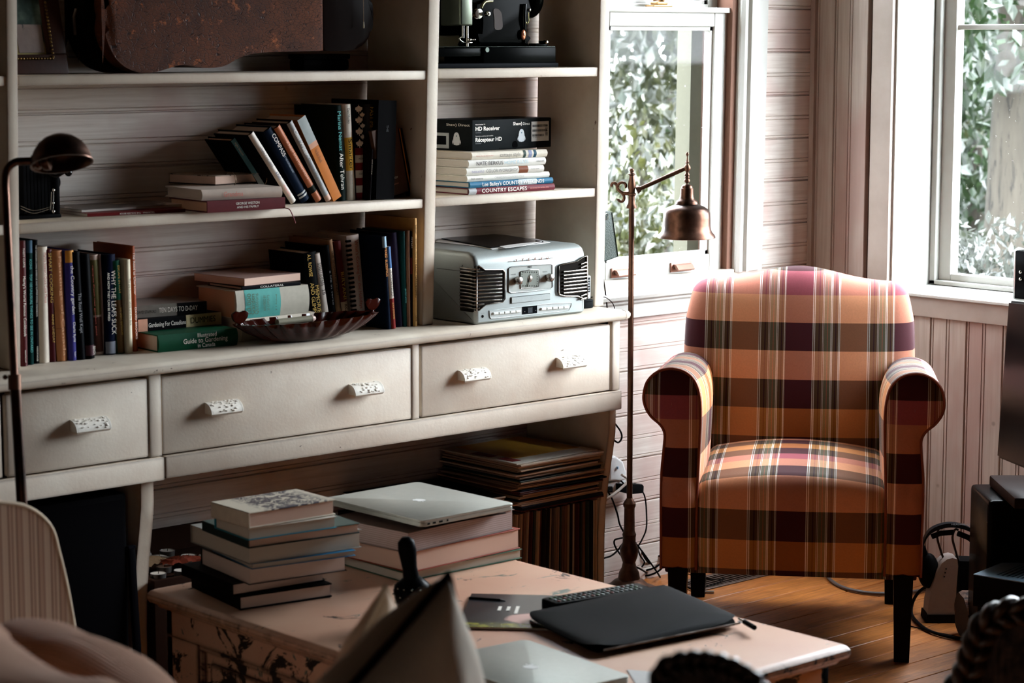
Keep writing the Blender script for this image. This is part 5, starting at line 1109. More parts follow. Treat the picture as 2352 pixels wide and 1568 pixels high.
for i in range(5):
    for zx_ in (678, 793): a = lx(zx_, 360+i*18); m.box(a[0]-.0018, a[0]+.0018, -.0046, -.0040, a[1]-.0008, a[1]+.0008)
m.obj('dial_marks', plain('#3a3d38', .6), dd, 0)
for x, y in ((636, 406), (873, 384)):
    a = lx(x, y); m = MB(); m.M = Matrix.Translation((a[0], -.002, a[1])) @ FRONT
    m.lathe([(.009, 0), (.0095, .003), (.0105, .004), (.0108, .013), (.0095, .017), (.006, .018), (.0005, .0182)], n=36, fl=lambda k, n, z: .05*((k % 2)*2-1) if .003 < z < .015 else 0); m.obj('knob', m_metal('knob_chrome', hx('#8a7d74'), hx('#c4bab2'), .2, 40), st, 50)
text(st, "TEAC", INK_K, FRONT, (lx(738, 306)[0], -.0028, lx(738, 306)[1]), .0165, .0046, bold=.0002)
text(st, "VOLUME", INK_K, FRONT, (lx(615, 362)[0], -.0028, lx(615, 362)[1]), .018, .003); text(st, "TUNING", INK_K, FRONT, (lx(853, 342)[0], -.0028, lx(853, 342)[1]), .0165, .003)
for i, ch in enumerate("STEREO"):
    a = lx(635+i*47.5, 257-i*3.6); text(st, ch, plain('#7d5a4c', .25, .8), FRONT, (a[0], -.0022, a[1]), .0085, .0068, 'badge_letter', shear=.25, bold=.0004)
a, b = lx(578, 268), lx(915, 239); MB().tube([(a[0], -.0008, a[1]), (b[0], -.0008, b[1])], .0007, 6).obj('badge_line', CHROME, st)
tr_ = poly([(600, 536), (893, 506), (893, 550), (600, 581)]); bez(poly([(596, 532), (896, 502), (896, 553), (596, 585)]), -.0008, .002).obj('tray_gap', DKG, st); bez(tr_, -.004, .0).obj('disc_tray', SILV, st)
a = lx(747, 543); text(st, "CD", plain('#8d918e', .5), FRONT, (a[0], -.0046, a[1]), .010, .005)
bp_ = poly([(436, 637), (620, 612), (740, 598), (900, 582), (1054, 577), (1050, 605), (1036, 632), (900, 648), (640, 676), (450, 694), (442, 680)])
bez(bp_, -.001, .003).obj('button_panel', plain('#aeb2af', .45), st); ring(bp_, .0025, -.0015, -.0005).obj('panel_rim', SILV, st, 60)
for x0, y0, sl in ((462, 657, -.095), (823, 622, -.075)):
    for i in range(5):
        x = x0+i*42.5; y = y0+(x-x0)*sl; bez(poly([(x, y-9), (x+38, y-9+38*sl), (x+38, y+9+38*sl), (x, y+9)]), -.0055, .0).obj('button', plain('#d2d4cf', .35), st)
db = poly([(683, 602), (797, 593), (797, 654), (683, 664)]); disp = bez(db, -.0022, .002).obj('display', plain('#0b0d10', .12), st)
bez(poly([(722, 612), (762, 609), (762, 650), (722, 653)]), -.0026, -.002).obj('lit_segment', plain('#2d3236', .3), disp)
for x, y in ((701, 642), (784, 633)): a = lx(x, y); MB().ball((a[0], -.0026, a[1]), .0009, 8, 6).obj('indicator', INK_W, disp)
a = lx(388, 678); m = MB(); m.M = Matrix.Translation((a[0], 0, a[1])) @ FRONT; m.lathe([(.0038, 0), (.0038, .0008), (.0022, .0009), (.002, -.001)], n=18); m.obj('headphone_jack', DKG, st); text(st, "PHONES", plain('#6d706d', .5), FRONT, (a[0], -.0006, a[1]+.008), .011, .002)
MB().tube([(-.0004, .06, .138), (-.0004, .155, .138)], .0007, 4).tube([(-.0004, .06, .138), (-.0004, .048, .155)], .0007, 4).obj('lid_seam', DKG, st)
for x in (.03, W_-.03): MB().lathe([(.012, -.0004), (.012, .004)], (x, .03, 0), 12).obj('rubber_foot', BLACK, st)
# papers on the stereo
zt_ = CT+HT_+.0012
def sheet(label, pts, z, th, mat, cat='paper', name='paper', mat2=None, group=None):
    w_ = [PZ(x, y, z) for x, y in pts]; o0 = w_[0]; r_ = thing(name, label, cat, (o0.x, o0.y, z)); 
    if group: r_['group'] = group
    m = MB(); m.prism([((p-o0).x, (p-o0).y) for p in w_], 'z', 0, th); m.obj('sheet' if name == 'paper' else 'cover', mat, r_, 0); return r_
PAPER = plain('#c9c6c2', .5)
sheet('white papers lying beneath a glossy black booklet on the stereo', [(1000, 556), (1012, 546), (1100, 534), (1180, 543), (1232, 549), (1264, 557), (1190, 566), (1130, 573), (1108, 568), (1060, 562)], zt_, .0012, PAPER)
bl_ = sheet('glossy black booklet lying on white papers on top of the stereo', [(1014, 549), (1098, 537), (1160, 541), (1248, 556), (1152, 566), (1128, 570), (1100, 564)], zt_+.0018, .0025, plain('#0e0d0f', .18), 'booklet', 'booklet')
text(bl_, "RECORD THE MOMENT", INK_W, Matrix.Rotation(math.radians(8), 4, 'Z'), (.125, -.01, .0029), .10, .006, 'title')
m = MB(); p0 = Vector(bl_.location); cv = [PZ(x, y, zt_+.003)-p0 for x, y in ((1148, 567), (1190, 561), (1245, 556), (1200, 566), (1160, 571))]; m.prism([(p.x, p.y) for p in cv], 'z', .0026, .0034); m.obj('curled_page', PAPER, bl_, 0)
# remote and little box at the far side of the stereo
rm = thing('remote_control', 'grey remote control propped upright beside the silver stereo', 'remote control', (PY(1345, 700, 4.50).x, 4.50, CT+.0255))
a = PY(1357, 690, 4.50).x - rm.location.x; MB().box(.0, a, 0, .012, .0, .065, .003).obj('case', plain('#b4b5b2', .4), rm); MB().box(.002, a-.003, -.0008, .003, .018, .06, .001).obj('keypad', plain('#17181a', .5), rm)
m = MB()
for i in range(5): m.box(.006, a-.006, -.0018, -.0004, .022+i*.007, .026+i*.007, .0006, 1)
m.obj('button', plain('#8d8f8f', .4), rm); 
kb = thing('adapter_box', 'small black box under the remote at the side of the stereo', 'box', (rm.location.x-.012, 4.49, CT+.0006)); MB().box(0, a+.012, 0, .03, 0, .024, .003).obj('shell', plain('#17191a', .45), kb); MB().box(.004, a+.006, -.0008, .002, .018, .0195).obj('lid_seam', plain('#050505', .7), kb)
# dark leather case hung on the outside of the upright
lc_ = PY(1389, 590, 4.60); bagz = PY(1400, 598, 4.60).z
bag = thing('leather_case', 'dark green leather case hanging on the outer side of the bookshelf', 'case', (lc_.x, 4.60, bagz))
bx = lambda x, y: ((PY(x, y, 4.60)-Vector(bag.location)).x, (PY(x, y, 4.60)-Vector(bag.location)).z)
t = NT('pebbled_green_leather'); vo = t.n('TexVoronoi', i_Vector=t.coord(), i_Scale=420.0); LEA = t.done(hx('#39453f'), .5, 0, t.bump(vo.outputs[0], .5, .002), .4)
pl_ = [bx(1386, 601), bx(1419, 590), bx(1420, 585), bx(1406, 489), bx(1402, 485), bx(1386, 486)]
MB().prism(pl_, 'y', 0, .022, .003).obj('body', LEA, bag); MB().tube([(*bx(1386, 600)[:1], -.001, bx(1386, 600)[1]), (bx(1419, 589)[0], -.001, bx(1419, 589)[1]), (bx(1405, 487)[0], -.001, bx(1405, 487)[1])], .0012, 6).obj('stitched_edge', plain('#1d2521', .6), bag)
MB().tube([(bx(1391, 497)[0]+.007*math.cos(k/10*2*PI), -.003, bx(1391, 497)[1]+.009*math.sin(k/10*2*PI)) for k in range(10)], .0015, 6, True).obj('ring', plain('#8d9088', .25, .9), bag, 60)
# cables near the worktop
def cable(label, pts, r, c, cat='cable', name='cable', k=8):
    P_ = [Vector(p) for p in pts]; o0 = P_[0]; r_ = thing(name, label, cat, o0); MB().tube(smooth_pts([p-o0 for p in P_], k), r, 8).obj('wire', plain(c, .45) if isinstance(c, str) else c, r_, 60); return r_
cable('thin black cord running off the worktop end behind the stereo', [PY(1352, 683, 4.51), PY(1370, 681, 4.52), PY(1388, 682, 4.54), PY(1400, 689, 4.58), PY(1409, 700, 4.62), PY(1414, 722, 4.65), PY(1414, 770, 4.735)], .0015, '#140d0d')
cable('black lead coming down the bookshelf side past the window', [PY(1386, 640, 4.72), PY(1390, 668, 4.735), PY(1394, 700, 4.735), PY(1397, 760, 4.738), PY(1404, 850, 4.738)], .002, '#100c0c')
# fluted amber bowl
bc0 = (PZ(548, 760, .95)+PZ(866, 743, .95))/2; bl = thing('glass_bowl', 'fluted dark amber oval bowl with leaf handles near the worktop edge', 'bowl', (PY(706, 757, 4.485).x, 4.485, CT+.0008))
t = NT('amber_glass'); n = t.noise(t.coord(), 18, 4); AMB = t.done(t.mix(n, hx('#140402'), hx('#3a0f06')), .14, 0, None, .2)
aX = (PY(866, 750, 4.485).x-PY(548, 757, 4.485).x)/2*.97; bY = .080
pr = [(.30, 0), (.45, .002), (.66, .012), (.84, .030), (.97, .048), (1.0, .054), (.965, .054), (.92, .046), (.80, .030), (.60, .015), (.30, .008), (.002, .006)]
flu = lambda k, n, z: .05*math.cos(k*2*PI/n*26)*min(1, z/.04)
MB().lathe([(a, b) for a, b in pr], (0, 0, 0), 208, aX, bY, True, flu).obj('bowl', AMB, bl, 60)
for s in (-1, 1):
    m = MB(); lf = smooth_pts([(0, 0, 0), (.020, .012, 0), (.030, .032, 0), (.016, .040, 0), (.004, .034, 0), (-.010, .040, 0), (-.026, .030, 0), (-.018, .010, 0)], 4, True)
    m.M = Matrix.Translation((s*aX*.985, 0, .056)); m.prism([(p.x*.85, p.y*.8) for p in lf], 'y', -.004, .004, .0015); m.ball((0, 0, -.002), .006, 10, 8); m.obj('leaf_handle', AMB, bl, 40)
pen = thing('glasses_case', 'slim pale cylinder with a metal tip resting on books behind the bowl', 'pen case', PY(*z4(825, 1092), 4.535)); pe = PY(*z4(1190, 1052), 4.535)-Vector(pen.location)
MB().tube([(0, 0, 0), pe*.9], .0085, 14).obj('barrel', plain('#8f8a78', .25, .3), pen, 50); MB().tube([pe*.9, pe*.94, pe], [.009, .0085, .005], 14).obj('tip', plain('#c4a79a', .3), pen, 50)

# ---------------------------------------------------------------- under the sideboard
sleeve_cols = ['#2b2320', '#8a7060', '#b59a84', '#1b2430', '#6d4f40', '#c4b09c', '#4a1f1c', '#2f3a34', '#96836f', '#0f0e10', '#5b5048', '#a88a70', '#23222a', '#7d6a5c']
def record(label, loc, rot, c, w_=.315, th=.0036, group=None, name='record'):
    r_ = thing(name, label, 'record', loc, rot, group); return r_
base_me = None
def sleeve_mesh(th):
    m = MB(); m.box(0, th, 0, .312, 0, .314, .0006, 1); return m.mesh('sleeve', 0)
row0, row1 = 3.972, 4.318; x = row0; ri = 0; YR = 4.462
SLM = {}
while x < row1-.006:
    th = rnd.choice((.0032, .004, .004, .0052, .0075)); key = (th, rnd.choice(sleeve_cols))
    if key not in SLM: me = sleeve_mesh(th); me.materials.append(plain(key[1], .6)); SLM[key] = me
    lean_ = .10-.13*(x-row0)/(row1-row0)
    r_ = thing('record', 'record sleeve standing upright in the packed row under the sideboard', 'record', (x, YR+rnd.uniform(-.006, .010), .0528), (0, max(0, lean_)*.6, 0), 'upright records under the sideboard')
    o_ = bpy.data.objects.new('sleeve', SLM[key]); COL.objects.link(o_); o_.parent = r_
    x += th+.0016
def flat_pile(n_, x0, y0, z, label, toplabel, group, topmat, jig, rot0=0):
    for i in range(n_):
        th = rnd.choice((.0034, .004, .0048)); key = (th, rnd.choice(sleeve_cols), 'f')
        if key not in SLM:
            m = MB(); m.box(0, .314, 0, .314, 0, th, .0006, 1); me = m.mesh('sleeve', 0); me.materials.append(plain(key[1], .6)); SLM[key] = me
        top = i == n_-1
        r_ = thing('record', toplabel if top else label, 'record', (x0+rnd.uniform(-jig, jig)-.02*(i % 9 == 4), y0+rnd.uniform(-jig, jig), z), (0, 0, rot0+rnd.uniform(-.05, .05)), group)
        if top:
            m = MB(); m.box(0, .314, 0, .314, 0, th, .0006, 1); m.obj('sleeve', plain('#c4bdb0', .5), r_, 0)
            for b, mt in topmat: MB().box(*b, th-.0002, th+.0005).obj('cover_print', mt, r_, 0)
        else: o_ = bpy.data.objects.new('sleeve', SLM[key]); COL.objects.link(o_); o_.parent = r_
        z += th+.0004
    return z
flat_pile(30, 3.995, 4.432, .3785, 'record sleeve lying in the tall flat pile above the upright records', 'white and yellow record sleeve topping the tall flat pile', 'tall flat pile of records', [((.05, .30, .06, .30), plain('#c79436', .5)), ((.012, .045, .03, .09), plain('#7a1f22', .5)), ((.012, .045, .12, .20), plain('#7a1f22', .5))], .007, .02)
cr = thing('storage_crate', 'dark wooden crate under the lower pile of records beneath the sideboard', 'crate', (3.79, 4.62, .0528))
for nm, b in (('end_board', (-.17, -.155, -.14, .13, 0, .32)), ('end_board', (.155, .17, -.14, .13, 0, .32)), ('side_board', (-.155, .155, -.14, -.127, 0, .31)), ('side_board', (-.155, .155, .117, .13, 0, .31)), ('lid', (-.17, .17, -.145, .13, .3205, .334))): MB().box(*b, .002).obj(nm, plain('#2a1a13', .7), cr)
zq = flat_pile(9, 3.64, 4.458, .3880, 'record sleeve in the low flat pile on the dark crate', 'black record sleeve topping the low pile on the dark crate', 'low flat pile of records', [((.0, .314, .0, .314), plain('#121012', .35))], .006, -.03)
cd = thing('compact_disc', 'bare compact disc lying on the low pile of records', 'disc', (3.74, 4.55, zq+.0012)); MB().lathe([(.0075, 0), (.060, 0), (.060, .0012), (.0075, .0012), (.0075, 0)], n=40, cap=False).obj('disc', plain('#9a938f', .2, .6), cd); MB().lathe([(.0072, .0001), (.018, .0002), (.018, .0013), (.0072, .0013)], n=30, cap=False).obj('hub', plain('#c9c4be', .3), cd)
bp = thing('black_speaker', 'large black speaker box standing in the kneehole under the sideboard', 'speaker', (2.60, 4.60, 0)); MB().box(-.13, .165, -.16, .14, .012, .60, .008).obj('cabinet', plain('#050406', .5), bp); MB().box(-.12, .155, -.166, -.158, .03, .585, .004).obj('grille_cloth', plain('#060507', .9), bp)
for a in (-.10, .135):
    for b in (-.13, .11): MB().lathe([(.014, 0), (.014, .013)], (a, b, 0), 10).obj('foot', BLACK, bp)
pb = thing('leaning_board', 'narrow black board leaning beside the speaker in the kneehole', 'board', (2.785, 4.40, 0), (math.radians(-4), 0, 0)); MB().box(-.02, -.003, 0, .012, .002, .47, .002).obj('board', plain('#060508', .5), pb); MB().box(-.021, -.0025, -.001, .013, .468, .474).obj('edge_strip', plain('#111014', .4), pb)
# tray with tealights
tr = thing('wooden_tray', 'dark wooden tray of packets and tealights under the sideboard', 'tray', (3.03, 4.60, .0528)); tz = .322
for nm, b in (('box_front', (-.19, .17, -.155, -.143, 0, tz)), ('box_back', (-.19, .17, .13, .142, 0, tz+.05)), ('box_end', (-.19, -.178, -.143, .13, 0, tz)), ('box_end', (.158, .17, -.143, .13, 0, tz)), ('tray_floor', (-.178, .158, -.143, .13, tz-.02, tz-.01))): MB().box(*b, .002).obj(nm, plain('#2b1b14', .7), tr)
zf = .0528+tz-.0095
for i, (x, y) in enumerate(((-.15, -.11), (-.10, -.06), (-.145, -.03), (-.09, -.12), (-.04, -.08), (-.03, -.03), (-.12, .03), (-.05, .04), (.01, .0), (-.15, .08), (-.08, .095), (.0, .08))):
    tl = thing('tealight', 'white tealight in a metal cup heaped in the dark wooden tray', 'candle', (3.03+x, 4.60+y, zf+.001), (0, 0, 0), 'tealights in the wooden tray')
    MB().lathe([(.018, 0), (.0195, .014), (.0185, .0145), (.018, .012)], n=20, cap=True).obj('cup', plain('#8f8a86', .3, .9), tl); MB().lathe([(.018, .003), (.018, .0135), (.002, .0125)], n=20).obj('wax', plain('#cfc6bb', .5), tl); MB().tube([(0, 0, .012), (.001, 0, .018)], .0008, 5).obj('wick', INK_K, tl)
for i, (x, y, rz, c, l_) in enumerate(((-.12, -.02, .4, '#a88a6c', 'crumpled tan foil packet on the tealights in the tray'), (-.05, -.06, -.3, '#9c4a38', 'red and white packet on the tealights in the tray'), (-.10, .05, 1.1, '#b9b2aa', 'clear plastic packet on the tealights in the tray'))):
    pk = thing('packet', l_, 'packet', (3.03+x, 4.60+y, zf+.022), (0, 0, rz)); m = MB()
    m.grid(lambda u, v: ((u-.5)*.11, (v-.5)*.06, .010*math.sin(u*PI)*math.sin(v*PI)+.003*math.sin(23*u+9*v)), 14, 8); bmesh.ops.solidify(m.bm, geom=m.bm.faces[:], thickness=.0015); m.obj('wrapper', plain(c, .2), pk, 30)
    MB().box(.052, .058, -.03, .03, -.001, .003, .001, 1).obj('crimped_end', plain('#c9c0b6', .25, .5), pk)

# ---------------------------------------------------------------- things on the coffee table
zt = lambda x, y: (300+x/2.352, 1060+y/2.352)
GT = 'books piled on the coffee table'
z = TZ+.0006
rows = [('black hardback at the bottom of the tall pile on the coffee table', (590, 805), (1090, 730), (243, 692), .030, '#0a090a', None, 'left', None, .003),
 ('black-jacketed book second from the bottom of the tall table pile', (552, 727), (1050, 645), (288, 612), .026, '#0d0c0d', None, 'left', None, .0022),
 ('thick paperback with plain white leaves in the tall table pile', (640, 668), (1170, 588), (350, 560), .037, '#17181a', None, 'far', None, .001),
 ('slim paperback with a blue edge in the tall table pile', (655, 584), (1218, 508), (345, 500), .012, '#2f6d94', PG_GREY, 'far', None, .001),
 ('broad grey-leaved textbook overhanging the middle of the tall table pile', (640, 556), (1250, 462), (250, 447), .039, '#8c8a84', PG_GREY, 'far', None, .001),
 ('dark green hardback with a ribbed cloth spine in the tall table pile', (636, 472), (1240, 386), (280, 390), .022, '#1e2b2a', PG_PINK, 'left', '#46544e', .0025),
 ('pale book with turquoise jacket edges near the top of the tall table pile', (636, 428), (1116, 358), (382, 372), .025, '#1f7f96', PG_GREY, 'far', '#d8cfc2', .0018)]
for lab, N, R, L, th, c, pg, sp, top, bd in rows:
    _, z, _, _ = slab(lab, zt(*N), zt(*R), zt(*L), z, th, c, pg, sp, bd, GT, top)
t = NT('printed_jacket'); v = t.coord(); n1 = t.noise(v, 45, 6, .7, 1.5); s_ = t.n('SeparateXYZ', i_0=v)
mk = t.math('MULTIPLY', t.ramp(s_.outputs[0], [(.035, (0, 0, 0)), (.06, (1, 1, 1)), (.19, (1, 1, 1)), (.21, (0, 0, 0))]), t.ramp(n1, [(.46, (0, 0, 0)), (.50, (1, 1, 1))]))
JK = t.done(t.mix(mk, hx('#cfc4b0'), hx('#3b3540')), .4)
slab('cream-jacketed book with a dark ink drawing topping the tall table pile', zt(640, 365), zt(1108, 288), zt(384, 312), z, .034, '#cfc4b2', PG_PINK, 'left', .003, GT, JK)
z = TZ+.0006
_, z, _, _ = slab('green-edged book at the bottom of the pile under the laptop', zt(1470, 652), zt(2116, 522), zt(1075, 560), z, .022, '#3f5f49', PG_GREY, 'far', .0016, GT)
_, z, _, _ = slab('thick red-edged book with cream leaves under the laptop pile magazines', zt(1510, 603), zt(2106, 468), zt(1090, 510), z, .047, '#8c3a2a', PG_PINK, 'far', .002, GT)
_, z, _, _ = slab('fat stack-bound catalogue with wavy grey leaves under the laptop', zt(1500, 497), zt(2074, 362), zt(1080, 405), z, .046, '#7d6a62', PG_MAG, 'far', .001, GT)
_, z, _, _ = slab('dark folder lying between the fat catalogue and the silver laptop', zt(1590, 362), zt(2030, 280), zt(1080, 290), z, .010, '#1d1613', PG_MAG, 'far', .002, GT)
APPLE = [(0, -.92), (.18, -1.0), (.42, -.95), (.66, -.66), (.80, -.36), (.60, -.18), (.50, .06), (.54, .28), (.74, .46), (.50, .66), (.22, .66), (0, .54), (-.22, .66), (-.50, .64), (-.76, .40), (-.84, .06), (-.76, -.36), (-.56, -.74), (-.34, -.97), (-.16, -.98)]
LEAFA = [(.0, .68), (.04, .90), (.18, 1.08), (.32, 1.14), (.30, .92), (.18, .76)]
ALU = plain('#b2b5ad', .38, .55)
def laptop(label, F, ax_, ay_, L_, D_, th, z, logo_rot, ports=True):
    """F: one corner; ax_, ay_: unit directions of the long and short side"""
    ang = math.atan2(ax_.y, ax_.x); lp_ = thing('laptop', label, 'laptop', (F.x, F.y, z), (0, 0, ang)); sg = 1 if ax_.x*ay_.y-ax_.y*ay_.x > 0 else -1
    def rr_(z0, z1, ins=0, r=.012):
        pts = []
        for cx, cy, a0 in ((L_-r, D_-r, 0), (r, D_-r, 90), (r, r, 180), (L_-r, r, 270)):
            for q_ in range(6): a = math.radians(a0+18*q_); pts.append((cx+(r-ins)*math.cos(a), sg*(cy+(r-ins)*math.sin(a))))
        return MB().prism(pts, 'z', z0, z1, .0012, 2)
    rr_(.001, th*.62, .0008).obj('base', ALU, lp_, 40); rr_(th*.66, th).obj('lid', ALU, lp_, 40); rr_(th*.60, th*.68, .003).obj('hinge_gap', plain('#2a2a2a', .6), lp_)
    S_ = .017; m = MB(); m.M = Matrix.Translation((L_/2, sg*D_/2, th+.0001)) @ Matrix.Rotation(logo_rot, 4, 'Z')
    m.prism([(a*S_, b*S_) for a, b in APPLE], 'z', 0, .0004); m.prism([(a*S_, b*S_) for a, b in LEAFA], 'z', 0, .0004); m.obj('emblem', plain('#f4f4f0', .35), lp_, 0)
    if ports:
        m = MB()
        for x, w2 in ((.018, .007), (.034, .008), (.052, .010), (.075, .004)): m.box(x, x+w2, -.0004 if sg > 0 else -.001, .001 if sg > 0 else .0004, th*.25, th*.5)
        m.obj('ports', plain('#1a1a1a', .5), lp_)
    return lp_
N, R, L = PZ(968, 1212, z), PZ(1182, 1171, z), PZ(779, 1153, z); a = (R-N); b = (L-N); a.z = b.z = 0
laptop('silver laptop lying closed on the pile of thick books', N, a.normalized(), b.normalized(), a.length, b.length, .016, z, PI)
# second laptop and papers at the near end of the table
zp = TZ+.0006
sheet('white paper sticking out from under the nearer laptop', [(1440, 1538), (1528, 1545), (1570, 1580), (1480, 1600)], zp, .0008, PAPER)
F, R, L = PZ(1207, 1468, zp+.016), PZ(1464, 1557, zp+.016), PZ(1095, 1497, zp+.016); a = R-F; a.z = 0; ax2 = a.normalized(); ay2 = Vector((ax2.y, -ax2.x, 0)); 
if (L-F).dot(ay2) < 0: ay2 = -ay2
laptop('silver laptop lying closed at the near end of the coffee table', F, ax2, ay2, .325, .227, .0155, zp+.0012, PI*.5, False)
# glossy magazine
t = NT('magazine_cover'); v = t.coord(); s_ = t.n('SeparateXYZ', i_0=v); n1 = t.noise(v, 30, 5)
c = t.mix(t.ramp(s_.outputs[1], [(.030, (1, 1, 1)), (.040, (0, 0, 0))]), hx('#14161c'), t.ramp(n1, [(.4, hx('#3d3f1a')), (.6, hx('#8d8a34'))]))
vo = t.n('VectorMath', operation='DISTANCE', i_0=v); vo.inputs[1].default_value = (.135, .075, 0); c = t.mix(t.ramp(t.math('ADD', vo.outputs['Value'], t.math('MULTIPLY', n1, .03)), [(.050, (1, 1, 1)), (.058, (0, 0, 0))]), c, hx('#c79a90'))
MAGC = t.done(c, .25)
N, R, L = PZ(1050, 1444, zp), PZ(1310, 1450, zp), PZ(1030, 1368, zp)
mg, _, la, lb = slab('glossy magazine showing greenery and a pale face under the black sleeve', (1050, 1444), (1310, 1450), (1030, 1368), zp, .005, '#12141a', PG_GREY, 'far', .001, None, MAGC, 'magazine', .001, (), True)
for i, (u, v_, l_) in enumerate(((.30, .55, .034), (.38, .55, .034), (.46, .52, .060))): MB().box(la*u, la*u+.007, lb*v_-l_/2, lb*v_+l_/2, .0052, .0056).obj('headline', INK_W, mg, 0)
pn = thing('pen', 'slim black pen lying beside the glossy magazine on the table', 'pen', PZ(1078, 1374, TZ+.006)); pe = PZ(1162, 1380, TZ+.006)-Vector(pn.location)
MB().tube([(0, 0, 0), pe*.85], .0042, 10).obj('barrel', BLACK, pn, 50); MB().tube([pe*.85, pe], [.004, .001], 10).obj('nib', plain('#3a3838', .3, .8), pn, 50)
# black sleeve
def soft_slab(name, label, cat, quad, z, th, mat, rough=None, n=26, sq=.16):
    a, b, c, d = [PZ(x, y, z) for x, y in quad]                          # left, far, right, near
    o0 = (a+b+c+d)/4; r_ = thing(name, label, cat, (o0.x, o0.y, z)); 
    def P_(u, v):
        p = (a*(1-u)+b*u)*(1-v) + (d*(1-u)+c*u)*v; return p-o0
    def f(sgn):
        def g(u, v):
            U = (math.sin((u-.5)*PI)*.6+(u-.5)*.8)*.5+.5; V = (math.sin((v-.5)*PI)*.6+(v-.5)*.8)*.5+.5
            pu, pv = (U-.5)*2, (V-.5)*2; L_ = max(abs(pu), abs(pv), 1e-6); Q = (abs(pu)**7+abs(pv)**7)**(1/7); k = L_/max(Q, 1e-6); pu *= k; pv *= k
            p = P_(pu/2+.5, pv/2+.5); e = max(0, 1-max(abs(pu), abs(pv))**6)**.5
            h = th/2 + sgn*th/2*e
            if sgn > 0: h += .006*math.sin(2.6*pu+.6)*e*math.cos(pv*1.2) - .003*e*(1-pu*pu)
            return (p.x, p.y, max(.0005, h))
        return g
    m = MB(); m.grid(f(1), n, n); m.grid(f(-1), n, n); bmesh.ops.remove_doubles(m.bm, verts=m.bm.verts[:], dist=.0003); m.obj('shell', mat, r_, 70)
    return r_, P_
t = NT('neoprene'); n = t.noise(t.coord(), 900, 2); NEO = t.done(hx('#08090a'), .6, 0, t.bump(n, .12, .001), .03)
sv, P_ = soft_slab('laptop_sleeve', 'padded black neoprene laptop sleeve lying on the coffee table', 'laptop sleeve', [(1195, 1428), (1530, 1362), (1712, 1442), (1365, 1512)], zp, .030, NEO)
zipm = plain('#6d5f55', .4, .5)
MB().tube([P_(u, 1.0)+Vector((0, 0, .013)) for u in [.06+.9*i/30 for i in range(31)]], .0022, 6).obj('zip', zipm, sv, 60)
pz0 = P_(1.0, .92)+Vector((0, 0, .014)); pz1 = PZ(1733, 1441, zp+.016)-Vector(sv.location)
m = MB(); m.tube([pz0, pz0+(pz1-pz0)*.4], .0025, 8); m.obj('zip_slider', CHR, sv, 50); m = MB(); m.tube([pz0+(pz1-pz0)*.38, pz1], .0055, 8); m.obj('zip_pull', BLACK, sv, 50)
# remotes
def remote(label, a, b, wd, th, z, seed, cols):
    A, B_ = PZ(*a, z), PZ(*b, z); d = B_-A; d.z = 0; L_ = d.length; ang = math.atan2(d.y, d.x); r_ = thing('remote_control', label, 'remote control', (A.x, A.y, z), (0, 0, ang)); q_ = random.Random(seed)
    MB().prism([(0, .004), (.012, 0), (L_-.01, 0), (L_, .004), (L_, wd-.004), (L_-.01, wd), (.012, wd), (0, wd-.006)], 'z', 0, th, .004, 3).obj('case', plain('#0d0e0f', .3), r_, 40)
    nx = int(L_/.0125)
    for i in range(1, nx-1):
        for j in range(3):
            c = q_.choice(cols); MB().lathe([(.0042, 0), (.0042, .0016), (.003, .0024), (.0004, .0026)], (i*.0125+.004, wd*(.25+.25*j), th-.0004), 10).obj('button', plain(c, .35), r_, 50)
    return r_
remote('long black remote control with many coloured buttons beside the sleeve', (1278, 1408), (1502, 1371), .062, .020, zp, 5, ['#3a4440', '#5f6a66', '#8d9a96', '#2c3230', '#6d3f38', '#3f5a40'])
remote('shorter black remote with pale buttons tucked against the sleeve', (1322, 1424), (1440, 1400), .040, .018, zp, 9, ['#cfc4bb', '#b9b0aa', '#8d8680'])
# studded black ornament with upright handle
og = PZ(948, 1432, TZ); orn = thing('studded_ornament', 'black studded round ornament with a tall smooth handle on the table', 'ornament', (og.x, og.y, TZ+.0006))
kx = (Vector((og.x, og.y, TZ))-CAM).dot(FW)/FPX
MB().lathe([(14*kx, 0), (24*kx, 12*kx), (36*kx, 40*kx), (43*kx, 66*kx), (44*kx, 80*kx), (38*kx, 94*kx), (26*kx, 104*kx), (17*kx, 112*kx)], n=36).obj('body', plain('#0a0b0c', .3), orn, 60)
m = MB(); top = Vector((-.018, .0, 205*kx)); b0 = Vector((-.003, 0, 104*kx)); m.tube([b0, b0+(top-b0)*.18, b0+(top-b0)*.28, b0+(top-b0)*.7, b0+(top-b0)*.9, top], [19*kx, 18*kx, 17*kx, 21*kx, 19*kx, 9*kx], 18); m.obj('handle', plain('#0c0d0f', .35), orn, 60)
m = MB()
for k in range(3):
    for i in range(14):
        an = i*2*PI/14+k*.2; z_ = (52+k*18)*kx; R_ = (40, 44, 41)[k]*kx; m.ball((R_*math.cos(an), R_*math.sin(an), z_), 2.6*kx, 7, 5)
m.obj('studs', plain('#7d8480', .25, .9), orn, 50)
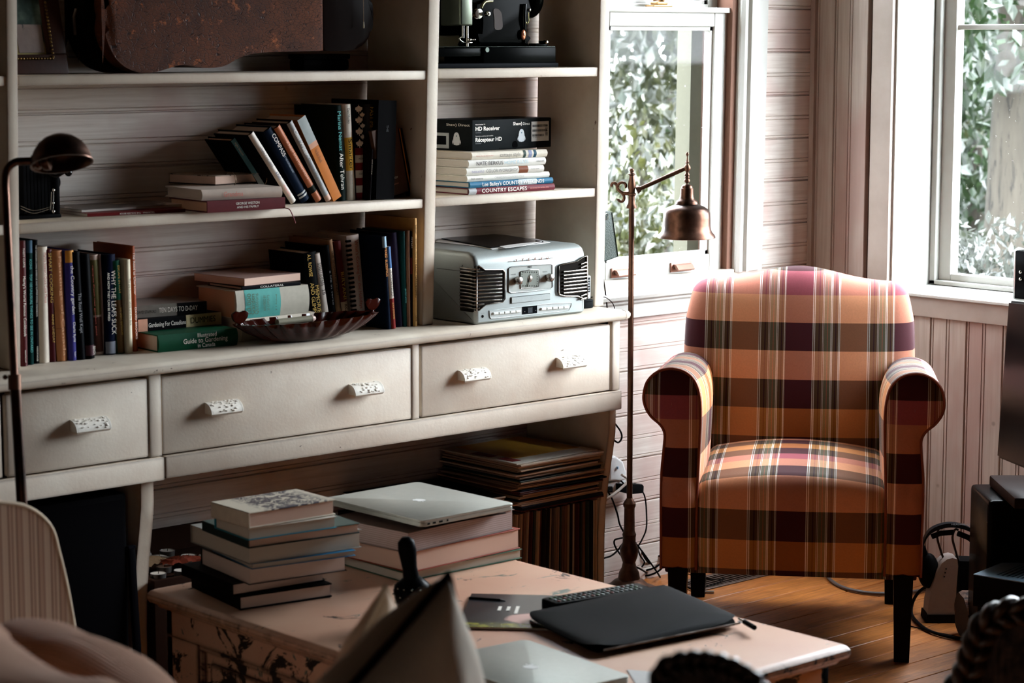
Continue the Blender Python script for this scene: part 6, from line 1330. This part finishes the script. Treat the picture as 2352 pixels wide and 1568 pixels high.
# wicker chairs in the foreground
WICK = m_metal('dark_rattan', hx('#2a1c15'), hx('#5a4436'), .32, 40, 0.0)
def braid(path, amp, r, per, strands=4):
    P_ = smooth_pts(path, 14); out = []; L_ = [0]
    for a, b in zip(P_, P_[1:]): L_.append(L_[-1]+(b-a).length)
    for s in range(strands):
        ph = 2*PI*s/strands; pts = []
        for i, p in enumerate(P_):
            t_ = (P_[min(i+1, len(P_)-1)]-P_[max(i-1, 0)]).normalized(); u = t_.cross(FW).normalized(); v = t_.cross(u)
            q_ = L_[i]/per*2*PI+ph; pts.append(p + u*amp*math.sin(q_) + v*amp*.7*math.sin(2*q_))
        out.append(pts)
    return out
def wicker(label, path, D, seat_z, c):
    P_ = [PD(x, y, D) for x, y in path]; o0 = sum(P_, Vector())/len(P_); o0.z = 0; r_ = thing('wicker_chair', label, 'chair', o0)
    loc = [p-o0 for p in P_]
    for pts in braid(loc, c*1.15, c*.58, c*7): MB().tube(pts, c*.58, 7).obj('rim_strand', WICK, r_, 60)
    MB().tube(smooth_pts(loc, 6), c*.45, 8).obj('rim_core', plain('#140b08', .6), r_, 60)
    m = MB(); sp = smooth_pts(loc, 6); n_ = len(sp); nb = 14
    vs = [Vector((p.x, p.y, p.z+(.22-p.z)*j/nb)) + FW*(.008*math.sin(i*1.6)*(1 if j % 2 else -1)) for j in range(nb+1) for i, p in enumerate(sp)]
    m.add(vs, [(j*n_+i, j*n_+i+1, (j+1)*n_+i+1, (j+1)*n_+i) for j in range(nb) for i in range(n_-1)]); bmesh.ops.solidify(m.bm, geom=m.bm.faces[:], thickness=.012); m.obj('woven_back', WICK, r_, 60)
    for i in (0, n_-1): MB().tube([(sp[i].x, sp[i].y, 0), (sp[i].x, sp[i].y, .30)], .016, 10).obj('leg', WICK, r_, 60)
wicker('dark woven wicker chair whose braided rim rises before the table end', [(1512, 1680), (1516, 1570), (1535, 1533), (1580, 1521), (1640, 1524), (1700, 1548), (1745, 1590), (1775, 1690)], 2.55, .45, .0085)
wicker('dark wicker armchair with a thick braided arm beside the log', [(2150, 1640), (2215, 1560), (2240, 1490), (2262, 1440), (2300, 1412), (2352, 1404), (2420, 1420), (2480, 1500)], 3.6, .45, .015)

# ---------------------------------------------------------------- floor and right-hand corner
vt = thing('floor_vent', 'slotted metal floor register beneath the armchair', 'vent', (5.005, 4.605, .0006)); VM = plain('#5b4c44', .4, .6)
vw, vd = .17, .062
for nm, b in (('frame', (-vw, vw, -vd, -vd+.016, 0, .004)), ('frame', (-vw, vw, vd-.016, vd, 0, .004)), ('frame', (-vw, -vw+.016, -vd+.016, vd-.016, 0, .004)), ('frame', (vw-.016, vw, -vd+.016, vd-.016, 0, .004))): MB().box(*b, .001, 1).obj(nm, VM, vt)
for i in range(17): x = -vw+.024+i*.0181; MB().box(x, x+.007, -vd+.016, vd-.016, .0, .0035).obj('slat', VM, vt, 0)
MB().box(-vw+.016, vw-.016, -vd+.016, vd-.016, 0, .0006).obj('duct', plain('#050404', .9), vt, 0)
F0 = lambda x, y, z=.006: PZ(x, y, z)
cable('grey cable looping across the floor behind the armchair leg', [F0(1960, 1300), F0(1915, 1303), F0(1900, 1316), F0(1906, 1330), F0(1935, 1348), F0(1985, 1360), F0(2040, 1363), F0(2090, 1360), F0(2130, 1352)], .0055, '#5a5250')
cable('black cable curling off the headphone base onto the floor', [PZ(2215, 1337, .10), PZ(2180, 1332, .10), PZ(2140, 1340, .09), PZ(2108, 1362, .05), F0(2094, 1392), F0(2098, 1418), F0(2130, 1446), F0(2180, 1462), F0(2240, 1472), F0(2300, 1482)], .0048, '#141416')
cable('thin black lead lying on the floorboards below the cable loop', [F0(2070, 1432, .003), F0(2105, 1441, .003), F0(2150, 1452, .003), F0(2200, 1462, .003), F0(2260, 1478, .003)], .002, '#0d0b0b')
jk = cable('short black lead with a metal plug by the rear chair leg', [F0(1546, 1336, .004), F0(1575, 1346, .004), F0(1600, 1358, .004), F0(1622, 1360, .004)], .003, '#120e0d'); pv = F0(1640, 1359, .005)-Vector(jk.location); pu = F0(1620, 1359, .005)-Vector(jk.location); MB().tube([pu, pv], .0042, 8).obj('plug', plain('#a39a92', .3, .8), jk, 60)
cable('thin wire snaking over the floor register', [F0(1560, 1311, .008), F0(1605, 1325, .008), F0(1650, 1331, .008), F0(1664, 1326, .008), F0(1652, 1337, .008), F0(1622, 1347, .005), F0(1604, 1352, .004)], .0016, '#0d0b0b')
# headphones on their charging stand
h0 = PZ(2172, 1425, 0); hs = thing('charging_stand', 'grey upright headphone charging stand with two wire hooks near the wall', 'headphone stand', (h0.x, h0.y, 0)); n3 = Vector((math.sin(YAW), math.cos(YAW), 0)); DH = h0.dot(n3)
def PH(x, y, dd=0): d = ray(x, y); p = CAM + d*((DH+dd)/Vector((d.x, d.y, 0)).dot(n3)); return p-Vector((h0.x, h0.y, 0))
angH = math.atan2(RT.y, RT.x)
def hplate(mb, px_, d0, d1, bev=.004):
    f_ = [PH(*p, d0) for p in px_]; b_ = [PH(*p, d0)+n3*(d1-d0) for p in px_]; n_ = len(px_)
    mb.add(f_+b_, [tuple(range(n_)), tuple(range(2*n_-1, n_-1, -1))]+[(i, i+n_, (i+1) % n_+n_, (i+1) % n_) for i in range(n_)]); return mb
sh = [(2130, 1422), (2133, 1385), (2142, 1345), (2152, 1315), (2163, 1294), (2176, 1284), (2188, 1281), (2199, 1284), (2201, 1300), (2197, 1350), (2194, 1422)]
hplate(MB(), sh, -.02, .05).obj('body', plain('#8d817c', .5), hs, 30); hplate(MB(), [(2127, 1430), (2129, 1412), (2196, 1412), (2196, 1430)], -.026, .06).obj('foot', plain('#17110f', .6), hs)
hplate(MB(), [(2200, 1430), (2204, 1288), (2246, 1290), (2248, 1300), (2246, 1430)], .0, .07).obj('cradle', BLACKM, hs)
for pts in ([(2169, 1288), (2160, 1262), (2153, 1236), (2154, 1220), (2159, 1212), (2165, 1213)], [(2202, 1290), (2194, 1262), (2188, 1238), (2190, 1222), (2195, 1215), (2201, 1217)]): MB().tube(smooth_pts([PH(*p, .02) for p in pts], 5), .0034, 8).obj('wire_hook', plain('#3d312c', .3, .8), hs, 60)
for x, y in ((2173, 1306), (2171, 1315), (2169, 1324)): MB().ball(PH(x, y, -.021), .0022, 8, 6).obj('indicator', INK_K, hs, 60)
hp = thing('headphones', 'black over-ear headphones hanging on the grey charging stand', 'headphones', (h0.x, h0.y, 0))
band = smooth_pts([PH(*p, .02) for p in ((2118, 1262), (2121, 1242), (2134, 1220), (2158, 1207), (2188, 1203), (2222, 1211), (2246, 1230), (2262, 1256), (2270, 1280))], 6)
m = MB(); vs = []
for p in band: vs += [p+n3*.012+Vector((0, 0, .004)), p-n3*.012+Vector((0, 0, .004)), p-n3*.012-Vector((0, 0, .008)), p+n3*.012-Vector((0, 0, .008))]
m.add(vs, [(i*4+j, i*4+(j+1) % 4, i*4+4+(j+1) % 4, i*4+4+j) for i in range(len(band)-1) for j in range(4)]+[(0, 1, 2, 3), tuple(4*len(band)-4+j for j in (3, 2, 1, 0))]); m.obj('headband', plain('#15171a', .3), hp, 50)
m = MB().tube([PH(*p, .02)-Vector((0, 0, .013)) for p in ((2140, 1222), (2160, 1214), (2190, 1212))], .008, 8).tube([PH(*p, .02)-Vector((0, 0, .013)) for p in ((2200, 1214), (2225, 1224), (2240, 1236))], .008, 8); m.obj('cushion', BLACKM, hp, 60)
text(hp, "HEADPHONES", plain('#7d7f82', .4), Matrix.Rotation(angH, 4, 'Z') @ Matrix.Rotation(math.radians(60), 4, 'X'), PH(2210, 1204, -.001), .06, .005)
for (cx, cy, rx, ry) in ((2132, 1310, 24, 42), (2264, 1320, 20, 40)):
    m = MB(); q_ = PH(cx, cy, .02); kk = DH/FPX*1.01; m.M = Matrix.Translation(q_) @ Matrix.Rotation(angH+.5, 4, 'Z'); m.ball((0, 0, 0), 1, 16, 12, rx*kk, .032, ry*kk); m.obj('ear_cup', plain('#0b0a0b', .5), hp, 60)
    MB().tube([PH(cx-14 if cx < 2200 else cx+6, 1255, .02), q_+Vector((0, 0, .02))], .009, 8).obj('yoke', BLACK, hp, 60)
# log
l0 = F0(2205, 1462, 0); lg = thing('firewood_log', 'short split log with dark bark lying on the floorboards', 'log', (l0.x, l0.y, 0)); ldir = (RT*.80 + n3*.10 + Vector((0, 0, 0))).normalized(); lr = .062
t = NT('log_bark'); v = t.coord('Object', (9, 9, 30)); n1 = t.noise(v, 2, 7, .7, 1); BARK = t.done(t.mix(t.ramp(n1, [(.38, (0, 0, 0)), (.62, (1, 1, 1))]), hx('#20120d'), hx('#6d4d3c')), .8, 0, t.bump(n1, .9, .02), .3)
m = MB(); N_ = 26; vs = []; st_ = [0, .01, .06, .12, .18, .25, .33]
side_ = ldir.cross(Vector((0, 0, 1))).normalized()
for k, s in enumerate(st_):
    for i in range(N_):
        a = 2*PI*i/N_; r_ = lr*(1+.06*math.sin(3*a+1)+.04*math.sin(7*a+k))*(.93 if k == 0 else 1); vs.append(ldir*s + side_*r_*math.cos(a) + Vector((0, 0, lr*1.04+r_*math.sin(a))))
m.add(vs, [(k*N_+i, k*N_+(i+1) % N_, (k+1)*N_+(i+1) % N_, (k+1)*N_+i) for k in range(len(st_)-1) for i in range(N_)]); m.obj('bark', BARK, lg, 60)
for k, s in ((0, 0), (len(st_)-1, st_[-1])):
    m = MB(); m.add([vs[k*N_+i] for i in range(N_)], [tuple(range(N_))]); m.obj('cut_end', m_paint('dark_end', hx('#1a0f0b'), hx('#33201a'), hx('#5a2a20'), .62, 20, False, .8), lg, 0)  # cut ends coloured darker than the bark
# black speaker with the television on it
s0 = PD(2268, 1250, 5.95); sp_ = thing('speaker_cabinet', 'black floor-standing speaker cabinet below the flat television', 'speaker', (s0.x, s0.y, 0), (0, 0, -YAW)); zs_ = PD(2268, 1148, 5.95).z
MB().box(0, .34, 0, .24, .01, zs_, .014, 3).obj('cabinet', plain('#070607', .25), sp_); MB().box(.02, .32, -.004, .004, .03, zs_-.04, .003).obj('grille_cloth', plain('#050505', .95), sp_)
for a in (.03, .31):
    for b in (.03, .21): MB().lathe([(.012, 0), (.012, .012)], (a, b, 0), 10).obj('foot', BLACK, sp_)
a = PD(2306, 1150, 5.95); tv = thing('television', 'flat black television seen edge-on on the speaker cabinet by the window', 'television', (a.x, a.y, zs_+.0006), (0, 0, -YAW))
MB().box(.0, .30, -.12, .19, 0, .030, .006).obj('stand', plain('#1d1513', .4), tv)
pt = lambda x, y, D: (PD(x, y, D)-Vector(tv.location))
R3 = Matrix.Rotation(YAW, 4, 'Z')
qa, qb, qc, qd = [R3 @ pt(*p) for p in ((2316, 690, 6.02), (2289, 1050, 6.02), (2420, 1104, 5.58), (2440, 702, 5.58))]
nr = (qb-qa).cross(qc-qb).normalized(); 
if nr.y < 0: nr = -nr
m = MB(); bk_ = [q_+nr*.035 for q_ in (qa, qb, qc, qd)]; m.add([qa, qb, qc, qd]+bk_, [(0, 1, 2, 3), (7, 6, 5, 4), (0, 4, 5, 1), (1, 5, 6, 2), (2, 6, 7, 3), (3, 7, 4, 0)]); bmesh.ops.bevel(m.bm, geom=m.bm.edges[:], offset=.006, segments=3, affect='EDGES'); m.obj('screen', plain('#030304', .3), tv, 50)
mid_ = qb*.25+qc*.75; MB().tube([(mid_.x, mid_.y+.02, mid_.z+.05), (mid_.x, mid_.y+.03, .0)], .020, 10).obj('neck', BLACK, tv, 60)
MB().tube([qa+nr*.001+Vector((.004, -.003, -.014)), qd+nr*.001+Vector((0, -.003, -.014))], .002, 6).obj('bezel_line', plain('#8d9498', .2, .8), tv, 60)
ms = thing('media_box', 'tall black box with two chrome buttons standing on the window sill', 'speaker', (PX(2341, 680, 5.66).x, PX(2341, 680, 5.66).y-.055, .8726)); zt2 = PX(2345, 573, 5.66).z
MB().box(-.03, .06, -.08, .055, 0, zt2-.8726, .004).obj('body', plain('#0c0b0c', .2), ms); MB().box(-.031, .0, .05, .057, .0, zt2-.8726, .002).obj('side_trim', plain('#b4b8b8', .3, .6), ms)
for y in (624, 640): p = PX(2341.5, y, 5.63); MB().ball((-.032, p.y-ms.location.y-.006, p.z-.8726), .006, 10, 8).obj('button', CHR, ms, 60)
# amplifier with slotted top on a low stand
zA = .275; aN, aR, aL = PZ(2236, 1318, zA), PZ(2380, 1341, zA), PZ(2310, 1286, zA); ax_ = (aR-aN); ax_.z = 0; ay_ = aL-aN; ay_.z = 0
am = thing('amplifier', 'black amplifier with blue light painted on its slotted metal lid', 'amplifier', (aN.x, aN.y, zA-.085), (0, 0, math.atan2(ax_.y, ax_.x))); la = .42; lb = min(.36, max(.16, Matrix.Rotation(-math.atan2(ax_.y, ax_.x), 3, 'Z') .__matmul__(ay_).y))
AMP = plain('#5f7482', .35, .5); MB().box(0, la, 0, lb, 0, .083, .003).obj('chassis', plain('#0b0b0c', .35), am)  # lid coloured blue-grey for the light falling on the black box
for nm, b in (('lid_frame', (0, la, 0, .030, .083, .085)), ('lid_frame', (0, la, lb-.022, lb, .083, .085)), ('lid_frame', (0, .05, .03, lb-.022, .083, .085)), ('lid_frame', (la-.04, la, .03, lb-.022, .083, .085))): MB().box(*b).obj(nm, AMP, am, 0)
for i in range(24): x = .055+i*.0135; MB().box(x, x+.006, .03, lb-.022, .083, .0848).obj('slat', AMP, am, 0)
sd = thing('media_stand', 'low black stand carrying the amplifier with the painted blue-lit lid', 'stand', (aN.x, aN.y, 0), (0, 0, math.atan2(ax_.y, ax_.x))); MB().box(.01, la, .005, lb+.04, zA-.115, zA-.0856, .004).obj('top', BLACKM, sd)
for a in (.03, la-.03):
    for b in (.03, lb): MB().box(a-.015, a+.015, b-.015, b+.015, 0, zA-.115, .002).obj('leg', BLACKM, sd)
# sockets and adapters on the boarded wall beside the records
YW = 4.735
rt_ = thing('wifi_adapter', 'white rounded plug-in adapter on the boarded wall by the records', 'adapter', (PY(1408, 1085, YW).x, YW+.02, PY(1408, 1085, YW).z)); lw_ = lambda x, y, d=0: (PY(x, y, YW)-Vector(rt_.location))+Vector((0, d, 0))
hp_ = [(p.x, p.z) for p in (lw_(1392, 1048), lw_(1408, 1046), lw_(1424, 1058), lw_(1432, 1082), lw_(1431, 1098), lw_(1418, 1104), lw_(1392, 1104))]; MB().prism(hp_, 'y', -.035, .02, .008, 3).obj('shell', plain('#d8d8d8', .35), rt_, 50); a = lw_(1409, 1072); MB().lathe([(.003, 0), (.003, .008)], (a.x, -.038, a.z-.004), 10).obj('indicator', plain('#8fb0d0', .3), rt_)
ps_ = thing('power_strip', 'white power strip with plugs standing against the boarded wall', 'power strip', (PY(1400, 1150, YW).x, YW, PY(1400, 1150, YW).z)); lw_ = lambda x, y, d=0: (PY(x, y, YW)-Vector(ps_.location))+Vector((0, d, 0))
MB().prism([(p.x, p.z) for p in (lw_(1391, 1110), lw_(1426, 1098), lw_(1436, 1104), lw_(1430, 1122), lw_(1402, 1140), lw_(1391, 1142))], 'y', -.01, .03, .004).obj('housing', plain('#cfcfd0', .4), ps_); text(ps_, "TASK", INK_K, FRONT, lw_(1410, 1099, -.0115), .020, .006)
m = MB(); 
for y in (1118, 1122, 1126): m.tube([lw_(1388, y, -.014), lw_(1398, y, -.014)], .004, 8)
m.obj('plug', BLACK, ps_, 60)
br_ = thing('power_brick', 'black power brick held against the boarded wall behind the lamp pole', 'power brick', (PY(1438, 1119, YW).x, YW, PY(1438, 1119, YW).z)); lw_ = lambda x, y, d=0: (PY(x, y, YW)-Vector(br_.location))+Vector((0, d, 0))
MB().prism([(p.x, p.z) for p in (lw_(1409, 1108), lw_(1466, 1110), lw_(1469, 1114), lw_(1468, 1130), lw_(1440, 1133), lw_(1409, 1126))], 'y', -.02, .018, .004).obj('case', plain('#101112', .35), br_); a = lw_(1467, 1120); MB().tube([a, a+Vector((.012, 0, -.004))], .004, 8).obj('strain_relief', BLACK, br_, 60)
W3 = lambda x, y, d=0: PY(x, y, 4.725+d)
cable('black lead looping out from behind the sideboard end', [W3(1398, 955), W3(1412, 972), W3(1425, 990), W3(1428, 1005), W3(1420, 1016), W3(1409, 1008), W3(1405, 995)], .0028, '#0c0a0a')
cable('black lead dropping from the power strip past the records', [W3(1392, 1080), W3(1408, 1092), W3(1424, 1102), W3(1440, 1120, -.03), W3(1441, 1135, -.03)], .0026, '#0c0a0a')
cable('white flat lead crossing in front of the power strip', [W3(1385, 1152, -.02), W3(1402, 1140, -.03), W3(1425, 1122, -.03), W3(1440, 1107, -.03), W3(1440, 1098, -.02), W3(1428, 1090, -.02)], .0042, '#c9c0b8')
cable('black wire hanging from the power brick to the floor coil', [W3(1470, 1122), W3(1481, 1140), W3(1485, 1180), W3(1484, 1215), W3(1474, 1240), W3(1466, 1256), W3(1470, 1275), W3(1480, 1290), W3(1474, 1302)], .0024, '#0c0a0a')
cable('black wire running down behind the lamp pole', [W3(1394, 1125), W3(1406, 1146), W3(1418, 1180), W3(1424, 1205), W3(1440, 1232), W3(1458, 1245), W3(1478, 1270), W3(1508, 1312, -.02), F0(1516, 1325, .004)], .0028, '#0c0a0a')
cable('black wire curling out beside the upright records', [W3(1388, 1281), W3(1404, 1276), W3(1420, 1262), W3(1436, 1240), W3(1441, 1234), W3(1424, 1236), W3(1412, 1240), W3(1412, 1252), W3(1424, 1272), W3(1442, 1292), W3(1470, 1306), F0(1490, 1318, .004)], .0028, '#0c0a0a')
ck = F0(1490, 1322, .0); cw = thing('cable_coil', 'tangled coil of black cable on the floor by the lamp foot', 'cable', ck); q_ = random.Random(4)
for j in range(5):
    c0 = Vector((q_.uniform(-.012, .012), q_.uniform(-.012, .012), .035+.008*j)); tl_ = Euler((q_.uniform(.6, 1.3), q_.uniform(-.5, .5), q_.uniform(-.6, .6))).to_matrix(); MB().tube([c0+tl_ @ Vector((.050*math.cos(k*2*PI/20), .030*math.sin(k*2*PI/20), 0)) for k in range(20)], .003, 6, True).obj('loop', plain('#0c0a0a', .35), cw, 60)

# ---------------------------------------------------------------- the garden outside
gd = MB().box(-60, 160, -120, 180, -.5, -.35).obj('ground', m_paint('lawn', hx('#202510'), hx('#323216'), hx('#181f0d'), .62, 2, False, .9), None, 0); gd['kind'] = 'structure'
def m_leaf(name, a, b, c_):
    t = NT(name); n = t.noise(t.coord(), 2.5, 4); n2 = t.noise(t.coord(), 14, 2)
    c = t.mix(t.ramp(n, [(.35, (0, 0, 0)), (.65, (1, 1, 1))]), a, b); c = t.mix(t.ramp(n2, [(.55, (0, 0, 0)), (.62, (1, 1, 1))]), c, c_)
    d = t.n('BsdfDiffuse', i_0=c); tr_ = t.n('BsdfTranslucent', i_0=c); g = t.n('BsdfGlossy', i_Roughness=.35); mx = t.n('MixShader', i_0=.45, i_1=d.outputs[0], i_2=tr_.outputs[0]); mx2 = t.n('MixShader', i_0=.06, i_1=mx.outputs[0], i_2=g.outputs[0]); t.t.links.new(mx2.outputs[0], t.out.inputs[0]); return t.m
LF = [m_leaf('spring_leaves', hx('#20260c'), hx('#343514'), hx('#45432c')), m_leaf('green_leaves', hx('#132110'), hx('#203417'), hx('#333e2b')), m_leaf('blossom_leaves', hx('#3c3f3a'), hx('#484945'), hx('#2c3026')), m_leaf('far_leaves', hx('#171d0a'), hx('#25280f'), hx('#353624'))]  # second set is a deeper green leaf by its own colour
TRK = m_paint('tree_bark', hx('#3c372f'), hx('#302b24'), hx('#1f1b17'), .58, 6, False, .9, (6, 6, 1), .6)
def leafmesh(n_, sx_, sy_, sz_, lf, seed, hollow=.5):
    q_ = random.Random(seed); vs, fs = [], []
    for _ in range(n_):
        while True:
            p = Vector((q_.uniform(-1, 1), q_.uniform(-1, 1), q_.uniform(-1, 1)))
            if hollow < p.length < 1: break
        w_ = 1+.22*math.sin(5*p.x+seed)+.18*math.sin(7*p.z+2*seed); c0 = Vector((p.x*sx_*w_, p.y*sy_*w_, p.z*sz_*w_)); e = Euler((q_.uniform(0, 6), q_.uniform(0, 6), q_.uniform(0, 6))).to_matrix(); s = lf*q_.uniform(.6, 1.3); k = len(vs)
        vs += [c0+e @ Vector(v) for v in ((-s, 0, 0), (0, -s*.45, .1*s), (s, 0, 0), (0, s*.45, .1*s))]; fs.append((k, k+1, k+2, k+3))
    me = bpy.data.meshes.new('foliage'); me.from_pydata(vs, [], fs); return me
def plant(name, label, cat, D, px_, z, s, n_, lf, mat, trunk=None, seed=1, group=None, hollow=.5, blossom=0):
    d = ray(px_, 300); d.z = 0; d.normalize(); g = Vector((d.x*D, d.y*D, -.35)); lf *= .62; n_ = int(n_*2.2); blossom = int(blossom*1.6)
    r_ = thing(name, label, cat, g, (0, 0, 0), group)
    put('foliage', leafmesh(n_, s[0], s[1], s[2], lf, seed, hollow), mat, r_, (0, 0, z+.35))
    if blossom: put('blossom', leafmesh(blossom, s[0]*1.03, s[1]*1.03, s[2]*1.03, lf*1.1, seed+50, .85), LF[2], r_, (0, 0, z+.35))
    tr_, h_ = trunk or (.03, z+.2); MB().tube([(0, 0, 0), (.03, .02, h_*.5), (0, 0, h_+.35)], [tr_*1.2, tr_, tr_*.7], 10).obj('trunk', TRK, r_, 60); return r_
plant('shrub', 'yellow-green flowering shrub close outside the small window', 'shrub', 10.5, 1455, .35, (.75, .75, .85), 1500, .055, LF[0], seed=3, blossom=260)
plant('shrub', 'pale spring shrub outside the small window near its outer edge', 'shrub', 12.0, 1600, .45, (.8, .8, .8), 1500, .06, LF[0], seed=8, blossom=420)
plant('shrub', 'white-flowering bush low outside the small window', 'shrub', 9.0, 1530, -.02, (.6, .6, .42), 1100, .05, LF[2], seed=12)
plant('tree', 'slender garden tree seen through the small window', 'tree', 13.0, 1470, 3.0, (1.5, 1.5, 2.6), 4200, .085, LF[3], (.06, 1.2), 21, blossom=250)
plant('tree', 'spreading light green tree behind the small window shrubs', 'tree', 15.5, 1650, 3.4, (2.0, 2.0, 2.9), 4600, .09, LF[3], (.09, 1.0), 31, blossom=350)
plant('tree', 'garden tree with a bare pale trunk outside the large window', 'tree', 11.0, 2345, 2.25, (1.0, 1.0, .75), 2200, .075, LF[1], (.17, 1.9), 41, blossom=150)
plant('tree', 'bushy green tree filling the large window from behind', 'tree', 14.0, 2255, 1.1, (1.3, 1.3, 1.2), 3200, .085, LF[1], (.09, 1.0), 51, blossom=420)
plant('shrub', 'round white hydrangea bush low outside the large window', 'shrub', 9.0, 2235, .38, (.30, .30, .52), 1800, .04, LF[2], None, 61, None, .7)
plant('tree', 'distant pale tree beyond the large window', 'tree', 19.0, 2130, 1.4, (2.2, 2.2, 1.5), 2600, .11, LF[0], (.12, 1.2), 71, blossom=300)
plant('tree', 'far green tree at the back of the garden', 'tree', 19.0, 1540, 4.6, (3.6, 3.6, 4.4), 4600, .13, LF[3], (.14, 1.4), 81, blossom=500)
plant('tree', 'unseen tall dark tree added to cut the sky at the small window', 'tree', 14.0, 900, 3.6, (2.6, 2.6, 3.2), 4200, .10, LF[1], (.14, 1.4), 101)  # hidden from view, added to block sky light at the small window
for nm_, gx, gy, sd_ in (('unseen broad tree added to shade the wall beside the small window', -1.2, 12.0, 111), ('unseen tree added behind the small window to dim its light', 3.2, 13.0, 121)):  # both trees unseen, added to keep daylight off the right wall
    r_ = thing('tree', nm_, 'tree', (gx, gy, -.35)); put('foliage', leafmesh(9000, 3.0, 2.6, 4.4, .085, sd_, .45), LF[1], r_, (0, 0, 4.6)); MB().tube([(0, 0, 0), (.05, .03, 1.4), (0, 0, 3.0)], [.2, .17, .12], 10).obj('trunk', TRK, r_, 60)
plant('tree', 'far leafy tree closing the view past the corner of the house', 'tree', 20.0, 2330, 1.6, (2.6, 2.6, 1.6), 2600, .13, LF[1], (.14, 1.4), 91)
# ---------------------------------------------------------------- fit the lettering to its measured lengths and set it as mesh
bpy.context.view_layer.update()
dg = bpy.context.evaluated_depsgraph_get()
for o_, L_ in FITS:
    d_ = o_.dimensions.x; nm = o_.name; mat = o_.data.materials[0]; mb_ = o_.matrix_local.copy(); par = o_.parent
    me = bpy.data.meshes.new_from_object(o_.evaluated_get(dg)); cu = o_.data
    bpy.data.objects.remove(o_); bpy.data.curves.remove(cu)
    if d_ > 1e-6:
        for v_ in me.vertices: v_.co.x *= L_/d_
    me.materials.clear(); me.materials.append(mat)
    n_ = bpy.data.objects.new(nm.split('.')[0], me); COL.objects.link(n_); n_.parent = par; n_.matrix_local = mb_
